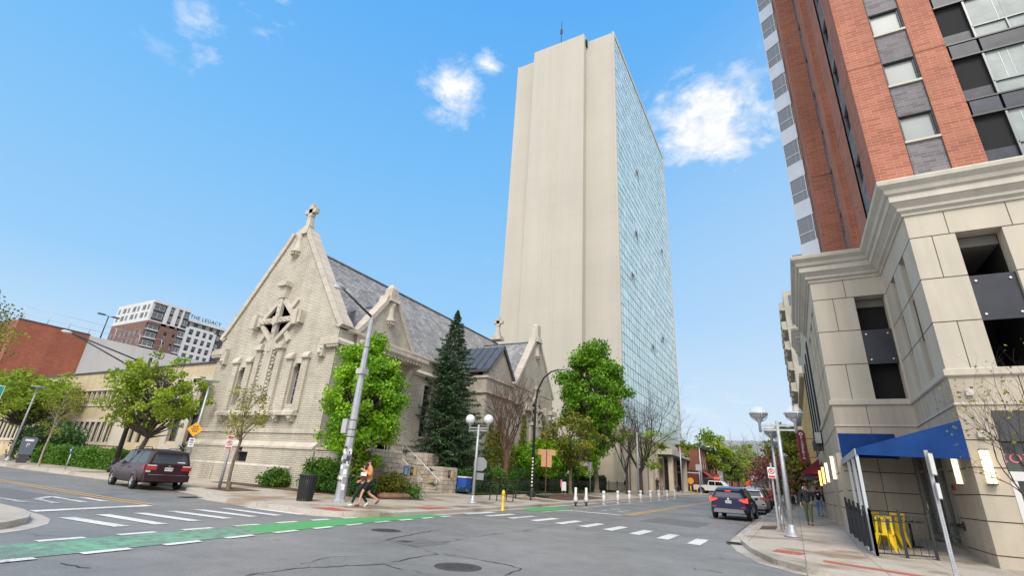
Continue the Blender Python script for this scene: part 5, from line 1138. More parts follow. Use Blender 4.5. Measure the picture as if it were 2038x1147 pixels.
for k in range(9):
    z = 3.2+k*2.75
    g = MB(); [g.box(1.25,1.9,y,y+1.5,z,z+1.1) for y in (72.2,76.2,80.2,84.2,88.2,92.2)]; g.box(1.45,1.9,72,98,z-.1,z+.12); g.build('balcony', M_oldc, cn, world=True)
    g = MB(); g.box(2.5,4.0,71.96,72,z+.5,z+2.0); g.build('window', M_winL, cn, world=True); g = MB(); g.box(5.5,7.0,71.96,72,z+.5,z+2.0); g.build('window', M_winL, cn, world=True)
# far left of the street: brick corner shop with murals, further buildings
M_rb3 = brick('old_red_brick', (.25,.07,.04), (.19,.05,.03), (.22,.13,.1), .3, .09, .01, var=.18, vs=.5); M_rb4 = brick('orange_brick', (.45,.13,.06), (.36,.1,.05), (.3,.2,.15), .3, .09, .01)
bs = thing('brick_shop', 'two storey red brick corner shop with sash windows and painted panels', 'building', (-20,112,1))
bx, by = -15.0, 100.3; bt = 9.4
g = MB(); hs = [(2+i*2.6,3.1+i*2.6,5.6,7.9) for i in range(5)]
facade(g,(bx,by),(0,1),(1,0),14.5,1,bt,hs,.2); facade(g,(-23,by),(1,0),(0,-1),8.0,1,bt,[(3.6,4.9,5.6,7.6)],.2); g.quad((bx,by,bt),(bx,by+25,bt),(-23,by+25,bt),(-23,by,bt)); g.build('wall', M_rb3, bs, world=True)
g = MB(); facade(g,(bx,by+14.5),(0,1),(1,0),11,1,bt-.2,[(1+i*2.6,2.1+i*2.6,5.6,7.9) for i in range(4)],.2); g.build('wall', M_rb4, bs, world=True)
for a,b,c_,d in hs+[(15.5+i*2.6,16.6+i*2.6,5.6,7.9) for i in range(4)]: winpart(bs,(bx,by),(0,1),(1,0),a,b,c_,d,.12,M_winD,M_white2,rails=(6.75,),fw=.12)
winpart(bs,(-23,by),(1,0),(0,-1),3.6,4.9,5.6,7.6,.12,M_winD,M_white2,rails=(6.6,),fw=.14)
g = MB(); g.box(bx-.3,bx+.35,by-.3,by+25,bt-.3,bt+.15); g.box(-23,bx,by-.3,by+.05,bt-.1,bt+.15); g.build('roof_edge', M_charc, bs, world=True)
g = MB(); g.box(-23,bx+.05,by-.06,by,1,5.0); g.box(bx,bx+.06,by,by+25,1,4.9); g.build('shopfront', M_blackf, bs, world=True)
for x in (-21.6,-18.0):
    g = MB(); g.box(x,x+2.6,by-.12,by-.06,2.1,4.4); mp = g.build('painted_panel', mat('mural_red', (.16,.03,.015), .7), bs, world=True)
    g = MB(); g.cyl((x+1.3,by-.12,3.2),(x+1.3,by-.14,3.2),.55,n=20); g.build('painted_sun', mat('mural_gold', (.75,.42,.05), .7), mp, world=True)
g = MB(); g.box(-23,bx,by-.1,by-.06,4.5,4.7); g.build('fascia', M_white2, bs, world=True)
pa = thing('pink_awning', 'long salmon pink awning on the brick corner shop', 'awning', (bx,108,4)); g = MB(); [g.add([(bx+.05,y,5.0),(bx+.05,y+6.5,5.0),(bx+1.5,y+6.5,3.9),(bx+1.5,y,3.9)],[(0,3,2,1),(0,1,2,3)]) for y in (103,110.2)]; g.build('fabric', mat('awning_salmon', (.62,.14,.11), .8), pa, world=True)
g = MB(); [g.cyl((bx+.1,y,3.8),(bx+1.45,y,3.9),.03,n=5) for y in (103,109.5,116.6)]; g.build('frame', M_gray, pa, world=True)
wb_ = thing('white_building', 'white two storey building beyond the brick shop', 'building', (-19,135,1)); g = MB(); facade(g,(-14.5,126),(0,1),(1,0),16,1,9.6,[(1.5+i*3,3+i*3,z,z+1.6) for i in range(5) for z in (3,6.5)],.2); g.quad((-22,126,1),(-14.5,126,1),(-14.5,126,9.6),(-22,126,9.6)); g.build('wall', M_white2, wb_, world=True)
for i in range(5):
    for z in (3,6.5): winpart(wb_,(-14.5,126),(0,1),(1,0),1.5+i*3,3+i*3,z,z+1.6,.15,M_winD,M_gray)
fc = thing('slate_hall', 'distant hall with a broad grey slate roof and brick walls closing the street', 'building', (-14,200,2)); g = MB(); g.box(-34,2,190,215,1,13.2); g.build('wall', M_rb3, fc, world=True)
g = MB(); g.add([(-34.5,189.5,13.2),(3,189.5,13.2),(3,215.5,13.2),(-34.5,215.5,13.2),(-29,202,19.5),(-6,202,19.5)],[(0,1,5,4),(2,3,4,5),(1,2,5),(3,0,4)]); g.build('roof', M_slate, fc, world=True)
for i in range(9): g = MB(); g.box(-32+i*3.6,-30.6+i*3.6,189.9,190,5,11.5); g.build('window', M_winD, fc, world=True)
rw = thing('brick_row', 'distant three storey brick row on the right end of the street', 'building', (6,150,2)); g = MB(); facade(g,(2.2,104),(0,1),(-1,0),70,1,9,[(2+i*4,4+i*4,z,z+1.8) for i in range(16) for z in (3.5,6.6)],.2); g.quad((2.2,104,1),(2.2,104,9),(12,104,9),(12,104,1)); g.build('wall', M_rb3, rw, world=True)
for i in range(16): winpart(rw,(2.2,104),(0,1),(-1,0),2+i*4,4+i*4,3.5,5.3,.15,M_winD); winpart(rw,(2.2,104),(0,1),(-1,0),2+i*4,4+i*4,6.6,8.4,.15,M_winD)

# ================================================================ TREES AND PLANTS
def leafmat(name, lo, hi, trans=.35, rough=.5):
    m, t, b = newmat(name); a = t.nodes.new('ShaderNodeAttribute'); a.attribute_name = 'tone'; r = t.nodes.new('ShaderNodeValToRGB'); t.links.new(a.outputs['Fac'], r.inputs[0])
    r.color_ramp.elements[0].color = col(lo); r.color_ramp.elements[1].color = col(hi); t.links.new(r.outputs[0], b.inputs['Base Color']); b.inputs['Roughness'].default_value = rough; b.inputs['Specular IOR Level'].default_value = .35
    tr = t.nodes.new('ShaderNodeBsdfTranslucent'); t.links.new(r.outputs[0], tr.inputs[0]); mx = t.nodes.new('ShaderNodeMixShader'); mx.inputs[0].default_value = trans
    t.links.new(b.outputs[0], mx.inputs[1]); t.links.new(tr.outputs[0], mx.inputs[2]); t.links.new(mx.outputs[0], t.nodes['Material Output'].inputs[0]); return m
def leaves(name, P_, size, m, parent, seed=0, up=.3, outc=None, long=1.3, tone=None, dirs=None, narrow=.5):
    r = np.random.default_rng(seed); P_ = np.asarray(P_, float); n = len(P_)
    nr = r.normal(size=(n,3)); nr[:,2] += up
    if outc is not None: d = P_-np.asarray(outc); d /= np.linalg.norm(d,axis=1,keepdims=True)+1e-6; nr += d*.9
    nr /= np.linalg.norm(nr,axis=1,keepdims=True)
    t = r.normal(size=(n,3)) if dirs is None else dirs+r.normal(size=(n,3))*.25
    t -= nr*(t*nr).sum(1,keepdims=True); t /= np.linalg.norm(t,axis=1,keepdims=True)+1e-9; s = np.cross(nr,t)
    sz = size*(.7+.6*r.random((n,1)))
    V = np.empty((n,4,3)); V[:,0] = P_-t*sz*long*.5; V[:,1] = P_+s*sz*narrow+nr*sz*.12; V[:,2] = P_+t*sz*long*.5-nr*sz*.1; V[:,3] = P_-s*sz*narrow+nr*sz*.12
    me = bpy.data.meshes.new(name); me.vertices.add(n*4); me.vertices.foreach_set('co', V.ravel()); me.loops.add(n*4); me.loops.foreach_set('vertex_index', np.arange(n*4)); me.polygons.add(n); me.polygons.foreach_set('loop_start', np.arange(n)*4); me.polygons.foreach_set('loop_total', np.full(n,4))
    me.materials.append(m); me.update(); at = me.attributes.new('tone','FLOAT','FACE'); tn = r.normal(.5,.22,n) if tone is None else tone+r.normal(0,.15,n); at.data.foreach_set('value', np.clip(tn,0,1))
    o = bpy.data.objects.new(name, me); C.objects.link(o)
    if parent: o.parent = parent; CH.setdefault(parent.name, []).append(o)
    return o
def clumps(cen, rad_, n, r, shape='ball', rc=(.35,.7), irr=.25, taper=0):
    c = []
    for i in range(n):
        d = r.normal(size=3); d /= np.linalg.norm(d); q = (.55+.45*r.random()**.5)*(1+irr*(r.random()-.6))
        p = d*q
        if taper: k = 1-taper*max(0,p[2]); p[0] *= k; p[1] *= k
        c.append((np.array(cen)+p*np.array(rad_), r.uniform(*rc)))
    return c
def leafpts(cl_s, n, r, outc, squash=.75):
    w = np.array([q[1]**2 for q in cl_s]); w /= w.sum(); idx = r.choice(len(cl_s), n, p=w)
    d = r.normal(size=(n,3)); d /= np.linalg.norm(d,axis=1,keepdims=True)
    cen = np.array([q[0] for q in cl_s])[idx]; rr = np.array([q[1] for q in cl_s])[idx][:,None]
    P_ = cen+d*rr*(r.random((n,1))**.5+np.abs(r.normal(size=(n,1)))*.28)*np.array([1,1,squash]); ton = r.normal(.5,.16,len(cl_s))[idx]
    return P_, ton
def limb(mb, p, q, r0, r1, r, n=5, wob=.1, seg=5):
    p, q = np.array(p,float), np.array(q,float); L_ = np.linalg.norm(q-p); pts = []
    off = r.normal(size=3)*wob*L_; off[2] = abs(off[2])*.6
    for i in range(seg+1): t = i/seg; pts.append(p+(q-p)*t+off*math.sin(math.pi*t)*(1-.3*t))
    mb.tube(pts, [r0+(r1-r0)*i/seg for i in range(seg+1)], n, cap=False)
    return pts
M_bark = mat('bark_grey', (.16,.13,.10), .95, 0, .35, 6, .8, 25); M_barkd = mat('bark_dark', (.075,.062,.052), .95, 0, .3, 6, .8, 25); M_barkr = mat('bark_red', (.20,.075,.045), .9, 0, .35, 5, .8, 25); M_barkr2 = mat('bark_russet', (.13,.065,.045), .9, 0, .35, 5, .8, 25); M_barkl = mat('bark_light', (.33,.27,.21), .9, 0, .3, 5, .6, 25)
LM = {'maple': leafmat('leaf_maple', (.07,.24,.006), (.36,.60,.03)), 'lime': leafmat('leaf_lime', (.13,.24,.01), (.40,.50,.04)), 'bigm': leafmat('leaf_big_maple', (.035,.15,.006), (.26,.48,.03)), 'deep': leafmat('leaf_deep', (.02,.10,.008), (.10,.26,.02)),
 'spruce': leafmat('needle_spruce', (.016,.055,.022), (.085,.16,.06), .15), 'olive': leafmat('leaf_olive', (.16,.18,.02), (.42,.38,.06)), 'shrub': leafmat('leaf_shrub', (.03,.11,.01), (.16,.32,.03)), 'box': leafmat('leaf_box', (.02,.07,.015), (.07,.17,.03)),
 'pink': leafmat('leaf_pink', (.10,.02,.02), (.45,.17,.17)), 'bronze': leafmat('leaf_bronze', (.06,.05,.01), (.22,.13,.03)), 'white': leafmat('flower_white', (.4,.42,.36), (.8,.8,.75)), 'far': leafmat('leaf_far', (.09,.16,.02), (.33,.38,.08)), 'ygreen': leafmat('leaf_ygreen', (.09,.13,.01), (.36,.36,.04))}
def tree(label, loc, th, cen, R, ncl, nleaf, ls, lm, tr=.16, bark=None, seed=1, name='tree', cat='tree', group=None, rc=(.4,.8), taper=0, irr=.3, nlimb=None, lean=(0,0), squash=.75, twigs=0, cldrop=None):
    r = np.random.default_rng(seed); bark = bark or M_bark; t_ = thing(name, label, cat, loc, 0, group)
    cs = clumps(cen, R, ncl, r, rc=rc, taper=taper, irr=irr)
    if cldrop: cs = [c for c in cs if not cldrop(c[0])]
    mb = MB(); top = np.array([cen[0]*.6+lean[0], cen[1]*.6+lean[1], th]); ctop = np.array([cen[0],cen[1],cen[2]+R[2]*.55])
    tp = limb(mb, (0,0,-.15), top, tr, tr*.72, r, 8, .02, 5); mb.tube([(0,0,-.2),(0,0,.1),(0,0,.35)],[tr*1.5,tr*1.25,tr],8,cap=False)
    cp = limb(mb, top, ctop, tr*.72, tr*.14, r, 7, .05, 7)
    for i, (c, rr) in enumerate(cs[:nlimb or len(cs)]):
        t = cl((c[2]-th)/max(.5,(ctop[2]-th))-.35, 0, .85); s0 = cp[int(t*7)]
        if c[2] < th+.2: s0 = cp[0]
        pts = limb(mb, s0, c, tr*(.34-.2*t), tr*.05, r, 5, .1, 5)
        for k in range(twigs):
            q = pts[r.integers(2,6)]; limb(mb, q, q+r.normal(size=3)*rr*.9+np.array([0,0,rr*.4]), tr*.07, tr*.02, r, 3, .1, 3)
    mb.build('trunk', bark, t_)
    P_, tn = leafpts(cs, nleaf, r, cen, squash); leaves('crown', P_, ls, lm if not isinstance(lm,str) else LM[lm], t_, seed, .35, cen, tone=tn)
    return t_
def zp(x, y): return pav(x, y)
tree('dense bright green maple rising beside the church front corner behind the steel lamp pole', (-18.9,18.6,zp(-18.9,18.6)), 1.9, (0,0,4.6), (2.15,2.0,3.3), 170, 24000, .125, 'maple', .15, M_barkd, 3, 'maple_tree', rc=(.2,.6), taper=.42, irr=.4)
tree('large deep green maple standing in front of the tower base', (-17.9,51.6,zp(-17.9,51.6)), 4.4, (-.4,.2,10.0), (3.6,3.6,5.6), 170, 24000, .22, 'bigm', .32, M_bark, 5, 'maple_tree', rc=(.4,1.05), taper=.25, irr=.45)
tree('spreading light green tree with leaning dark trunk behind the maroon minivan', (-36.2,17.0,zp(-36.2,17)), 2.2, (.5,.2,5.0), (3.5,2.5,2.3), 150, 9500, .13, 'lime', .18, M_barkd, 7, 'street_tree', rc=(.16,.5), twigs=3, lean=(.5,0), irr=.75)
tree('light green street tree at the left edge of the photo behind the pale lamp post', (-61,19,zp(-61,19)), 2.8, (-.5,0,5.3), (5.3,3.7,2.2), 150, 9500, .18, 'lime', .24, M_barkd, 9, 'street_tree', rc=(.25,.75), twigs=3, irr=.7)
tree('sparse budding tree top poking in at the far left edge below the sky', (-52,11,0), 4, (-2.5,0,9.6), (4.2,3.5,3.0), 40, 2600, .16, 'ygreen', .2, M_bark, 11, 'budding_tree', rc=(.5,1.2), twigs=5, irr=.5)
tree('young thin tree with sparse yellow buds behind the no parking signs', (-23.8,15.7,zp(-23.8,15.7)), 2.2, (0,0,3.5), (1.0,.9,1.5), 28, 950, .09, 'olive', .085, M_bark, 13, 'young_tree', rc=(.2,.45), twigs=4)
tree('thin young tree by the parking pay station with sparse leaves', (-46.3,16.1,zp(-46.3,16.1)), 2.4, (0,0,3.9), (1.2,1.1,1.7), 24, 520, .11, 'ygreen', .075, M_barkl, 15, 'young_tree', rc=(.25,.5), twigs=3)
tree('small half bare tree with yellow green tufts in the planted strip between the signs', (-17.3,43,zp(-17.3,43)), 2.2, (0,0,5.0), (2.6,2.6,2.4), 44, 3300, .17, 'ygreen', .17, M_bark, 17, 'young_tree', rc=(.3,.7), twigs=6, irr=.4)
tree('dark conifer behind the small half bare tree in the church garden', (-24.5,50,.8), 2, (0,0,6.0), (2.2,2.2,4.8), 70, 6500, .2, 'spruce', .2, M_barkd, 19, 'garden_conifer', rc=(.5,.9), taper=.7)
tree('low bright green garden tree behind the iron fence', (-19.8,41.5,.9), 1.2, (0,0,2.4), (2.0,2.8,1.6), 45, 5500, .16, 'maple', .13, M_barkd, 21, 'garden_tree', rc=(.4,.8))
tree('low spreading garden tree beside the big maple trunk', (-19.8,50.5,.9), 1.4, (0,0,3.0), (2.2,3.4,1.8), 45, 5500, .18, 'maple', .13, M_barkd, 22, 'garden_tree', rc=(.4,.8))
# conifers built of drooping sprays
def spruce(label, loc, H, R0, seed, dens_=1.0, name='spruce_tree'):
    r = np.random.default_rng(seed); t_ = thing(name, label, 'tree', loc); mb = MB(); mb.tube([(0,0,-.2),(0,0,H*.5),(0,0,H)],[.2,.12,.015],7); P_ = []; D_ = []
    nb = int(260*dens_)
    for i in range(nb):
        t = (i+r.random())/nb; z = .5+(H-.7)*t; rr = R0*(1-t)**.78*(.66+.5*r.random()); a = i*2.399+r.normal()*.25
        d = np.array([math.cos(a),math.sin(a),0]); dr = .25+.2*(1-t); k = 6
        pts = [np.array([0,0,z])+d*rr*s+np.array([0,0,-dr*rr*s*(1.1-.75*s)]) for s in np.linspace(0,1,k)]
        mb.tube(pts, [.03*(1-t)+.008]*(k-1)+[.004], 3, cap=False)
        n = int(130*dens_*max(.15,rr/R0)); s = .12+.88*r.random(n)**.8; side = r.normal(size=n)*.34*(1.1-s)*rr*.8; lat = np.array([-d[1],d[0],0])
        base = np.array([0,0,z])+d*(rr*s)[:,None]; base[:,2] += -dr*rr*s*(1.1-.75*s)-np.abs(side)*.35+r.normal(size=n)*.035+.02
        P_.append(base+lat*side[:,None]); D_.append(np.tile(d,(n,1))*.9+lat*np.sign(side)[:,None]*.7+np.array([0,0,-.05]))
    mb.build('trunk', M_barkd, t_); P_ = np.concatenate(P_); D_ = np.concatenate(D_)
    leaves('crown', P_, .15, LM['spruce'], t_, seed, .8, None, 1.35, None, D_, .26)
spruce('tall dark green spruce beside the church steps', (-22.0,30.1,zp(-22,30.1)), 13.5, 3.9, 31, 1.45)
# bare trees
def bare(label, loc, H, spread, seed, bark, tr=.14, th=1.8, leaf=0, lm='ygreen', ls=.12, name='bare_tree', vase=.8, levels=5, n0=7, tilt=(0,0), leafz=9):
    r = np.random.default_rng(seed); t_ = thing(name, label, 'tree', loc); mb = MB(); tips = []
    def grow(p, d, L_, rad_, lv):
        d = d/np.linalg.norm(d); q = p+d*L_+np.array([0,0,.08*L_]); pts = limb(mb, p, q, rad_, rad_*.55, r, 6 if rad_ > .05 else 3, .07, 4)
        if lv == 0: tips.append(q); return
        k = 3 if lv > 1 else 2
        for i in range(k):
            nd = d+r.normal(size=3)*.42; nd[2] += .12; st_ = pts[-1] if i < 2 else pts[int(r.integers(2,4))]
            grow(np.array(st_), nd, L_*(.60+.25*r.random()), rad_*.50, lv-1)
        if lv <= 2: tips.append(q)
    mb.tube([(0,0,-.15),(0,0,.3),(tilt[0]*.5,tilt[1]*.5,th)],[tr*1.35,tr,tr*.85],8,cap=False)
    for i in range(n0):
        a = 2*math.pi*i/n0+r.normal()*.3; v = vase*(.35+.65*r.random()); d = np.array([math.cos(a)*v,math.sin(a)*v,1.0])
        grow(np.array([tilt[0]*.5,tilt[1]*.5,th*(.75+.25*r.random())]), d, H*.27*(.8+.4*r.random()), tr*.42, levels-1)
    mb.build('trunk', bark, t_)
    if leaf:
        T = np.array(tips); T = T[T[:,2] < leafz]
        idx = r.integers(0,len(T),leaf); leaves('crown', T[idx]+r.normal(size=(leaf,3))*.16, ls, LM[lm], t_, seed, .3)
    return t_
bare('bare reddish tree with a dense fan of twigs in front of the church transept', (-18.9,34.0,1.3), 7.0, 1, 41, M_barkr2, .2, 2.4, 0, levels=6, n0=9, vase=.62)
bare('leafless vase shaped tree with light green tufts in front of the tower, nearer one', (-16.4,57.5,.75), 9.5, 1, 43, M_barkd, .17, 2.4, 1500, 'lime', .18, levels=6, n0=7, vase=.75, leafz=6.5)
bare('leafless vase shaped tree with a thick trunk in front of the tower columns', (-15.9,61.5,.8), 11.5, 1, 44, M_barkd, .27, 2.6, 1500, 'lime', .18, levels=6, n0=9, vase=.85, leafz=6)
bare('bare budding tree at the right edge in front of the shop window', (4.85,15.9,.1), 4.8, 1, 46, M_barkd, .085, 1.0, 260, 'ygreen', .06, levels=5, n0=6, vase=.45)
bare('pink blossoming crab apple between the lamp posts on the right pavement', (-.95,29.6,zp(-.95,29.6)), 2.9, 1, 48, M_barkd, .045, .9, 1000, 'pink', .085, levels=4, n0=6, vase=.5, name='crabapple_tree')
bare('bronze leaved small tree behind the pink one on the right pavement', (-.9,34.5,zp(-.9,34.5)), 3.1, 1, 49, M_barkd, .05, 1.0, 1500, 'bronze', .1, levels=4, n0=6, vase=.5, name='crabapple_tree')
# far trees closing the street
far = [(-11.9,175,15,'light green tree in front of the distant slate roof, left of the dark stemmed one'),(-12.2,205,17,'pale green tree at the very end of the left pavement'),(-13.6,112,12,'pale green street tree far down the left pavement, before the white building'),(-12.9,133,9.5,'second pale green tree far down the left pavement'),(-12.6,147,9,'green tree at the far end of the left pavement'),(-10.5,168,9.5,'dark stemmed tree in front of the distant slate roof')]
for i,(x,y,hh,lb) in enumerate(far): tree(lb, (x,y,zp(x,y)), 2.6, (0,0,hh*.62), (3.2,3.2,hh*.34), 40, 3600, .34, 'far' if i%2 else 'lime', .22, M_barkd, 60+i, 'street_tree', group='trees along the far street', rc=(.6,1.2), irr=.4, twigs=1)
fr_ = [(.2,92,11,'yellow green tree beyond the hanging sign on the right pavement'),(.3,106,12,'tall pale tree far down the right pavement'),(.1,124,11.5,'last pale tree on the right pavement'),(-.4,68,6.5,'small green tree on the right pavement before the far trees')]
for i,(x,y,hh,lb) in enumerate(fr_): tree(lb, (x,y,zp(x,y)), 3, (0,0,hh*.62), (2.6,3.4,hh*.38), 45, 3600, .32, 'ygreen' if i%2 else 'far', .2, M_bark, 70+i, 'street_tree', group='trees along the far street', rc=(.6,1.2), irr=.4, twigs=3)
bare('bare branching tree in front of the distant slate roof, left one', (-12.5,158,2), 15, 1, 51, M_bark, .3, 4, levels=4, n0=6, vase=.7); bare('bare branching tree in front of the distant slate roof, right one', (-7,165,2), 17, 1, 52, M_bark, .3, 4, levels=4, n0=6, vase=.7)
bare('bare tree top showing above the brick corner shop', (-26,128,1.5), 16, 1, 53, M_bark, .3, 5, levels=4, n0=6, vase=.6); bare('bare tree above the slate roof ridge at the end of the street', (-16,182,2), 19, 1, 54, M_bark, .3, 5, levels=4, n0=6, vase=.6)
# shrubs and hedges
def shrub(label, loc, R, n, ls, lm, seed, name='shrub', cat='shrub', group=None, ncl=26, rc=(.2,.45), flowers=0, box=False):
    r = np.random.default_rng(seed); t_ = thing(name, label, cat, loc, 0, group); mb = MB()
    if box:
        nn = max(6,int(R[0]*R[1]*10)); cs = [(np.array([r.uniform(-R[0],R[0]),r.uniform(-R[1],R[1]),r.uniform(.1,R[2]*2-.1)]), r.uniform(*rc)) for _ in range(int(ncl))]
        P_ = np.stack([r.uniform(-R[0],R[0],n),r.uniform(-R[1],R[1],n),r.uniform(0,R[2]*2,n)],1); ax = r.integers(0,5,n)
        for a,(k,s) in enumerate(((0,1),(0,-1),(1,1),(1,-1),(2,1))):
            m = ax==a; P_[m,k] = (R[k] if k<2 else R[2])*s+(R[2] if k==2 else 0)+r.normal(size=m.sum())*.07
        P_ += r.normal(size=P_.shape)*.05; bump_ = .13*np.sin(P_[:,0]*2.1+seed)*np.cos(P_[:,1]*2.7); P_[:,2] += bump_*(P_[:,2]>R[2]); tn = r.normal(.5,.2,n)
        for _ in range(8): p = np.array([r.uniform(-R[0],R[0]),r.uniform(-R[1],R[1]),0]); limb(mb, p, p+np.array([0,0,R[2]*1.6]), .025, .01, r, 4)
    else:
        cs = clumps((0,0,R[2]), R, ncl, r, rc=rc); P_, tn = leafpts(cs, n, r, (0,0,R[2]), .8); P_[:,2] = np.maximum(P_[:,2], .02)
        for c, rr in cs[:16]: limb(mb, (0,0,-.05), c, .025, .008, r, 4)
    mb.build('stem', M_barkd, t_); leaves('foliage', P_, ls, LM[lm], t_, seed, .4, (0,0,R[2]), tone=tn)
    if flowers:
        i = r.integers(0,n,flowers); leaves('blossom', P_[i]+r.normal(size=(flowers,3))*.05+np.array([0,0,.05]), ls*.9, LM['white'], t_, seed+1, 1)
shrub('rounded green shrub against the brick plinth left of the litter bin', (-25.0,19.0,zp(-25,19)), (1.2,.55,.42), 3600, .09, 'shrub', 81)
shrub('tall glossy green shrub behind the base of the steel lamp pole', (-21.0,18.9,zp(-21,18.9)), (1.5,.7,.75), 6500, .09, 'shrub', 82, ncl=40)
shrub('low green ground shrub between the lamp pole and the walking couple', (-18.9,18.9,zp(-18.9,18.9)), (1.3,.7,.36), 4200, .075, 'box', 83)
shrub('yellow green shrub in front of the church steps wall', (-18.2,20.9,zp(-18.3,21)), (.65,.8,.5), 3800, .075, 'ygreen', 84, ncl=34)
shrub('small grassy tuft at the end of the flat rock', (-17.45,21.55,zp(-17.4,21.6)), (.25,.25,.26), 900, .07, 'shrub', 85)
for i,(x,y,rx,ry,rz,lb) in enumerate(((-19.9,30.6,.9,1.5,.65,'clipped dark green hedge just past the church steps'),(-19.6,34.0,.9,1.6,.7,'clipped hedge behind the iron fence below the bare reddish tree'),(-19.9,38.0,.9,2.0,.75,'clipped hedge behind the orange wrapped sign'),(-20.2,46,.9,2.6,.7,'clipped hedge by the conifer in the church garden'),(-20.2,56,.9,3.0,.7,'clipped hedge nearest the tower'))):
    shrub(lb, (x,y,zp(x,y)+.1), (rx,ry,rz), 4600, .085 if i < 3 else .13, 'shrub' if i%2 else 'box', 90+i, 'hedge', 'hedge', 'clipped hedges in the church garden', box=True)
for i,(x,lb) in enumerate(((-50.5,'rough green hedge by the parking meter, left stretch'),(-46,'rough green hedge, middle stretch in front of the hall windows'),(-41.8,'rough green hedge, right stretch next to the dark mast'))):
    shrub(lb, (x,18.6,zp(x,18.6)-.05), (2.3,.8,.62), 5200, .12, 'shrub', 100+i, 'hedge', 'hedge', 'hedge in front of the hall', box=True)
shrub('big dark shrub covered in white blossom in front of the hall', (-56,19.6,zp(-56,19.6)), (4.2,1.5,1.55), 8500, .15, 'box', 110, ncl=60, rc=(.5,.9), flowers=600)
shrub('small round bush at the foot of the church wall behind the minivan', (-34.6,18.6,zp(-34.6,18.6)), (.45,.4,.35), 900, .09, 'shrub', 111)
shrub('dark ivy like shrub in the gap between the hall and the church', (-36.5,20.9,zp(-36.5,20.9)), (.8,.7,1.6), 3500, .13, 'box', 112, ncl=30)
# ivy on the transept wall
r_ = np.random.default_rng(5); iv = thing('ivy', 'patchy green ivy climbing the church transept wall', 'ivy', (-20.95,40,1)); n = 9500
yy_ = r_.uniform(-6.2,6.6,n); top_ = 3.2+1.9*np.sin(yy_*1.3+1)+1.4*np.sin(yy_*3.1)+r_.normal(size=n)*.5; zz_ = r_.random(n)**1.2*np.clip(top_,.3,6)
leaves('foliage', np.stack([r_.uniform(.02,.12,n),yy_,zz_],1), .13, LM['ygreen'], iv, 6, 0, (-3,0,2)); mb = MB(); [limb(mb,(.03,y,-.8),(.03,y+r_.normal()*.8,3.5),.02,.006,r_,3,.05) for y in np.linspace(-6,6,14)]; mb.build('stem', M_barkd, iv)
# lawn of the church garden
def lawn(x0,x1,y0,y1,n,seed,lab):
    r = np.random.default_rng(seed); xs_ = r.uniform(x0,x1,n); ys_ = r.uniform(y0,y1,n); zs_ = np.array([pav(a,b)+.06 for a,b in zip(xs_,ys_)])
    o = leaves('lawn', np.stack([xs_,ys_,zs_],1), .07, LM['shrub'], None, seed, 0, dirs=np.tile(np.array([0,0,1.]),(n,1)), narrow=.25); tag(o, lab, 'grass', kind='stuff')
sheet('garden_soil', [(-21,28.8),(-18.2,28.8),(-18.2,62),(-21,62)], pav, M_grass, 2.0, .05)
lawn(-21,-18.2,28.8,62,15000,7,'green lawn behind the black iron fence')

# ================================================================ VEHICLES
def crom(tab, x):
    n = len(tab)
    if x <= tab[0][0]: return np.array(tab[0][1:], float)
    if x >= tab[-1][0]: return np.array(tab[-1][1:], float)
    i = max(j for j in range(n-1) if tab[j][0] <= x)
    p = [np.array(tab[min(max(k,0),n-1)][1:], float) for k in (i-1,i,i+1,i+2)]; t = (x-tab[i][0])/(tab[i+1][0]-tab[i][0])
    m1 = (p[2]-p[0])*.5*.6; m2 = (p[3]-p[1])*.5*.6
    return (2*t**3-3*t*t+1)*p[1]+(t**3-2*t*t+t)*m1+(-2*t**3+3*t*t)*p[2]+(t**3-t*t)*m2
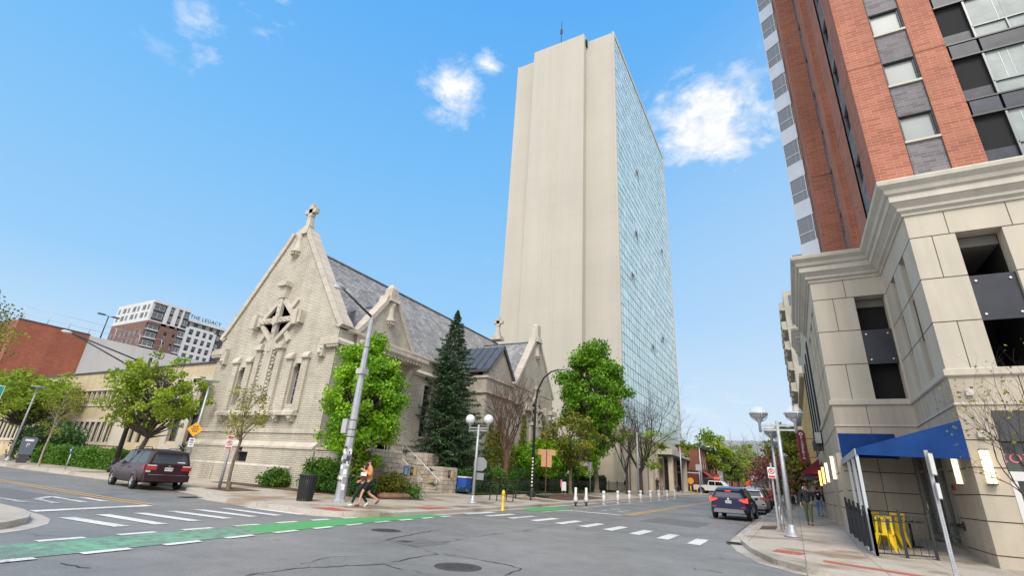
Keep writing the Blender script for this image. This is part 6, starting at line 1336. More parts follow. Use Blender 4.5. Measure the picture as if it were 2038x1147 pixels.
# table: x, half width, bottom z, belt z, roof half width, roof z, shear (dx per m above belt)
def ring(row, x):
    w, zb, zt, wr, zr, sh = row; pts = []
    c = [(w*.86,zb),(w*.97,zb+.06),(w,zb+.2),(w*1.0,(zb+zt)/2),(w*.985,zt-.12),(w*.955,zt)]
    if zr-zt > .02: c += [(w*.955+(wr-w*.955)*.35,zt+(zr-zt)*.35),(wr+.02,zr-.13*min(1,(zr-zt)/.4)),(wr-.06,zr-.03),(wr*.6,zr),(0,zr+.015)]
    else: c += [(w*.9,zr+.0),(w*.8,zr+.01),(w*.6,zr+.02),(w*.35,zr+.03),(0,zr+.035)]
    return [(x+sh*max(0,z-zt), y, z) for y, z in c]
def vehicle(name, label, cat, loc, rz, tab, paint, wheels, wr_, glassm, side_win, front_x=None, trim=None, group=None, tw=.21):
    t_ = thing(name, label, cat, loc, rz, group); N_ = 46; x0, x1 = tab[0][0], tab[-1][0]; R_ = []
    for i in range(N_+1):
        x = x0+(x1-x0)*i/N_; rr = ring(crom(tab, x), x); R_.append(rr)
    g = MB(); m = len(R_[0]); full = []
    for rr in R_: full.append([(a,-y,z) for a,y,z in rr][:-1]+[rr[-1]]+[(a,y,z) for a,y,z in rr[:-1]][::-1])
    k = len(full[0]); g.add([p for f in full for p in f], [(i*k+j,(i+1)*k+j,(i+1)*k+j+1,i*k+j+1) for i in range(N_) for j in range(k-1)], True)
    g.add([p for f in (full[0],full[-1]) for p in f], [(j,j+1,k-2-j,k-1-j) if j+1 < k-2-j else (j,j+1,k-1-j) for j in range(k//2)]+[(k+k-1-j,k+k-2-j,k+j+1,k+j) if j+1 < k-2-j else (k+k-1-j,k+j+1,k+j) for j in range(k//2)], False)
    b0 = len(g.v); g.add([(f[0][0],f[0][1],f[0][2]) for f in full]+[(f[-1][0],f[-1][1],f[-1][2]) for f in full], [(i,N_+1+i,N_+2+i,i+1) for i in range(N_)])
    g.build('body', paint, t_)
    def side(x, v, s, off=.006):   # v 0..1 from belt to roof edge
        row = crom(tab, x); w, zb, zt, wr, zr, sh = row; z = zt+(zr-zt)*v
        pts = [(a[2],a[1]) for a in ring(row,x)]
        y = np.interp(z, [p[0] for p in pts[5:9]], [p[1] for p in pts[5:9]])
        return (x+sh*max(0,z-zt), s*(y+off), z)
    for s in (1,-1):
        for (xa, xb, va, vb, ta, tb) in side_win:
            q = MB(); n = 5; vs = []
            for i in range(n+1):
                for j in range(4):
                    v = va+(vb-va)*j/3; a = xa+ta*j/3; b = xb+tb*j/3; vs.append(side(a+(b-a)*i/n, v, s))
            f = [(i*4+j,(i+1)*4+j,(i+1)*4+j+1,i*4+j+1) for i in range(n) for j in range(3)]; q.add(vs, f if s < 0 else [x[::-1] for x in f], True); q.build('side_window', glassm, t_)
        for wx in wheels:
            ww = crom(tab, wx)[0]
            q = MB(); n = 20; vs = []
            for i in range(n+1): a = math.pi*i/n*1.16-.25; vs += [(wx+math.cos(a)*(wr_+.075),s*(ww+.006),wr_+math.sin(a)*(wr_+.075)),(wx+math.cos(a)*(wr_+.0),s*(ww+.012),wr_+math.sin(a)*(wr_))]
            q.add([(wx,s*(ww+.004),wr_)]+vs, [(0,1+2*i,3+2*i) if s > 0 else (0,3+2*i,1+2*i) for i in range(n)]); q.build('wheel_arch', M_dark, t_)
            q = MB(); n = 18; vs = []
            for i in range(n+1): a = rad(4)+rad(172)*i/n; vs += [(wx+math.cos(a)*(wr_*.93),s*(ww+.055),wr_+math.sin(a)*(wr_*.93)),(wx+math.cos(a)*(wr_+.05),s*(ww+.055),wr_+math.sin(a)*(wr_+.05)),(wx+math.cos(a)*(wr_+.13),s*(ww+.0),wr_+math.sin(a)*(wr_+.13))]
            q.add(vs, [f if s > 0 else f[::-1] for i in range(n) for f in ((3*i,3*i+3,3*i+4,3*i+1),(3*i+1,3*i+4,3*i+5,3*i+2))], True); q.build('fender', paint, t_)
            wy = s*(ww-tw*.5+.035)
            ty = MB(); prof = [(wr_*.62,-tw/2),(wr_*.93,-tw/2),(wr_,-tw*.36),(wr_,tw*.36),(wr_*.93,tw/2),(wr_*.62,tw/2)]
            n = 24; vs = [(wx+r*math.cos(2*math.pi*k_/n), wy+o_, wr_+r*math.sin(2*math.pi*k_/n)) for r,o_ in prof for k_ in range(n)]
            ty.add(vs, [(i*n+k_,i*n+(k_+1)%n,(i+1)*n+(k_+1)%n,(i+1)*n+k_) for i in range(len(prof)-1) for k_ in range(n)], True); W_ = ty.build('wheel', M_tyre, t_)
            rm = MB(); ry = wy+s*tw*.42; rm.cyl((wx,wy-tw*.3,wr_),(wx,wy+s*tw*.2,wr_),wr_*.6,n=18)
            for k_ in range(5):
                a = 2*math.pi*k_/5+.3; c_, s2 = math.cos(a), math.sin(a); rm.bar((wx+c_*.03,ry,wr_+s2*.03),(wx+c_*wr_*.62,ry,wr_+s2*wr_*.62),.075,.03,(0,1,0))
            rm.cyl((wx,ry-s*.03,wr_),(wx,ry+s*.025,wr_),wr_*.17,n=10); n=24
            vs = [(wx+r*math.cos(2*math.pi*k_/n), ry+o_, wr_+r*math.sin(2*math.pi*k_/n)) for r,o_ in ((wr_*.66,-.03*s),(wr_*.66,.012*s),(wr_*.58,.012*s),(wr_*.56,-.03*s)) for k_ in range(n)]
            rm.add(vs,[(i*n+k_,i*n+(k_+1)%n,(i+1)*n+(k_+1)%n,(i+1)*n+k_) for i in range(3) for k_ in range(n)],True); rm.build('rim', M_rim, W_)
    row0 = crom(tab, x0); row1 = crom(tab, x1)
    def rear(y, z, off=.006): w, zb, zt, wr, zr, sh = row0; return (x0+sh*max(0,z-zt)-off, y, z)
    return t_, rear, side, tab
def rpatch(t_, rear, name, m, pts, off=.006, thick=.0):
    g = MB(); f = [rear(y,z,off+thick) for y,z in pts]
    if thick:
        b = [rear(y,z,0) for y,z in pts]; n = len(pts); g.add(f+b,[tuple(range(n))]+[(i,i+n,(i+1)%n+n,(i+1)%n) for i in range(n)])
    else: g.add(f, [tuple(range(len(f)))])
    return g.build(name, m, t_)
M_tyre = mat('tyre_rubber', (.02,.02,.022), .85); M_rim = mat('alloy_rim', (.5,.51,.53), .3, .9)
def paintm(name, c, fl=.25): return mat(name, c, .28, .35, 0, coat=1)
P_mar = mat('paint_maroon', (.028,.006,.012), .32, 0, spec=.35, coat=.25); P_navy = mat('paint_navy', (.008,.014,.06), .3, .1, spec=.4, coat=.5); P_sil = mat('paint_silver', (.45,.46,.48), .3, .5, coat=1); P_wh = mat('paint_white', (.68,.69,.70), .3, 0, coat=1); P_bk = mat('paint_black', (.012,.012,.015), .25, .2, coat=1); P_red = mat('paint_red', (.45,.02,.015), .3, 0, coat=1)
M_cg = glass('car_glass', (.012,.015,.018), .03, 1.0); M_cgr = glass('car_rear_glass', (.05,.06,.08), .04, 1.0); M_trim = mat('black_trim', (.02,.02,.022), .55); M_tl = mat('tail_lamp', (.35,.008,.008), .15, 0, coat=1); M_tlo = mat('tail_lamp_lit', (.9,.03,.02), .3, emit=1.6); M_plate = mat('number_plate', (.6,.6,.58), .5); M_chrome = mat('chrome', (.6,.6,.62), .15, 1)
# --- maroon minivan
tabv = [(-2.52,.90,.42,1.08,.70,1.66,.16),(-2.40,.955,.34,1.08,.74,1.72,.12),(-1.6,.985,.28,1.06,.76,1.76,.0),(-.5,.985,.26,1.03,.77,1.77,0),(.5,.985,.26,1.0,.76,1.74,0),(.95,.98,.26,1.0,.74,1.66,0),(1.35,.97,.26,1.02,.76,1.40,0),(1.72,.96,.27,1.04,.86,1.10,0),(2.2,.93,.3,.92,.85,.94,0),(2.5,.82,.34,.74,.7,.76,0),(2.58,.66,.40,.62,.5,.63,0)]
vx, vy = -27.9, 14.0
v, rear, side, _ = vehicle('minivan', 'dark maroon minivan parked by the left kerb in front of the church, rear towards us', 'minivan', (vx,vy,h(vx,vy)), rad(171), tabv, P_mar, (-1.48,1.52), .34, M_cg, [(-2.25,-1.2,.1,.82,.12,0),(-1.14,-.1,.1,.82,0,0),(-.03,.95,.1,.82,0,-.18),(1.0,1.35,.08,.5,0,-.18)])
rpatch(v, rear, 'rear_window', M_cgr, [(-.74,1.14),(.74,1.14),(.64,1.60),(-.64,1.60)])
rpatch(v, rear, 'spoiler', M_trim, [(-.68,1.60),(.68,1.60),(.66,1.68),(-.66,1.68)], .0, .1)
for s in (1,-1):
    tl = rpatch(v, rear, 'tail_light', M_tl, [(s*.52,.86),(s*.93,.86),(s*.93,1.08),(s*.5,1.08)][::s], .0, .05)
    rpatch(v, rear, 'reflector', P_wh, [(s*.55,1.03),(s*.9,1.03),(s*.9,1.07),(s*.55,1.07)][::s], .056)
    g = MB(); g.box(-2.42,-2.2,s*.94-.02,s*.94+.03,.86,1.06); g.build('side_lamp', M_tl, v)
    g = MB(); g.box(1.12,1.28,min(s*1.0,s*1.2),max(s*1.0,s*1.2),1.05,1.22); g.build('mirror', M_trim, v)
    g = MB(); g.box(-.55,-.35,min(s*.985,s*1.02),max(s*.985,s*1.02),.9,.93); g.box(.45,.65,min(s*.985,s*1.02),max(s*.985,s*1.02),.9,.93); g.build('handle', M_trim, v)
    g = MB(); g.tube([side(-1.9,1,s,.0),(-1.8,s*.72,1.84),(.2,s*.72,1.83),side(.4,1,s,.0)],.018,6); g.build('roof_rail', M_trim, v)
    g = MB(); g.box(-1.0,1.1,min(s*.97,s*1.0),max(s*.97,s*1.0),.44,.5); g.build('side_trim', M_trim, v)
rpatch(v, rear, 'bumper', P_mar, [(-.93,.38),(.93,.38),(.93,.66),(-.93,.66)], 0, .10); rpatch(v, rear, 'bumper_step', M_chrome, [(-.8,.655),(.8,.655),(.8,.67),(-.8,.67)], .1, .01)
np_ = rpatch(v, rear, 'number_plate', M_plate, [(-.17,.83),(.17,.83),(.17,.98),(-.17,.98)], .02); text_mesh('plate_text', '7HY 492', .09, M_trim, np_, (-2.545,0,.905), (RZ90,0,-RZ90), .002)
rpatch(v, rear, 'badge', M_chrome, [(-.06,1.0),(.06,1.0),(.06,1.08),(-.06,1.08)], .015); rpatch(v, rear, 'window_sticker', P_wh, [(-.62,1.2),(-.3,1.2),(-.3,1.24),(-.62,1.24)], .01); rpatch(v, rear, 'bumper_sticker', P_wh, [(.72,.76),(.9,.76),(.9,.84),(.72,.84)], .012)
g = MB(); g.cyl((-2.5,-.55,.33),(-2.66,-.55,.32),.035,n=8); g.build('exhaust', M_chrome, v)
# --- blue crossover with lit brake lamps
tabs = [(-2.25,.84,.50,1.06,.62,1.50,.34),(-2.1,.93,.36,1.06,.66,1.58,.22),(-1.5,.955,.28,1.05,.69,1.66,.0),(-.4,.96,.26,1.0,.71,1.69,0),(.3,.96,.26,.98,.7,1.66,0),(.75,.955,.26,.98,.68,1.56,0),(1.15,.95,.26,1.0,.7,1.3,0),(1.5,.94,.28,1.01,.85,1.06,0),(2.0,.9,.3,.92,.82,.93,0),(2.3,.78,.36,.72,.6,.73,0)]
def suv(name, label, loc, rz, paint, lit=True, tbl=tabs):
    v, rear, side, _ = vehicle(name, label, 'car', loc, rz, tbl, paint, (-1.36,1.36), .36, M_cg, [(-1.95,-1.2,.12,.78,.14,0),(-1.1,-.12,.12,.82,0,0),(-.05,.85,.12,.82,0,-.2)])
    rpatch(v, rear, 'rear_window', M_cgr, [(-.66,1.12),(.66,1.12),(.55,1.43),(-.55,1.43)]); rpatch(v, rear, 'spoiler', paint, [(-.6,1.46),(.6,1.46),(.58,1.53),(-.58,1.53)], 0, .14)
    if lit: rpatch(v, rear, 'high_brake_light', M_tlo, [(-.14,1.43),(.14,1.43),(.14,1.46),(-.14,1.46)], .03, .02)
    for s in (1,-1):
        rpatch(v, rear, 'tail_light', M_tl, [(s*.5,1.0),(s*.86,.86),(s*.9,1.1),(s*.58,1.08)][::s], .0, .05)
        if lit: rpatch(v, rear, 'brake_light', M_tlo, [(s*.6,.98),(s*.86,.9),(s*.88,1.0),(s*.62,1.03)][::s], .06)
        g = MB(); g.box(-2.22,-1.95,min(s*.87,s*.955),max(s*.87,s*.955),.88,1.1); g.build('side_lamp', M_tlo if lit else M_tl, v)
        g = MB(); g.box(.85,1.0,min(s*.97,s*1.13),max(s*.97,s*1.13),1.03,1.17); g.build('mirror', M_trim, v)
        g = MB(); g.box(-.5,-.3,min(s*.955,s*.985),max(s*.955,s*.985),.88,.91); g.build('handle', M_chrome, v)
        rpatch(v, rear, 'fog_reflector', M_tl, [(s*.62,.6),(s*.84,.6),(s*.84,.67),(s*.62,.67)][::s], .09)
    rpatch(v, rear, 'bumper', paint, [(-.88,.52),(.88,.52),(.9,.74),(-.9,.74)], 0, .08); rpatch(v, rear, 'skid_plate', mat('lower_grey', (.2,.2,.22), .5), [(-.8,.34),(.8,.34),(.72,.54),(-.72,.54)], 0, .1)
    np_ = rpatch(v, rear, 'number_plate', M_plate, [(-.16,.82),(.16,.82),(.16,.96),(-.16,.96)], .02); text_mesh('plate_text', 'DLR 184', .08, M_trim, np_, (-2.275,0,.89), (RZ90,0,-RZ90), .002)
    rpatch(v, rear, 'badge', M_chrome, [(-.05,1.0),(.05,1.0),(.05,1.08),(-.05,1.08)], .015)
    return v
suv('crossover_car', 'dark blue crossover with lit red brake lamps pulling in by the right kerb', (-3.2,33.6,h(-3.2,33.6)), rad(87), P_navy)
suv('crossover_car', 'silver hatchback parked in front of the blue crossover by the right kerb', (-2.75,42.0,h(-2.75,42)), rad(90), P_sil, False)
suv('crossover_car', 'black car parked third along the right kerb beyond the silver one', (-2.8,48.5,h(-2.8,48.5)), rad(90), P_bk, False)
suv('crossover_car', 'white car half hidden behind the roof of the blue crossover', (-6.3,92,h(-6.3,92)), rad(-90), P_wh, False)
# --- white box van with red cab far down the kerb
t_ = thing('box_van', 'tall red and white van parked farther along the right kerb', 'van', (-3.0,62,h(-3,62)))
g = MB(); g.box(-1.0,1.0,-2.6,2.2,.5,2.75); g.build('body', P_wh, t_, bevel=.08); MB().box(-1.02,1.02,-2.62,-2.5,.55,1.5).build('rear_band', P_red, t_); MB().box(-.7,.7,-2.64,-2.6,1.6,2.5).build('rear_window', M_cgr, t_)
for s in (-1,1):
    MB().box(s*.93-.07,s*.93+.07,-2.66,-2.6,1.5,2.6).build('tail_light', P_red, t_)
    for y in (-1.7,1.6): 
        W_ = MB().cyl((s*.78,y,.38),(s*1.0,y,.38),.38,n=16).build('wheel', M_tyre, t_); MB().cyl((s*.98,y,.38),(s*1.01,y,.38),.22,n=12).build('rim', M_rim, W_)
# --- white pickup crossing
px_, py_ = -12.0,97; t_ = thing('pickup_truck', 'white crew cab pickup turning out of the side street in the distance', 'pickup', (px_,py_,h(px_,py_)+.0), rad(-8)); t_.scale = (1.2,)*3
g = MB(); g.prism([(-2.95,.5),(2.9,.5),(2.95,.85),(2.8,1.12),(1.6,1.2),(1.0,1.85),(-.75,1.9),(-.95,1.25),(-2.95,1.2)],'y',-.98,.98); g.build('body', P_wh, t_, bevel=.06)
for s in (-1,1):
    for a,b in ((-.7,.1),(.18,1.0)): g = MB(); g.add([(a,s*.985,1.25),(b+.25*(a>0),s*.985,1.25),(b,s*.985,1.75),(a,s*.985,1.78)],[(0,1,2,3),(3,2,1,0)]); g.build('side_window', M_cg, t_)
    for x in (-1.85,1.95):
        W_ = MB().cyl((x,s*.75,.4),(x,s*1.0,.4),.4,n=18).build('wheel', M_tyre, t_); MB().cyl((x,s*.99,.4),(x,s*1.015,.4),.22,n=12).build('rim', M_rim, W_); g = MB(); g.cyl((x,s*.9,.48),(x,s*.984,.48),.5,n=18); g.build('wheel_arch', M_trim, t_)
    MB().box(2.7,2.97,s*.75-.18,s*.75+.18,.85,1.05).build('headlight', M_chrome, t_); MB().box(-2.97,-2.94,s*.85-.08,s*.85+.08,.8,1.15).build('tail_light', M_tl, t_)
g = MB(); g.box(-2.9,-1.0,-.85,.85,1.18,1.23); g.build('cargo_bed', M_trim, t_); MB().box(2.9,3.02,-.9,.9,.4,.62).build('bumper', M_chrome, t_)

# ================================================================ PEOPLE
M_skin = mat('skin', (.52,.30,.21), .6); M_skinD = mat('skin_dark', (.16,.08,.05), .6); M_hairb = mat('hair_brown', (.035,.018,.01), .7); M_shoeb = mat('shoe_brown', (.14,.035,.02), .6); M_shoew = mat('shoe_white', (.65,.64,.6), .6)
def skinned(name, chains, m, parent, lv=2, root=0):
    """chains: lists of (point, radius); first chain may be shared by index"""
    V, E, R_ = [], [], []
    def vid(p, r):
        for i, q in enumerate(V):
            if (Vector(q)-Vector(p)).length < 1e-4: return i
        V.append(tuple(p)); R_.append(r); return len(V)-1
    for c in chains:
        ids = [vid(p, r) for p, r in c]
        for a, b in zip(ids, ids[1:]):
            if a != b: E.append((a,b))
    me = bpy.data.meshes.new(name); me.from_pydata(V, E, []); o = bpy.data.objects.new(name, me); C.objects.link(o)
    md = o.modifiers.new('skin','SKIN'); md.use_smooth_shade = True
    sv = me.skin_vertices[0].data if me.skin_vertices else None
    if sv is None:
        bm = bmesh.new(); bm.from_mesh(me); bm.verts.layers.skin.verify(); bm.to_mesh(me); bm.free(); sv = me.skin_vertices[0].data
    for i, r in enumerate(R_):
        rr = r if hasattr(r,'__len__') else (r,r); sv[i].radius = rr; sv[i].use_root = (i == root)
    s2 = o.modifiers.new('sub','SUBSURF'); s2.levels = lv; s2.render_levels = lv
    me.materials.append(m)
    bpy.context.view_layer.update(); dg = bpy.context.evaluated_depsgraph_get(); ev = o.evaluated_get(dg); nm = bpy.data.meshes.new_from_object(ev); nm.name = name
    bpy.data.objects.remove(o); nm.materials.clear(); nm.materials.append(m)
    for p in nm.polygons: p.use_smooth = True
    o = bpy.data.objects.new(name, nm); C.objects.link(o); o.parent = parent; CH.setdefault(parent.name, []).append(o); return o
def hand_chains(w, d, curl=(0,0,-1), side=(0,1,0), s=1.0):
    w, d, cu, sd = Vector(w), Vector(d).normalized(), Vector(curl).normalized(), Vector(side).normalized(); out_ = []
    palm = w+d*.05*s
    for i, L_ in enumerate((.07,.08,.075,.06)):
        b = w+d*.085*s+sd*(i-1.5)*.021*s; p1 = b+(d*.85+cu*.35)*L_*.5*s; p2 = p1+(d*.45+cu*.8)*L_*.5*s
        out_.append([(tuple(palm),.022*s),(tuple(b),.0105*s),(tuple(p1),.0095*s),(tuple(p2),.008*s)])
    tb = w+d*.03*s-sd*.028*s; out_.append([(tuple(palm),.022*s),(tuple(tb),.0125*s),(tuple(tb+(d*.7-sd*.5+cu*.3)*.045*s),.0105*s),(tuple(tb+(d*1.3-sd*.4+cu*.7)*.06*s),.0085*s)])
    return out_
def person(label, loc, rz, H=1.72, top=None, bottom=None, skin=None, hair=None, shoes=None, shoulders=.2, feet=((.05,.1),(-.05,-.1)), knees=None, hands=((.05,.3,.85),(.05,-.3,.85)), elbows=None, coat=0, shorts=False, hairlen=.05, lean=0, hood=False, hat=None, bag=None, bulk=1.0, heel=(0,0), name='person', head_dir=0):
    """local axes: +x is where the figure faces, y to its left; scaled from a 1.72 m body"""
    k = H/1.72; t_ = thing(name, label, 'person', loc, rz); t_.scale = (k,k,k)
    skin = skin or M_skin; hp = Vector((0,0,.92)); ch_ = Vector((lean*.5,0,1.22)); nk = Vector((lean,0,1.45)); hd = Vector((lean*1.15+.015,0,1.58))
    knees = knees or [Vector((feet[0][0]*.5+.05,.095,.49)), Vector((feet[1][0]*.5+.05,-.095,.49))]
    elbows = elbows or [Vector((-.04+lean*.6,.27,1.14)), Vector((-.04+lean*.6,-.27,1.14))]
    body = [[(tuple(hp),(.125,.105)),(tuple(hp+Vector((0,0,.14))),(.115,.095)),(tuple(ch_),(.135,.105)),((lean*.85,0,1.37),(.12,.09)),(tuple(nk),.052),(tuple(nk+Vector((.01,0,.05))),.048),(tuple(hd-Vector((0,0,.03))),.07),(tuple(hd+Vector((0,0,.03))),.078),(tuple(hd+Vector((0,0,.09))),.05)]]
    fts = []
    for i, s in enumerate((1,-1)):
        hip = Vector((0,s*.09,.88)); kn = Vector(knees[i]); ft = Vector((feet[i][0],s*.09 if len(feet[i]) < 3 else feet[i][2],.08+heel[i])); fts.append(ft)
        body.append([(tuple(hp),(.125,.105)),(tuple(hip),.09),(tuple(hip.lerp(kn,.5)),.075),(tuple(kn),.055),(tuple(kn.lerp(ft,.4)),.05),(tuple(ft),.035)])
        sh = Vector((lean*.9,s*.175,1.40)); el = Vector(elbows[i]); hn = Vector(hands[i]); d = (hn-el).normalized()
        body.append([((lean*.85,0,1.37),(.12,.09)),(tuple(sh),.058),(tuple(sh.lerp(el,.5)),.046),(tuple(el),.038),(tuple(el.lerp(hn,.5)),.034),(tuple(hn),.024),(tuple(hn+d*.05),.022)])
        cu = Vector((.5,-s*.6,-.4)); sdv = d.cross(cu).normalized()
        for c in hand_chains(hn, d, cu, sdv): body.append(c)
    skinned('body', body, skin, t_)
    # face
    hz = hd.z+.01; fx = hd.x+.077
    g = MB(); g.ball((fx+.012,0,hz-.008),.013,6,(1,.8,1.5)); g.build('nose', skin, t_); g = MB(); [g.ball((fx-.004,y,hz+.018),.009,6) for y in (.03,-.03)]; g.build('eyes', M_blackf, t_); g = MB(); g.ball((fx-.001,0,hz-.045),.02,6,(.3,1,.3)); g.build('mouth', M_pink, t_); g = MB(); [g.ball((hd.x,y,hz),.018,6,(.8,.4,1.3)) for y in (.078,-.078)]; g.build('ears', skin, t_)
    # hair
    g = MB(); g.ball((hd.x-.012,0,hd.z+.055),.098,14,(1,.9,.82),-.35,1) ; g.ball((hd.x-.04,0,hd.z+.01),.085,12,(.8,.95,1.0))
    if hairlen > .15: g.tube([(hd.x-.05,0,hd.z+.04),(hd.x-.075,0,hd.z-.08),(hd.x-.07,0,hd.z-hairlen)],[.08,.085,.04],10); [g.tube([(hd.x-.02,s*.07,hd.z+.03),(hd.x-.01,s*.085,hd.z-.08),(hd.x+.0,s*.09,hd.z-hairlen)],[.035,.035,.012],8) for s in (1,-1)]
    if hood: g = MB(); g.ball((hd.x-.02,0,hd.z+.03),.125,14,(1,.92,1.1)); g.build('hood', top, t_)
    else: g.build('hair', hair or M_hairb, t_)
    if hat: g = MB(); g.ball((hd.x,0,hd.z+.07),.1,14,(1,.95,.8),.05,1); g.box(hd.x+.04,hd.x+.17,-.07,.07,hd.z+.07,hd.z+.085); g.build('cap', hat, t_)
    # clothes
    e = .022*bulk; T = [[((0,0,.90-coat),(.14+e,.115+e)),((lean*.2,0,1.06),(.125+e,.105+e)),(tuple(ch_),(.145+e,.112+e)),((lean*.85,0,1.37),(.13+e,.095+e)),(tuple(nk-Vector((0,0,.02))),.062+e*.4)]]
    for i, s in enumerate((1,-1)):
        sh = Vector((lean*.9,s*.178,1.395)); el = Vector(elbows[i]); hn = Vector(hands[i]); T.append([((lean*.85,0,1.37),(.13+e,.095+e)),(tuple(sh),.062+e),(tuple(sh.lerp(el,.5)),.052+e),(tuple(el),.043+e),(tuple(el.lerp(hn,.5)),.040+e),(tuple(el.lerp(hn,.93)),.034+e)])
    skinned('jacket', T, top, t_)
    B = [[((0,0,.99),(.125,.105)),((0,0,.90),(.135,.115))]]
    for i, s in enumerate((1,-1)):
        hip = Vector((0,s*.092,.86)); kn = Vector(knees[i]); ft = fts[i]
        c = [((0,0,.90),(.135,.115)),(tuple(hip),.102),(tuple(hip.lerp(kn,.5)),.088)]
        c += [(tuple(hip.lerp(kn,.8)),.088)] if shorts else [(tuple(kn),.066),(tuple(kn.lerp(ft,.4)),.062),(tuple(kn.lerp(ft,.93)),.052)]
        B.append(c)
    skinned('shorts' if shorts else 'trousers', B, bottom, t_)
    for i, s in enumerate((1,-1)):
        f = fts[i]; a = heel[i]; d = Vector((1,0,0)) if a < .05 else Vector((.75,0,-.66))
        skinned('shoe', [[(tuple(f-d*.05+Vector((0,0,-.035))),.042),(tuple(f+d*.05+Vector((0,0,-.04))),.042),(tuple(f+d*.15+Vector((0,0,-.05))),.034)]], (shoes or M_shoeb), t_, 1)
    return t_
M_tan = mat('cloth_tan', (.52,.22,.09), .85, 0, .08, 9); M_blk2 = mat('cloth_black', (.012,.012,.016), .85); M_navy2 = mat('cloth_dark', (.025,.028,.035), .8); M_olive = mat('cloth_olive', (.09,.10,.055), .85); M_denim = mat('cloth_denim', (.16,.28,.46), .85); M_greyc = mat('cloth_white', (.55,.55,.55), .85); M_brnc = mat('cloth_brown', (.15,.07,.045), .85); M_khaki = mat('cloth_khaki', (.34,.31,.26), .85)
mx_, my_ = -14.85, 15.6; dirw = math.atan2(-.75,-.66)   # walking towards the left of the photo
person('young man in tan jacket and black shorts walking on the church corner', (mx_,my_,pav(mx_,my_)), dirw, 1.74, top=M_tan, bottom=M_blk2, shoes=M_shoeb, shorts=True, feet=((.26,0),(-.48,0)), knees=[Vector((.2,.09,.5)),Vector((-.08,-.09,.46))], heel=(0,.16), hands=((.26,.12,1.3),(.16,-.12,1.28)), elbows=[Vector((-.02,.28,1.13)),Vector((.0,-.29,1.12))], coat=.03, bulk=1.5, lean=.03)
wx_, wy_ = -15.0, 15.45
w_ = person('young woman in black leggings walking beside the man in the tan jacket', (wx_,wy_,pav(wx_,wy_)), dirw, 1.60, top=M_brnc, bottom=M_blk2, shoes=M_shoew, feet=((.34,0),(-.30,0)), knees=[Vector((.22,.09,.5)),Vector((-.02,-.09,.47))], heel=(0,.06), hands=((.13,.17,1.0),(.16,-.08,1.14)), elbows=[Vector((-.06,.24,1.14)),Vector((-.05,-.25,1.13))], hairlen=.32, bulk=.6)
g = MB(); g.box(.075,.115,-.075,.075,1.585,1.615); g.build('sunglasses', M_blackf, w_)
t_ = thing('white_box', 'small white box held between the walking couple', 'box', (wx_+.10,wy_-.15,pav(wx_,wy_)+1.18), dirw); MB().box(-.1,.1,-.16,.16,-.07,.03).build('carton', M_wht, t_); MB().box(-.105,.105,-.165,.165,.03,.055).build('lid', M_wht, t_)
person('man in dark jacket and olive trousers on the right pavement, hand raised', (.42,28.2,pav(.42,28.2)), rad(-95), 1.78, top=M_navy2, bottom=M_olive, shoes=M_shoeb, feet=((.2,0),(-.15,0)), hands=((.22,.1,1.42),(.05,-.28,.88)), elbows=[Vector((.05,.27,1.16)),Vector((-.08,-.3,1.14))], hat=mat('cap_red', (.12,.03,.025), .8), bulk=1.6, coat=.04)
w2 = person('person in pale jeans with a backpack walking beside the beige piers', (1.2,38.6,pav(1.2,38.6)), rad(88), 1.72, top=M_blk2, bottom=M_denim, shoes=M_blk2, feet=((.15,0),(-.15,0)), hat=M_blk2, bulk=1.3)
bp = thing('backpack', 'black backpack with a white patch on the walker in pale jeans', 'backpack', (1.2,38.42,pav(1.2,38.6)+1.02)); MB().box(-.15,.15,-.16,.0,0,.4).build('bag', M_blk2, bp, bevel=.05); g = MB(); g.cyl((0,-.16,.25),(0,-.168,.25),.05,n=10); g.build('patch', M_wht, bp)
person('person in a white hooded top near the tower holding a dark bag', (-18.2,63.2,pav(-18.2,63.2)), rad(-60), 1.85, top=M_greyc, bottom=M_khaki, hood=True, bulk=1.8, skin=M_skinD, feet=((.12,0),(-.1,0)), hands=((.1,.25,.9),(.1,-.25,.9)))
hb = thing('hand_bag', 'dark bag carried by the person in the white hooded top', 'bag', (-18.05,62.95,pav(-18,63)+.78), rad(-60)); MB().box(-.12,.12,-.28,.28,0,.42).build('bag', M_blk2, hb, bevel=.06); g = MB(); g.tube([(0,-.15,.4),(0,-.1,.55),(0,.1,.55),(0,.15,.4)],.015,5); g.build('handle', M_blk2, hb)
person('dark clothed person leaning against a tower column', (-19.0,83.6,pav(-19,83.6)), rad(-70), 1.85, top=M_blk2, bottom=M_blk2, skin=M_skinD, lean=-.1, bulk=1.3, feet=((.3,0),(.22,0)), hands=((.15,.15,1.05),(.15,-.15,1.0)))
person('person in a dark coat standing by a black suitcase near the tower entrance', (-17.6,89,pav(-17.6,89)), rad(-60), 1.85, top=M_navy2, bottom=M_khaki, bulk=1.8, feet=((.08,0),(-.02,0)))
sc_ = thing('suitcase', 'black suitcase beside the person by the tower entrance', 'suitcase', (-16.9,89.2,pav(-16.9,89.2))); MB().box(-.25,.25,-.15,.15,.05,.72).build('case', M_blk2, sc_, bevel=.04); g = MB(); g.tube([(-.12,0,.7),(-.12,0,.98),(.12,0,.98),(.12,0,.7)],.015,5); g.build('handle', M_gray, sc_)
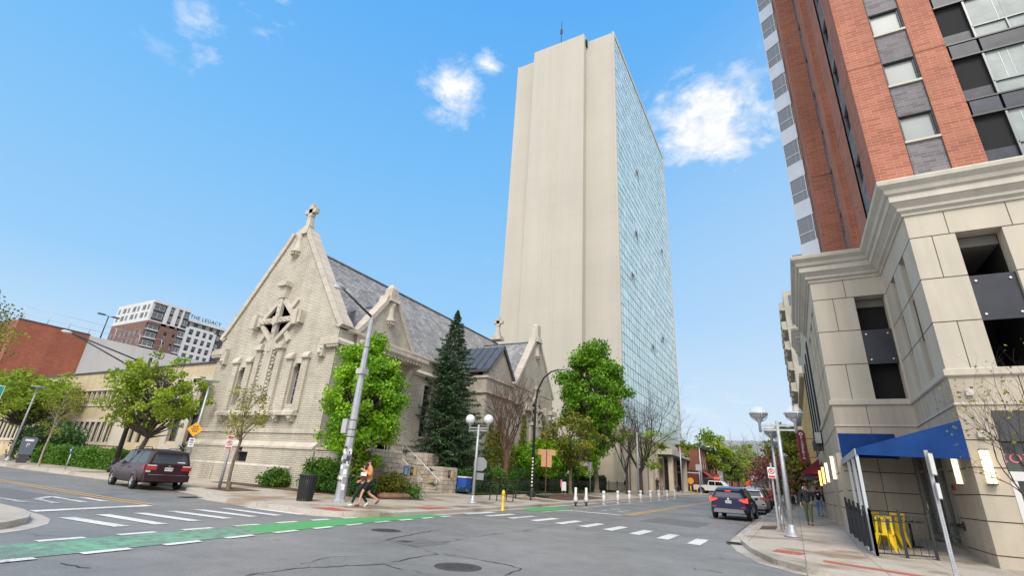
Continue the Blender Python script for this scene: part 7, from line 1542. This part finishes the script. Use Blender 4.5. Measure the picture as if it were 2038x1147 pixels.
for i,(x,y,c1,c2,lb) in enumerate(((-.3,62,M_brnc,M_blk2,'distant walker in brown on the right pavement'),(.6,70,M_blk2,M_denim,'distant walker in black on the right pavement'),(-.6,78,mat('cloth_red',(.4,.03,.02),.8),M_blk2,'distant walker in red on the right pavement'),(-8.5,128,bpy.data.materials['cloth_red'],M_blk2,'distant pedestrian in red crossing the far junction'),(-7.6,129,M_denim,M_blk2,'distant pedestrian in blue crossing the far junction'))):
    person(lb, (x,y,pav(x,y) if x > -1.8 else h(x,y)), rad(90 if i%2 else -90), 1.75, top=c1, bottom=c2)

# ================================================================ STREET FURNITURE
M_pole = mat('pole_galvanised', (.40,.42,.45), .5, .4, .16, 5); M_bpole = mat('pole_black', (.018,.022,.022), .45, 0, .2, 3); M_yelp = mat('paint_yellow', (.75,.48,.02), .5, 0, .1, 8); M_plas = mat('white_plastic', (.70,.71,.71), .5, 0, .08, 8)
M_stick = mat('sticker_paper', (.6,.6,.6), .7, 0, .5, 18); M_stickd = mat('sticker_dark', (.06,.05,.08), .7, 0, .6, 22); M_globe = mat('globe_white', (.72,.72,.73), .3, 0, coat=.3); M_blueb = mat('meter_blue', (.05,.12,.17), .5)
# tall steel lamp pole
b = (-16.75,16.05,pav(-16.75,16.05)); t_ = thing('street_lamp', 'tall tapered steel street lamp with sticker covered base on the church corner', 'street lamp', b)
MB().tube([(0,0,0),(0,0,4.2),(0,0,8.15)],[.21,.155,.10],8,smooth=False).build('pole', M_pole, t_); MB().lathe((0,0,0),[(.3,0),(.3,.06),(.23,.1),(.22,.3),(.2,.3)],8,False).build('base_plate', M_pole, t_)
MB().tube([(0,0,8.1),(.15,-.9,8.3),(.42,-2.35,8.62)],[.06,.05,.04],8).build('arm', M_iron, t_); g = MB(); g.ball((.5,-2.62,8.62),.2,12,(.75,1.7,.5)); g.build('lamp_head', M_gray, t_); g = MB(); g.ball((.5,-2.72,8.55),.17,12,(.75,1.3,.55)); g.build('lens', M_plas, t_)
MB().box(-.52,-.24,-.14,.14,2.75,3.35).build('signal_box', M_gray, t_); MB().box(-.2,.2,-.2,.2,5.35,5.6).build('sensor_box', M_gray, t_); g = MB(); [g.lathe((0,0,z),[(.215-.014*z,-.02),(.215-.014*z,.02)],8,False) for z in (2.6,2.9,3.3,6.6)]; g.build('strap', M_iron, t_)
rr = random.Random(3); 
for i in range(26):
    z = .5+rr.random()*1.7; a = -1.2+rr.random()*2.2-1.2; r0 = .212-.014*z; w_ = .04+.05*rr.random(); hh_ = .03+.08*rr.random(); g = MB(); c_ = (math.cos(a)*r0,math.sin(a)*r0,z); tn_ = (-math.sin(a)*w_,math.cos(a)*w_,0); g.obox(c_,tn_,(math.cos(a)*.006,math.sin(a)*.006,0),(0,0,hh_)); g.build('sticker', (M_stick,M_stickd,M_wht)[i%3], t_)
# litter bin
t_ = thing('litter_bin', 'black slatted steel litter bin on the church corner pavement', 'litter bin', (-17.5,14.9,pav(-17.5,14.9))); MB().lathe((0,0,0),[(.27,.04),(.30,.9)],20).build('liner', M_blackf, t_); g = MB()
for k in range(26): a = 2*math.pi*k/26; g.bar((math.cos(a)*.30,math.sin(a)*.30,.03),(math.cos(a)*.35,math.sin(a)*.35,.96),.05,.012,(math.cos(a),math.sin(a),0))
g.build('slats', M_bpole, t_); MB().lathe((0,0,0),[(.33,.93),(.37,.95),(.37,1.0),(.2,1.02),(.2,.98)],20).build('rim', M_bpole, t_); MB().lathe((0,0,0),[(.28,0),(.31,.0),(.31,.06),(.28,.06)],20).build('foot_ring', M_bpole, t_)
# black mast arm with lamp
t_ = thing('street_lamp', 'black leaning looking lamp mast with long truss arm behind the minivan', 'street lamp', (-38.5,17.2,pav(-38.5,17.2))); MB().tube([(0,0,0),(0,0,7.5)],[.16,.1],10).build('pole', M_bpole, t_); g = MB(); g.tube([(0,0,7.0),(-2.6,-3.9,8.4)],.05,6); g.tube([(0,0,6.3),(-2.6,-3.9,8.4)],.05,6); g.bar((-.35,-.52,7.2),(-.35,-.52,6.58),.05,.05); g.build('arm', M_bpole, t_); g = MB(); g.ball((-2.75,-4.15,8.45),.16,10,(1,2,.6)); g.build('lamp_head', M_plas, t_); MB().lathe((0,0,0),[(.28,0),(.28,.3),(.17,.5)],10).build('base', M_bpole, t_)
# pale disc headed lamps
def disclamp(x, y, hh, label):
    t_ = thing('street_lamp', label, 'street lamp', (x,y,pav(x,y))); MB().tube([(0,0,0),(0,0,hh)],[.085,.055],10).build('pole', M_pole, t_); MB().lathe((0,0,0),[(.24,0),(.24,.08),(.12,.22),(.09,.35)],12).build('base', M_pole, t_); MB().lathe((0,0,hh),[(.06,-.15),(.18,.0),(.5,.05),(.5,.09),(.2,.14),(.02,.15)],18).build('lamp_head', M_gray, t_); return t_
disclamp(-54.5,16.9,5.75,'pale lamp post with a flat disc head by the pay station, far left'); lb_ = disclamp(-31.2,17.6,5.65,'pale lamp post with a flat disc head carrying a yellow diamond sign, beside the church')
def sgn(name, label, cat, loc, rz, build_, group=None):
    t_ = thing(name, label, cat, loc, rz, group); build_(t_); return t_
F1 = math.atan2(-.46,.80)+0  # signs face the camera: local -y towards it
def face(x, y): return math.atan2(y, x)-math.pi/2
M_ysign = mat('sign_yellow', (.80,.40,.015), .5); M_rsign = mat('sign_red', (.55,.03,.03), .5); M_back = mat('sign_back', (.27,.28,.29), .45, .6)
def dia(t_):
    g = MB(); g.prism([(-.42,0),(0,-.42),(.42,0),(0,.42)],'y',-.02,0); p_ = g.build('panel', M_ysign, t_)
    g = MB(); [g.box(x-.035,x+.03,-.024,-.02,.12-i*.13,.2-i*.13) for i in range(3) for x in ((-.1,0,.1),(-.16,-.06,.04,.14),(-.1,0,.1))[i]]; g.build('lettering', M_blackf, p_)
sgn('warning_sign','yellow diamond warning sign on the pale lamp post','sign',(-31.1,17.45,3.1),face(-31,17.5),dia)
def par(t_):
    MB().box(-.15,.15,-.02,0,-.25,.25).build('panel', M_plas, t_); g = MB(); [g.box(-.09,.09,-.024,-.02,z,z+w_) for z,w_ in ((.1,.07),(-.02,.05),(-.14,.03))]; g.build('lettering', M_blackf, t_)
sgn('parking_sign','small white parking sign under the yellow diamond','sign',(-31.1,17.45,2.35),face(-31,17.5),par)
def nopark(t_):
    p_ = MB().box(-.15,.15,-.012,0,-.23,.23).build('panel', M_plas, t_); g = MB(); n=20; vs=[(r*math.cos(2*math.pi*k/n),-.016,.06+r*math.sin(2*math.pi*k/n)) for r in (.125,.095) for k in range(n)]; g.add(vs,[(k,(k+1)%n,(k+1)%n+n,k+n) for k in range(n)]); g.bar((-.075,-.02,.13),(.075,-.02,-.01),.025,.004,(0,1,0)); g.box(-.13,.13,-.018,-.012,-.2,-.12); g.build('red_ring', M_rsign, t_); text_mesh('lettering','P',.2,M_blackf,t_,(0,-.015,.06),(RZ90,0,0),.001)
t_ = thing('sign_post','grey steel sign post in the tree pit beside the thin tree','post',(-24.0,15.35,pav(-24,15.35))); MB().tube([(0,0,0),(0,0,2.85)],[.075,.055],8).build('pole', M_pole, t_)
sgn('no_parking_sign','upper of two no parking signs on the post in front of the church','sign',(-23.95,15.25,2.72),face(-24,15.3),nopark); sgn('no_parking_sign','lower of two no parking signs on the post in front of the church','sign',(-23.95,15.25,2.22),face(-24,15.3),nopark)
# parking meters and pay station
def meter(x, y, label):
    t_ = thing('parking_meter', label, 'parking meter', (x,y,pav(x,y)), 0, 'parking meters'); MB().cyl((0,0,0),(0,0,1.0),.035,n=8).build('pole', M_pole, t_); g = MB(); g.box(-.1,.1,-.07,.07,1.0,1.22); g.tube([(-.1,0,1.22),(-.06,0,1.32),(.06,0,1.32),(.1,0,1.22)],.07,8); g.build('head', M_blueb, t_); MB().box(-.06,.06,-.08,-.07,1.15,1.25).build('display', M_plas, t_)
meter(-41.6,15.9,'blue headed parking meter in front of the hedge'); meter(-58,17.0,'blue headed parking meter at the left edge beside the pale lamp post')
t_ = thing('pay_station','grey and blue parking pay station panel near the left lamp post','pay station',(-50.9,16.6,pav(-50.9,16.6)),face(-50.9,16.6)); MB().box(-.3,.3,-.15,.15,0,.62).build('base', M_charc, t_); g = MB(); g.prism([(-.38,.6),(.38,.6),(.46,1.75),(.36,1.85),(-.36,1.85),(-.46,1.75)],'y',-.17,.17); g.build('head', mat('station_blue',(.10,.13,.17),.5), t_); MB().box(-.25,.25,-.18,-.17,1.55,1.7).build('display', M_plas, t_); text_mesh('lettering','P',.4,M_plas,t_,(0,-.18,1.25),(RZ90,0,0),.004)
# twin globe lamps
def twin(label, x, y, kind, rz=0, hh=4.0):
    t_ = thing('globe_lamp', label, 'street lamp', (x,y,pav(x,y)), rz, 'twin globe lamps'); MB().tube([(0,0,0),(0,0,hh)],[.085,.06],12).build('pole', M_pole, t_); MB().lathe((0,0,0),[(.27,0),(.27,.05),(.17,.07),(.12,.32),(.09,.4)],14).build('base', M_pole, t_); g = MB(); g.box(-.62,.62,-.03,.03,hh-.36,hh-.30); g.box(-.62,.62,-.03,.03,hh-.2,hh-.14); g.build('crossbar', M_pole, t_)
    for s in (-1,1):
        x_ = s*.6; MB().lathe((x_,0,hh-.42),[(.05,0),(.05,.35),(.11,.42),(.14,.5)],12).build('socket', M_pole, t_)
        if kind: 
            g = MB(); g.ball((x_,0,hh+.28),.27,20,(1,1,1)); g.build('globe', M_globe, t_); g = MB(); g.lathe((x_,0,hh+.06),[(.16,-.03),(.20,.03),(.205,.07)],16,cap=False); g.build('collar', M_pole, t_)
        else:
            g = MB(); g.ball((x_,0,hh+.3),.30,20,(1,1,.95),-.02,1); g.build('globe', M_globeC, t_); g = MB(); g.ball((x_,0,hh+.3),.30,18,(1,1,.85),-1,0); g.build('bowl', mat('frosted_bowl',(.40,.42,.42),.3,.1), t_); g = MB(); g.lathe((x_,0,hh+.27),[(.32,-.03),(.34,-.01),(.34,.03),(.31,.04)],20,cap=False)
            for a in range(4): an_ = a*math.pi/2+.4; g.tube([(x_+.33*math.cos(an_)*math.cos(q),.33*math.sin(an_)*math.cos(q),hh+.28-.3*math.sin(q)) for q in (0,.4,.8,1.2,1.5)],.016,5)
            g.build('cage', M_pole, t_)
    return t_
def clearglass():
    m, t, b_ = newmat('clear_globe'); b_.inputs['Base Color'].default_value = (.9,.93,.95,1); b_.inputs['Roughness'].default_value = .03; b_.inputs['Alpha'].default_value = .22; return m
M_globeC = clearglass()
twin('pale twin lamp post with two white globes in front of the church fence',-15.04,23.67,True,0,4.02)
r0 = twin('silver twin lamp post with clear domed bowls, nearest on the right pavement',-.29,21.67,False,0,3.98)
twin('silver twin lamp post second along the right pavement behind the nearest one',-.72,28.6,False,RZ90,3.98); twin('silver twin lamp post third along the right pavement',-.6,36.5,False,RZ90,3.98); twin('silver twin lamp post fourth along the right pavement, small in the distance',-.5,52,False,RZ90,3.98); twin('silver twin lamp post farthest along the right pavement',.1,70,False,RZ90,3.98)
# tall black curved lamp
t_ = thing('street_lamp','tall black lamp post with curved arm by the church fence','street lamp',(-16.63,33.96,pav(-16.63,33.96))); MB().tube([(0,0,0),(0,0,6.6),(.15,0,7.6),(.6,0,8.5),(1.2,0,8.95),(1.9,.05,9.15)],[.13,.09,.08,.07,.06,.05],10).build('pole', M_bpole, t_); g = MB(); g.box(1.85,2.5,-.1,.2,9.1,9.22); g.build('lamp_head', M_gray, t_); MB().lathe((0,0,0),[(.25,0),(.25,.12),(.16,.5),(.13,.6)],10).build('base', M_bpole, t_)
for i in range(9): g = MB(); z = .7+i*.23; g.box(-.02,.1,-.142,-.128+.0,z,z+.12); g.build('sticker', (M_stick,M_wht)[i%2], t_)
# bollards and delineator posts
t_ = thing('bollard','yellow post standing in the road at the crosswalk','bollard',(-12.75,22.86,h(-12.75,22.86))); MB().lathe((0,0,0),[(.12,0),(.12,.05),(.07,.09),(.055,.5),(.055,.85)],12).build('post', M_yelp, t_); MB().lathe((0,0,0),[(.07,.7),(.085,.74),(.085,.86),(.06,.92),(.02,.95)],12).build('cap', M_yelp, t_)
def delin(x, y, label, big=False):
    t_ = thing('delineator', label, 'delineator post', (x,y,h(x,y)), 0, 'white delineator posts along the bike lane')
    if big: MB().lathe((0,0,0),[(.13,.22),(.14,.4),(.085,.65),(.08,1.08),(.04,1.1)],12).build('post', M_plas, t_); MB().lathe((0,0,0),[(.09,0),(.05,.1),(.12,.22),(.12,.26)],10).build('foot', M_trim, t_)
    else: MB().lathe((0,0,0),[(.12,0),(.12,.55),(.09,.6),(.09,.68),(.12,.72),(.12,.84),(.07,.9)],12).build('post', M_plas, t_); MB().lathe((0,0,0),[(.14,0),(.14,.03),(.1,.05)],12).build('foot', M_plas, t_)
delin(-12.5,31.98,'white delineator on a broken black foot nearest to the crosswalk',True); delin(-12.2,33.1,'second white delineator on a broken black foot beside the green paint',True)
ordn = ('first','second','third','fourth','fifth','sixth','seventh','eighth')
for i,(x,y) in enumerate(((-12.16,36.6),(-12.1,39.8),(-12.1,43.0),(-12.1,46.6),(-12.05,50),(-12.06,53.5),(-12.0,57),(-12.0,61))): delin(x,y,f'{ordn[i]} of the white capped posts along the bike lane, counted from the crosswalk')
for i in range(5): delin(-13.5+i*.95,112,f'distant white post at the far junction, {ordn[i]} from the left')
for x,y,lb in ((-14.4,86,'left of two thin yellow posts on the far pavement'),(-13.9,89,'right of two thin yellow posts on the far pavement')): t_ = thing('marker_post',lb,'post',(x,y,pav(x,y))); MB().cyl((0,0,0),(0,0,1.1),.07,n=8).build('post', M_yelp, t_); MB().cyl((0,0,1.1),(0,0,1.15),.09,n=8).build('cap', M_yelp, t_)
t_ = thing('hydrant','small red fire hydrant on the far left pavement','hydrant',(-15.0,99,pav(-15,99))); MB().lathe((0,0,0),[(.2,0),(.2,.1),(.15,.15),(.15,.6),(.18,.62),(.12,.8),(.03,.86)],10).build('barrel', P_red, t_); MB().cyl((-.27,0,.5),(.27,0,.5),.07,n=8).build('outlet', P_red, t_)
# bike hoops
def hoop(x, y, rz, m, label, w=.42, hh=.85, r=.03):
    t_ = thing('bike_rack', label, 'bike rack', (x,y,pav(x,y)), rz, 'hoop bike racks'); MB().tube([(-w/2,0,0),(-w/2,0,hh-.2)]+[(-w/2*math.cos(a),0,hh-.2+.2*math.sin(a)) for a in (.4,.8,1.2,1.57,1.94,2.34,2.74)]+[(w/2,0,hh-.2),(w/2,0,0)],r,8).build('hoop', m, t_); [MB().lathe((s*w/2,0,0),[(.07,0),(.07,.015),(.03,.02)],8).build('foot', m, t_) for s in (-1,1)]
hoop(-15.85,27.2,rad(20),M_bpole,'left of the two black hoop bike racks by the church fence'); hoop(-15.45,28.5,rad(20),M_bpole,'right of the two black hoop bike racks by the church fence')
hoop(-14.9,66,0,M_bpole,'left of the two black hoops in front of the tower',.6,1.0); hoop(-14.7,68.5,0,M_bpole,'right of the two black hoops in front of the tower',.6,1.0)
hoop(-.62,23.9,rad(80),M_galv,'steel hoop bike rack nearest on the right pavement',.5,.95); hoop(-.78,26.2,rad(80),M_galv,'steel hoop bike rack beside the right no parking sign',.5,.95); hoop(-.7,31,rad(80),M_galv,'steel hoop bike rack farther along the right pavement',.5,.95)
# bench
t_ = thing('bench','low black metal bench beside the tall black lamp','bench',(-15.75,30.9,pav(-15.75,30.9)),rad(25)); g = MB(); [g.box(-.75,.75,-.22+i*.1,-.15+i*.1,.44,.48) for i in range(5)]; g.build('seat', M_bpole, t_); [MB().box(s*.5-.05,s*.5+.05,-.2,.2,0,.44).build('leg', M_bpole, t_) for s in (-1,1)]
# wrapped temporary sign with sandbags
t_ = thing('temporary_sign','temporary sign seen from behind, wrapped in orange paper on a brown post','sign',(-16.4,35.8,pav(-16.4,35.8)),face(-16.4,35.8)); M_wrap = mat('wrap_paper', (.55,.30,.16), .8, 0, .1, 6); MB().box(-.03,.03,-.03,.03,0,3.3).build('post', mat('rust_post', (.12,.05,.03), .7), t_); MB().box(-.68,.68,.03,.08,2.95,3.35).build('upper_panel', M_wrap, t_); MB().box(-.4,.4,.03,.07,2.1,2.94).build('lower_panel', M_wrap, t_)
for i,(dx,dy) in enumerate(((-.7,-.5),(.3,-.8))): sb = thing('sandbag', ('left','right')[i]+' dark sandbag weighing down the wrapped sign','sandbag',(-16.3+dx,35.3+dy,pav(-16.3,35))); g = MB(); g.ball((0,0,.09),.3,12,(1.6,.8,.35)); g.build('bag', M_trim, sb); g = MB(); g.ball((.46,.0,.1),.05,6); g.build('knot', M_trim, sb)
# small notices
t_ = thing('notice_sign','small white and pink yard notice in the planted strip','sign',(-16.1,38.6,pav(-16.1,38.6)),face(-16.1,38.6)); MB().box(-.18,.18,-.01,.01,.45,1.1).build('panel', M_plas, t_); MB().box(-.26,-.14,-.02,-.01,.7,1.25).build('pink_flag', mat('pink_paper', (.75,.2,.35), .7), t_); [MB().cyl((x,0,0),(x,0,.5),.012,n=5).build('leg', M_pole, t_) for x in (-.12,.12)]
t_ = thing('sign_post','thin post with a small grey sign back beside the big maple','sign',(-16.9,46.9,pav(-16.9,46.9)),face(-16.9,46.9)); MB().cyl((0,0,0),(0,0,2.8),.035,n=8).build('post', M_pole, t_); MB().box(-.2,.2,.0,.02,2.2,2.85).build('panel', M_back, t_)
t_ = thing('traffic_sign','octagonal sign back with a smaller plate below, on the pale globe lamp','sign',(-15.0,23.85,0),face(-15,23.8)); g = MB(); g.prism([(.12+.38*math.cos(a),2.15+.38*math.sin(a)) for a in [math.pi/8+k*math.pi/4 for k in range(8)]],'y',0,.02); g.build('octagon', M_back, t_); MB().box(-.15,.35,0,.02,1.35,1.7).build('plate', M_back, t_)
t_ = thing('recycling_bin','blue lidded bin behind the iron fence','bin',(-19.2,29.0,pav(-19.2,29)+.1)); MB().box(-.35,.35,-.3,.3,0,.85).build('body', mat('bin_blue', (.02,.08,.4), .5), t_); MB().box(-.38,.38,-.33,.33,.85,.93).build('lid', M_plas, t_)
t_ = thing('flat_rock','long flat brown rock at the edge of the planting by the corner','rock',(-17.55,20.3,pav(-17.5,20.2)-.03)); g = MB(); g.ball((0,0,.1),.5,14,(.85,1.9,.42)); g.ball((.1,.7,.12),.35,10,(1,1.2,.5)); g.ball((-.1,-.6,.12),.35,10,(1,1.1,.55)); g.build('stone', mat('rock_brown', (.22,.12,.075), .9, 0, .4, 5, 1.0, 7), t_)
t_.scale = (1,1,.9)
# iron fence of the church garden, in bays
for k in range(11):
    y0_ = 28.7+k*3.05; y1_ = y0_+3.05; x_ = -18.05; z0_, z1_ = pav(x_,y0_), pav(x_,y1_)
    t_ = thing('iron_fence', f'{(ordn+("ninth","tenth","eleventh"))[k]} bay of the black iron fence counted from the stone church steps', 'fence', (x_,y0_,z0_), 0, 'black iron fence bays'); s = (z1_-z0_)/3.05
    MB().box(-.03,.03,-.03,.03,0,1.25).build('post', M_bpole, t_); g = MB()
    for z in (.12,.85,1.05): g.bar((0,0,z),(0,3.05,z+s*3.05),.03,.03)
    g.build('rail', M_bpole, t_); g = MB(); [g.cyl((0,.14+i*.14,.1+s*(.14+i*.14)),(0,.14+i*.14,1.05+s*(.14+i*.14)),.009,n=4) for i in range(21)]; g.build('bars', M_bpole, t_)
# ---- right pavement
def post(x, y, hh, label, m=M_pole, r=.035): t_ = thing('sign_post', label, 'post', (x,y,pav(x,y))); MB().box(-r,r,-r,r,0,hh).build('pole', m, t_); return t_
post(-.82,25.6,2.6,'square steel post of the no parking sign on the right pavement'); sgn('no_parking_sign','white no parking sign on the right pavement beside the pink tree','sign',(-.82,25.5,2.45),face(-.82,25.5),nopark)
t_ = post(2.81,15.19,2.6,'perforated steel sign post at the right kerb in front of the awning'); g = MB(); [g.cyl((0,-.0355,z*.05),(0,-.036,z*.05),.008,n=6) for z in range(2,50)]; [g.cyl((-.0355,0,z*.05),(-.036,0,z*.05),.008,n=6) for z in range(2,50)]; g.build('holes', M_dark, t_)
sn = thing('sign_plate','white sign plate seen nearly edge on atop the perforated post','sign',(2.87,15.17,pav(2.8,15.2)+2.3),rad(62)); MB().box(-.15,.15,-.008,.008,-.25,.25).build('panel', M_back, sn); MB().box(-.13,.13,-.012,-.008,-.23,.23).build('face', M_plas, sn)
sn = thing('sign_plate','smaller lower plate seen nearly edge on on the perforated post','sign',(2.87,15.17,pav(2.8,15.2)+1.72),rad(62)); MB().box(-.12,.12,-.008,.008,-.18,.18).build('panel', M_back, sn); MB().box(-.1,.1,-.012,-.008,-.16,.16).build('face', M_plas, sn)
# patio fence
def rail_run(p, q, n, label, cloth=False):
    p, q = Vector(p), Vector(q); t_ = thing('patio_fence', label, 'fence', p, 0, 'black patio fence panels'); d = q-p; g = MB()
    for z in (.1,.92,1.08): g.bar((0,0,z),(d.x,d.y,d.z+z),.03,.03)
    g.build('rail', M_bpole, t_); g = MB()
    for i in range(1,n*4): f = i/(n*4); g.cyl((d.x*f,d.y*f,d.z*f+.1),(d.x*f,d.y*f,d.z*f+1.08),.01,n=4)
    g.build('bars', M_bpole, t_)
    for i in range(n+1): f = i/n; c_ = d*f; k = MB(); k.box(c_.x-.035,c_.x+.035,c_.y-.035,c_.y+.035,c_.z,c_.z+1.2); k.ball((c_.x,c_.y,c_.z+1.22),.04,8); k.build('post', M_bpole, t_)
    g = MB(); u = d.normalized()
    for i in range(int(d.length/.17)):
        c_ = u*(.12+i*.17); g.tube([(c_.x+u.x*.055*math.cos(a),c_.y+u.y*.055*math.cos(a),c_.z+1.0+.055*math.sin(a)) for a in [k*math.pi/4 for k in range(9)]],.008,4,cap=False)
    g.build('rings', M_bpole, t_)
    if cloth: n_ = Vector((u.y,-u.x,0)); k = MB(); a, b_ = Vector((0,0,.12)), d+Vector((0,0,.12)); o_ = n_*.02; k.quad(a+o_,b_+o_,b_+o_+Vector((0,0,.78)),a+o_+Vector((0,0,.78))); k.quad(*[x-o_*.3 for x in (a+Vector((0,0,.78)),b_+Vector((0,0,.78)),b_,a)]); k.build('wind_screen', mat('screen_cloth', (.022,.024,.035), .8), t_)
c0_ = (1.79,18.42,pav(1.79,18.42)-.0); rail_run((1.62,23.7,pav(1.62,23.7)), c0_, 5, 'side run of the black patio fence lined with dark cloth', True); rail_run(c0_, (3.2,18.95,pav(3.2,18.95)), 2, 'front run of the black patio fence with ring pattern')
sheet('patio_slab', [(1.55,24.2),(1.72,18.2),(3.3,18.7),(4.4,18.5),(4.4,24.2)], pav, M_kerb, 1, .02)
# yellow folded chairs
M_ych = mat('chair_yellow', (.85,.60,.01), .45)
def ychair(x, y, rz, label):
    t_ = thing('yellow_chair', label, 'chair', (x,y,pav(x,y)+.02), rz, 'yellow patio chairs'); t_.scale = (.95,.95,1.0)
    MB().box(-.24,.24,-.24,.24,.42,.46).build('seat', M_ych, t_, bevel=.01); g = MB(); [g.bar((x0_,.2,.46),(x1_,.36,.9),w_,.025,(0,1,0)) for x0_,x1_,w_ in ((-.21,-.19,.06),(0,0,.13),(.21,.19,.06))]; g.bar((-.22,.375,.93),(.22,.375,.93),.025,.10,(0,0,1)); g.build('backrest', M_ych, t_)
    for sx in (-1,1):
        for sy in (-1,1): g = MB(); g.add([(sx*.24,sy*.24,.42),(sx*.1,sy*.24,.42),(sx*.26,sy*.27,0),(sx*.30,sy*.27,0),(sx*.24,sy*.2,.42),(sx*.1,sy*.2,.42),(sx*.26,sy*.24,0),(sx*.30,sy*.24,0)],[(0,1,2,3),(7,6,5,4),(0,3,7,4),(1,5,6,2),(3,2,6,7),(0,4,5,1)]); g.build('leg', M_ych, t_)
ychair(2.2,19.9,rad(-15),'yellow chair nearest the camera behind the patio railing'); ychair(2.38,20.75,rad(40),'yellow chair behind the nearest one, turned aside'); ychair(2.62,21.2,rad(200),'yellow chair at the back by the dark table')
t_ = thing('patio_table','small black round table between the yellow chairs','table',(3.1,21.5,pav(3.1,21.5)+.02)); MB().cyl((0,0,.72),(0,0,.75),.4,n=20).build('tabletop', M_bpole, t_); MB().cyl((0,0,.02),(0,0,.72),.035,n=8).build('stem', M_bpole, t_); MB().cyl((0,0,0),(0,0,.03),.25,n=14).build('foot', M_bpole, t_)
# kerb drains
for (x,y,lb) in ((-1.95,18.9,'iron drain grate in the right kerb gutter'),(-21.6,12.7,'dark storm drain opening in the left kerb by the corner')):
    t_ = thing('storm_drain', lb, 'drain', (x,y,h(x,y)+.012), rad(10)); MB().box(-.22,.22,-.42,.42,0,.012).build('frame', M_iron, t_); g = MB(); [g.box(-.18,.18,-.38+i*.1,-.34+i*.1,.012,.016) for i in range(8)]; g.build('slots', M_dark, t_)
# signs at the left edge
t_ = thing('street_name_sign','green street name sign end poking in at the left edge','sign',(-13.6,3.55,2.47),rad(75)); MB().box(-1.3,.16,-.015,.015,-.12,.12).build('panel', mat('sign_green', (.01,.22,.19), .4), t_); text_mesh('lettering','St',.13,M_wht,t_,(.06,-.018,-.01),(RZ90,0,0),.002); MB().box(-1.31,.17,-.01,.01,-.13,.13).build('border', M_wht, t_)
t_ = thing('white_sign','white octagonal sign corner at the left edge below the green sign','sign',(-14.0,3.55,2.2),rad(75)); g = MB(); g.prism([(.17*math.cos(a)-.06,.17*math.sin(a)) for a in [math.pi/8+k*math.pi/4 for k in range(8)]],'y',-.01,.01); g.build('panel', M_plas, t_); g = MB(); g.box(-.2,.08,-.012,-.01,-.02,.02); g.build('bar', M_blackf, t_)
# far signs and lamps
t_ = thing('stop_sign','red stop sign on a post at the far left junction','sign',(-12.6,104,pav(-12.6,104)),face(-12.6,104)); MB().cyl((0,0,0),(0,0,2.3),.05,n=6).build('post', M_pole, t_); g = MB(); g.prism([(.62*math.cos(a),2.6+.62*math.sin(a)) for a in [math.pi/8+k*math.pi/4 for k in range(8)]],'y',-.06,-.03); g.build('panel', M_rsign, t_); text_mesh('lettering','STOP',.42,M_wht,t_,(0,-.065,2.6),(RZ90,0,0),.004)
for x,y,z,lb in ((-8.2,118,2.6,'orange diamond road works sign in the middle of the far street'),(-6.4,132,6,'small orange light box over the far junction')):
    t_ = thing('roadworks_sign',lb,'sign',(x,y,h(x,y)),face(x,y)); g = MB(); g.prism([(-.7,z-.3),(0,z-1.0),(.7,z-.3),(0,z+.4)],'y',-.04,0); g.build('panel', mat('sign_orange',(.8,.13,.03),.5), t_); MB().cyl((0,.05,0),(0,.05,z),.05,n=6).build('post', M_pole, t_)
t_ = thing('double_lamp','slim lamp post with two pale drooping heads before the brick corner shop','street lamp',(-14.3,97,pav(-14.3,97)),rad(20)); MB().tube([(0,0,0),(0,0,7.6)],[.16,.1],8).build('pole', M_pole, t_)
for s in (-1,1): g = MB(); g.tube([(0,0,7.5),(s*.7,0,8.2),(s*1.4,0,7.9)],.06,6); g.build('arm', M_pole, t_); g = MB(); g.ball((s*1.6,0,7.8),.25,8,(1.3,.8,.5)); g.build('lamp_head', M_plas, t_)
for x,y,lb in ((-14.2,78,'pale sticker covered pole under the tower canopy trees'),(-14.6,55.5,'thin grey pole between the trunk pair in front of the tower'),(-14.0,93,'grey pole with a small box sign near the painted panels')):
    t_ = thing('utility_pole',lb,'pole',(x,y,pav(x,y))); MB().tube([(0,0,0),(0,0,6.5 if y < 90 else 4.5)],[.12,.08],8).build('pole', M_pole, t_); MB().lathe((0,0,0),[(.2,0),(.2,.1),(.12,.2)],8).build('base', M_pole, t_)
    if y > 90: MB().box(-.5,.5,-.15,.15,3.6,4.6).build('box_sign', M_gray, t_)
for x,y,lb in ((-1.5,57,'orange traffic cone on the distant right pavement'),(-.9,66,'second orange traffic cone farther up the right pavement')):
    t_ = thing('traffic_cone',lb,'traffic cone',(x,y,pav(x,y))); MB().box(-.22,.22,-.22,.22,0,.04).build('base', M_trim, t_); MB().lathe((0,0,0),[(.17,.04),(.03,.8)],12).build('cone', mat('cone_orange',(.8,.12,.03),.5), t_)
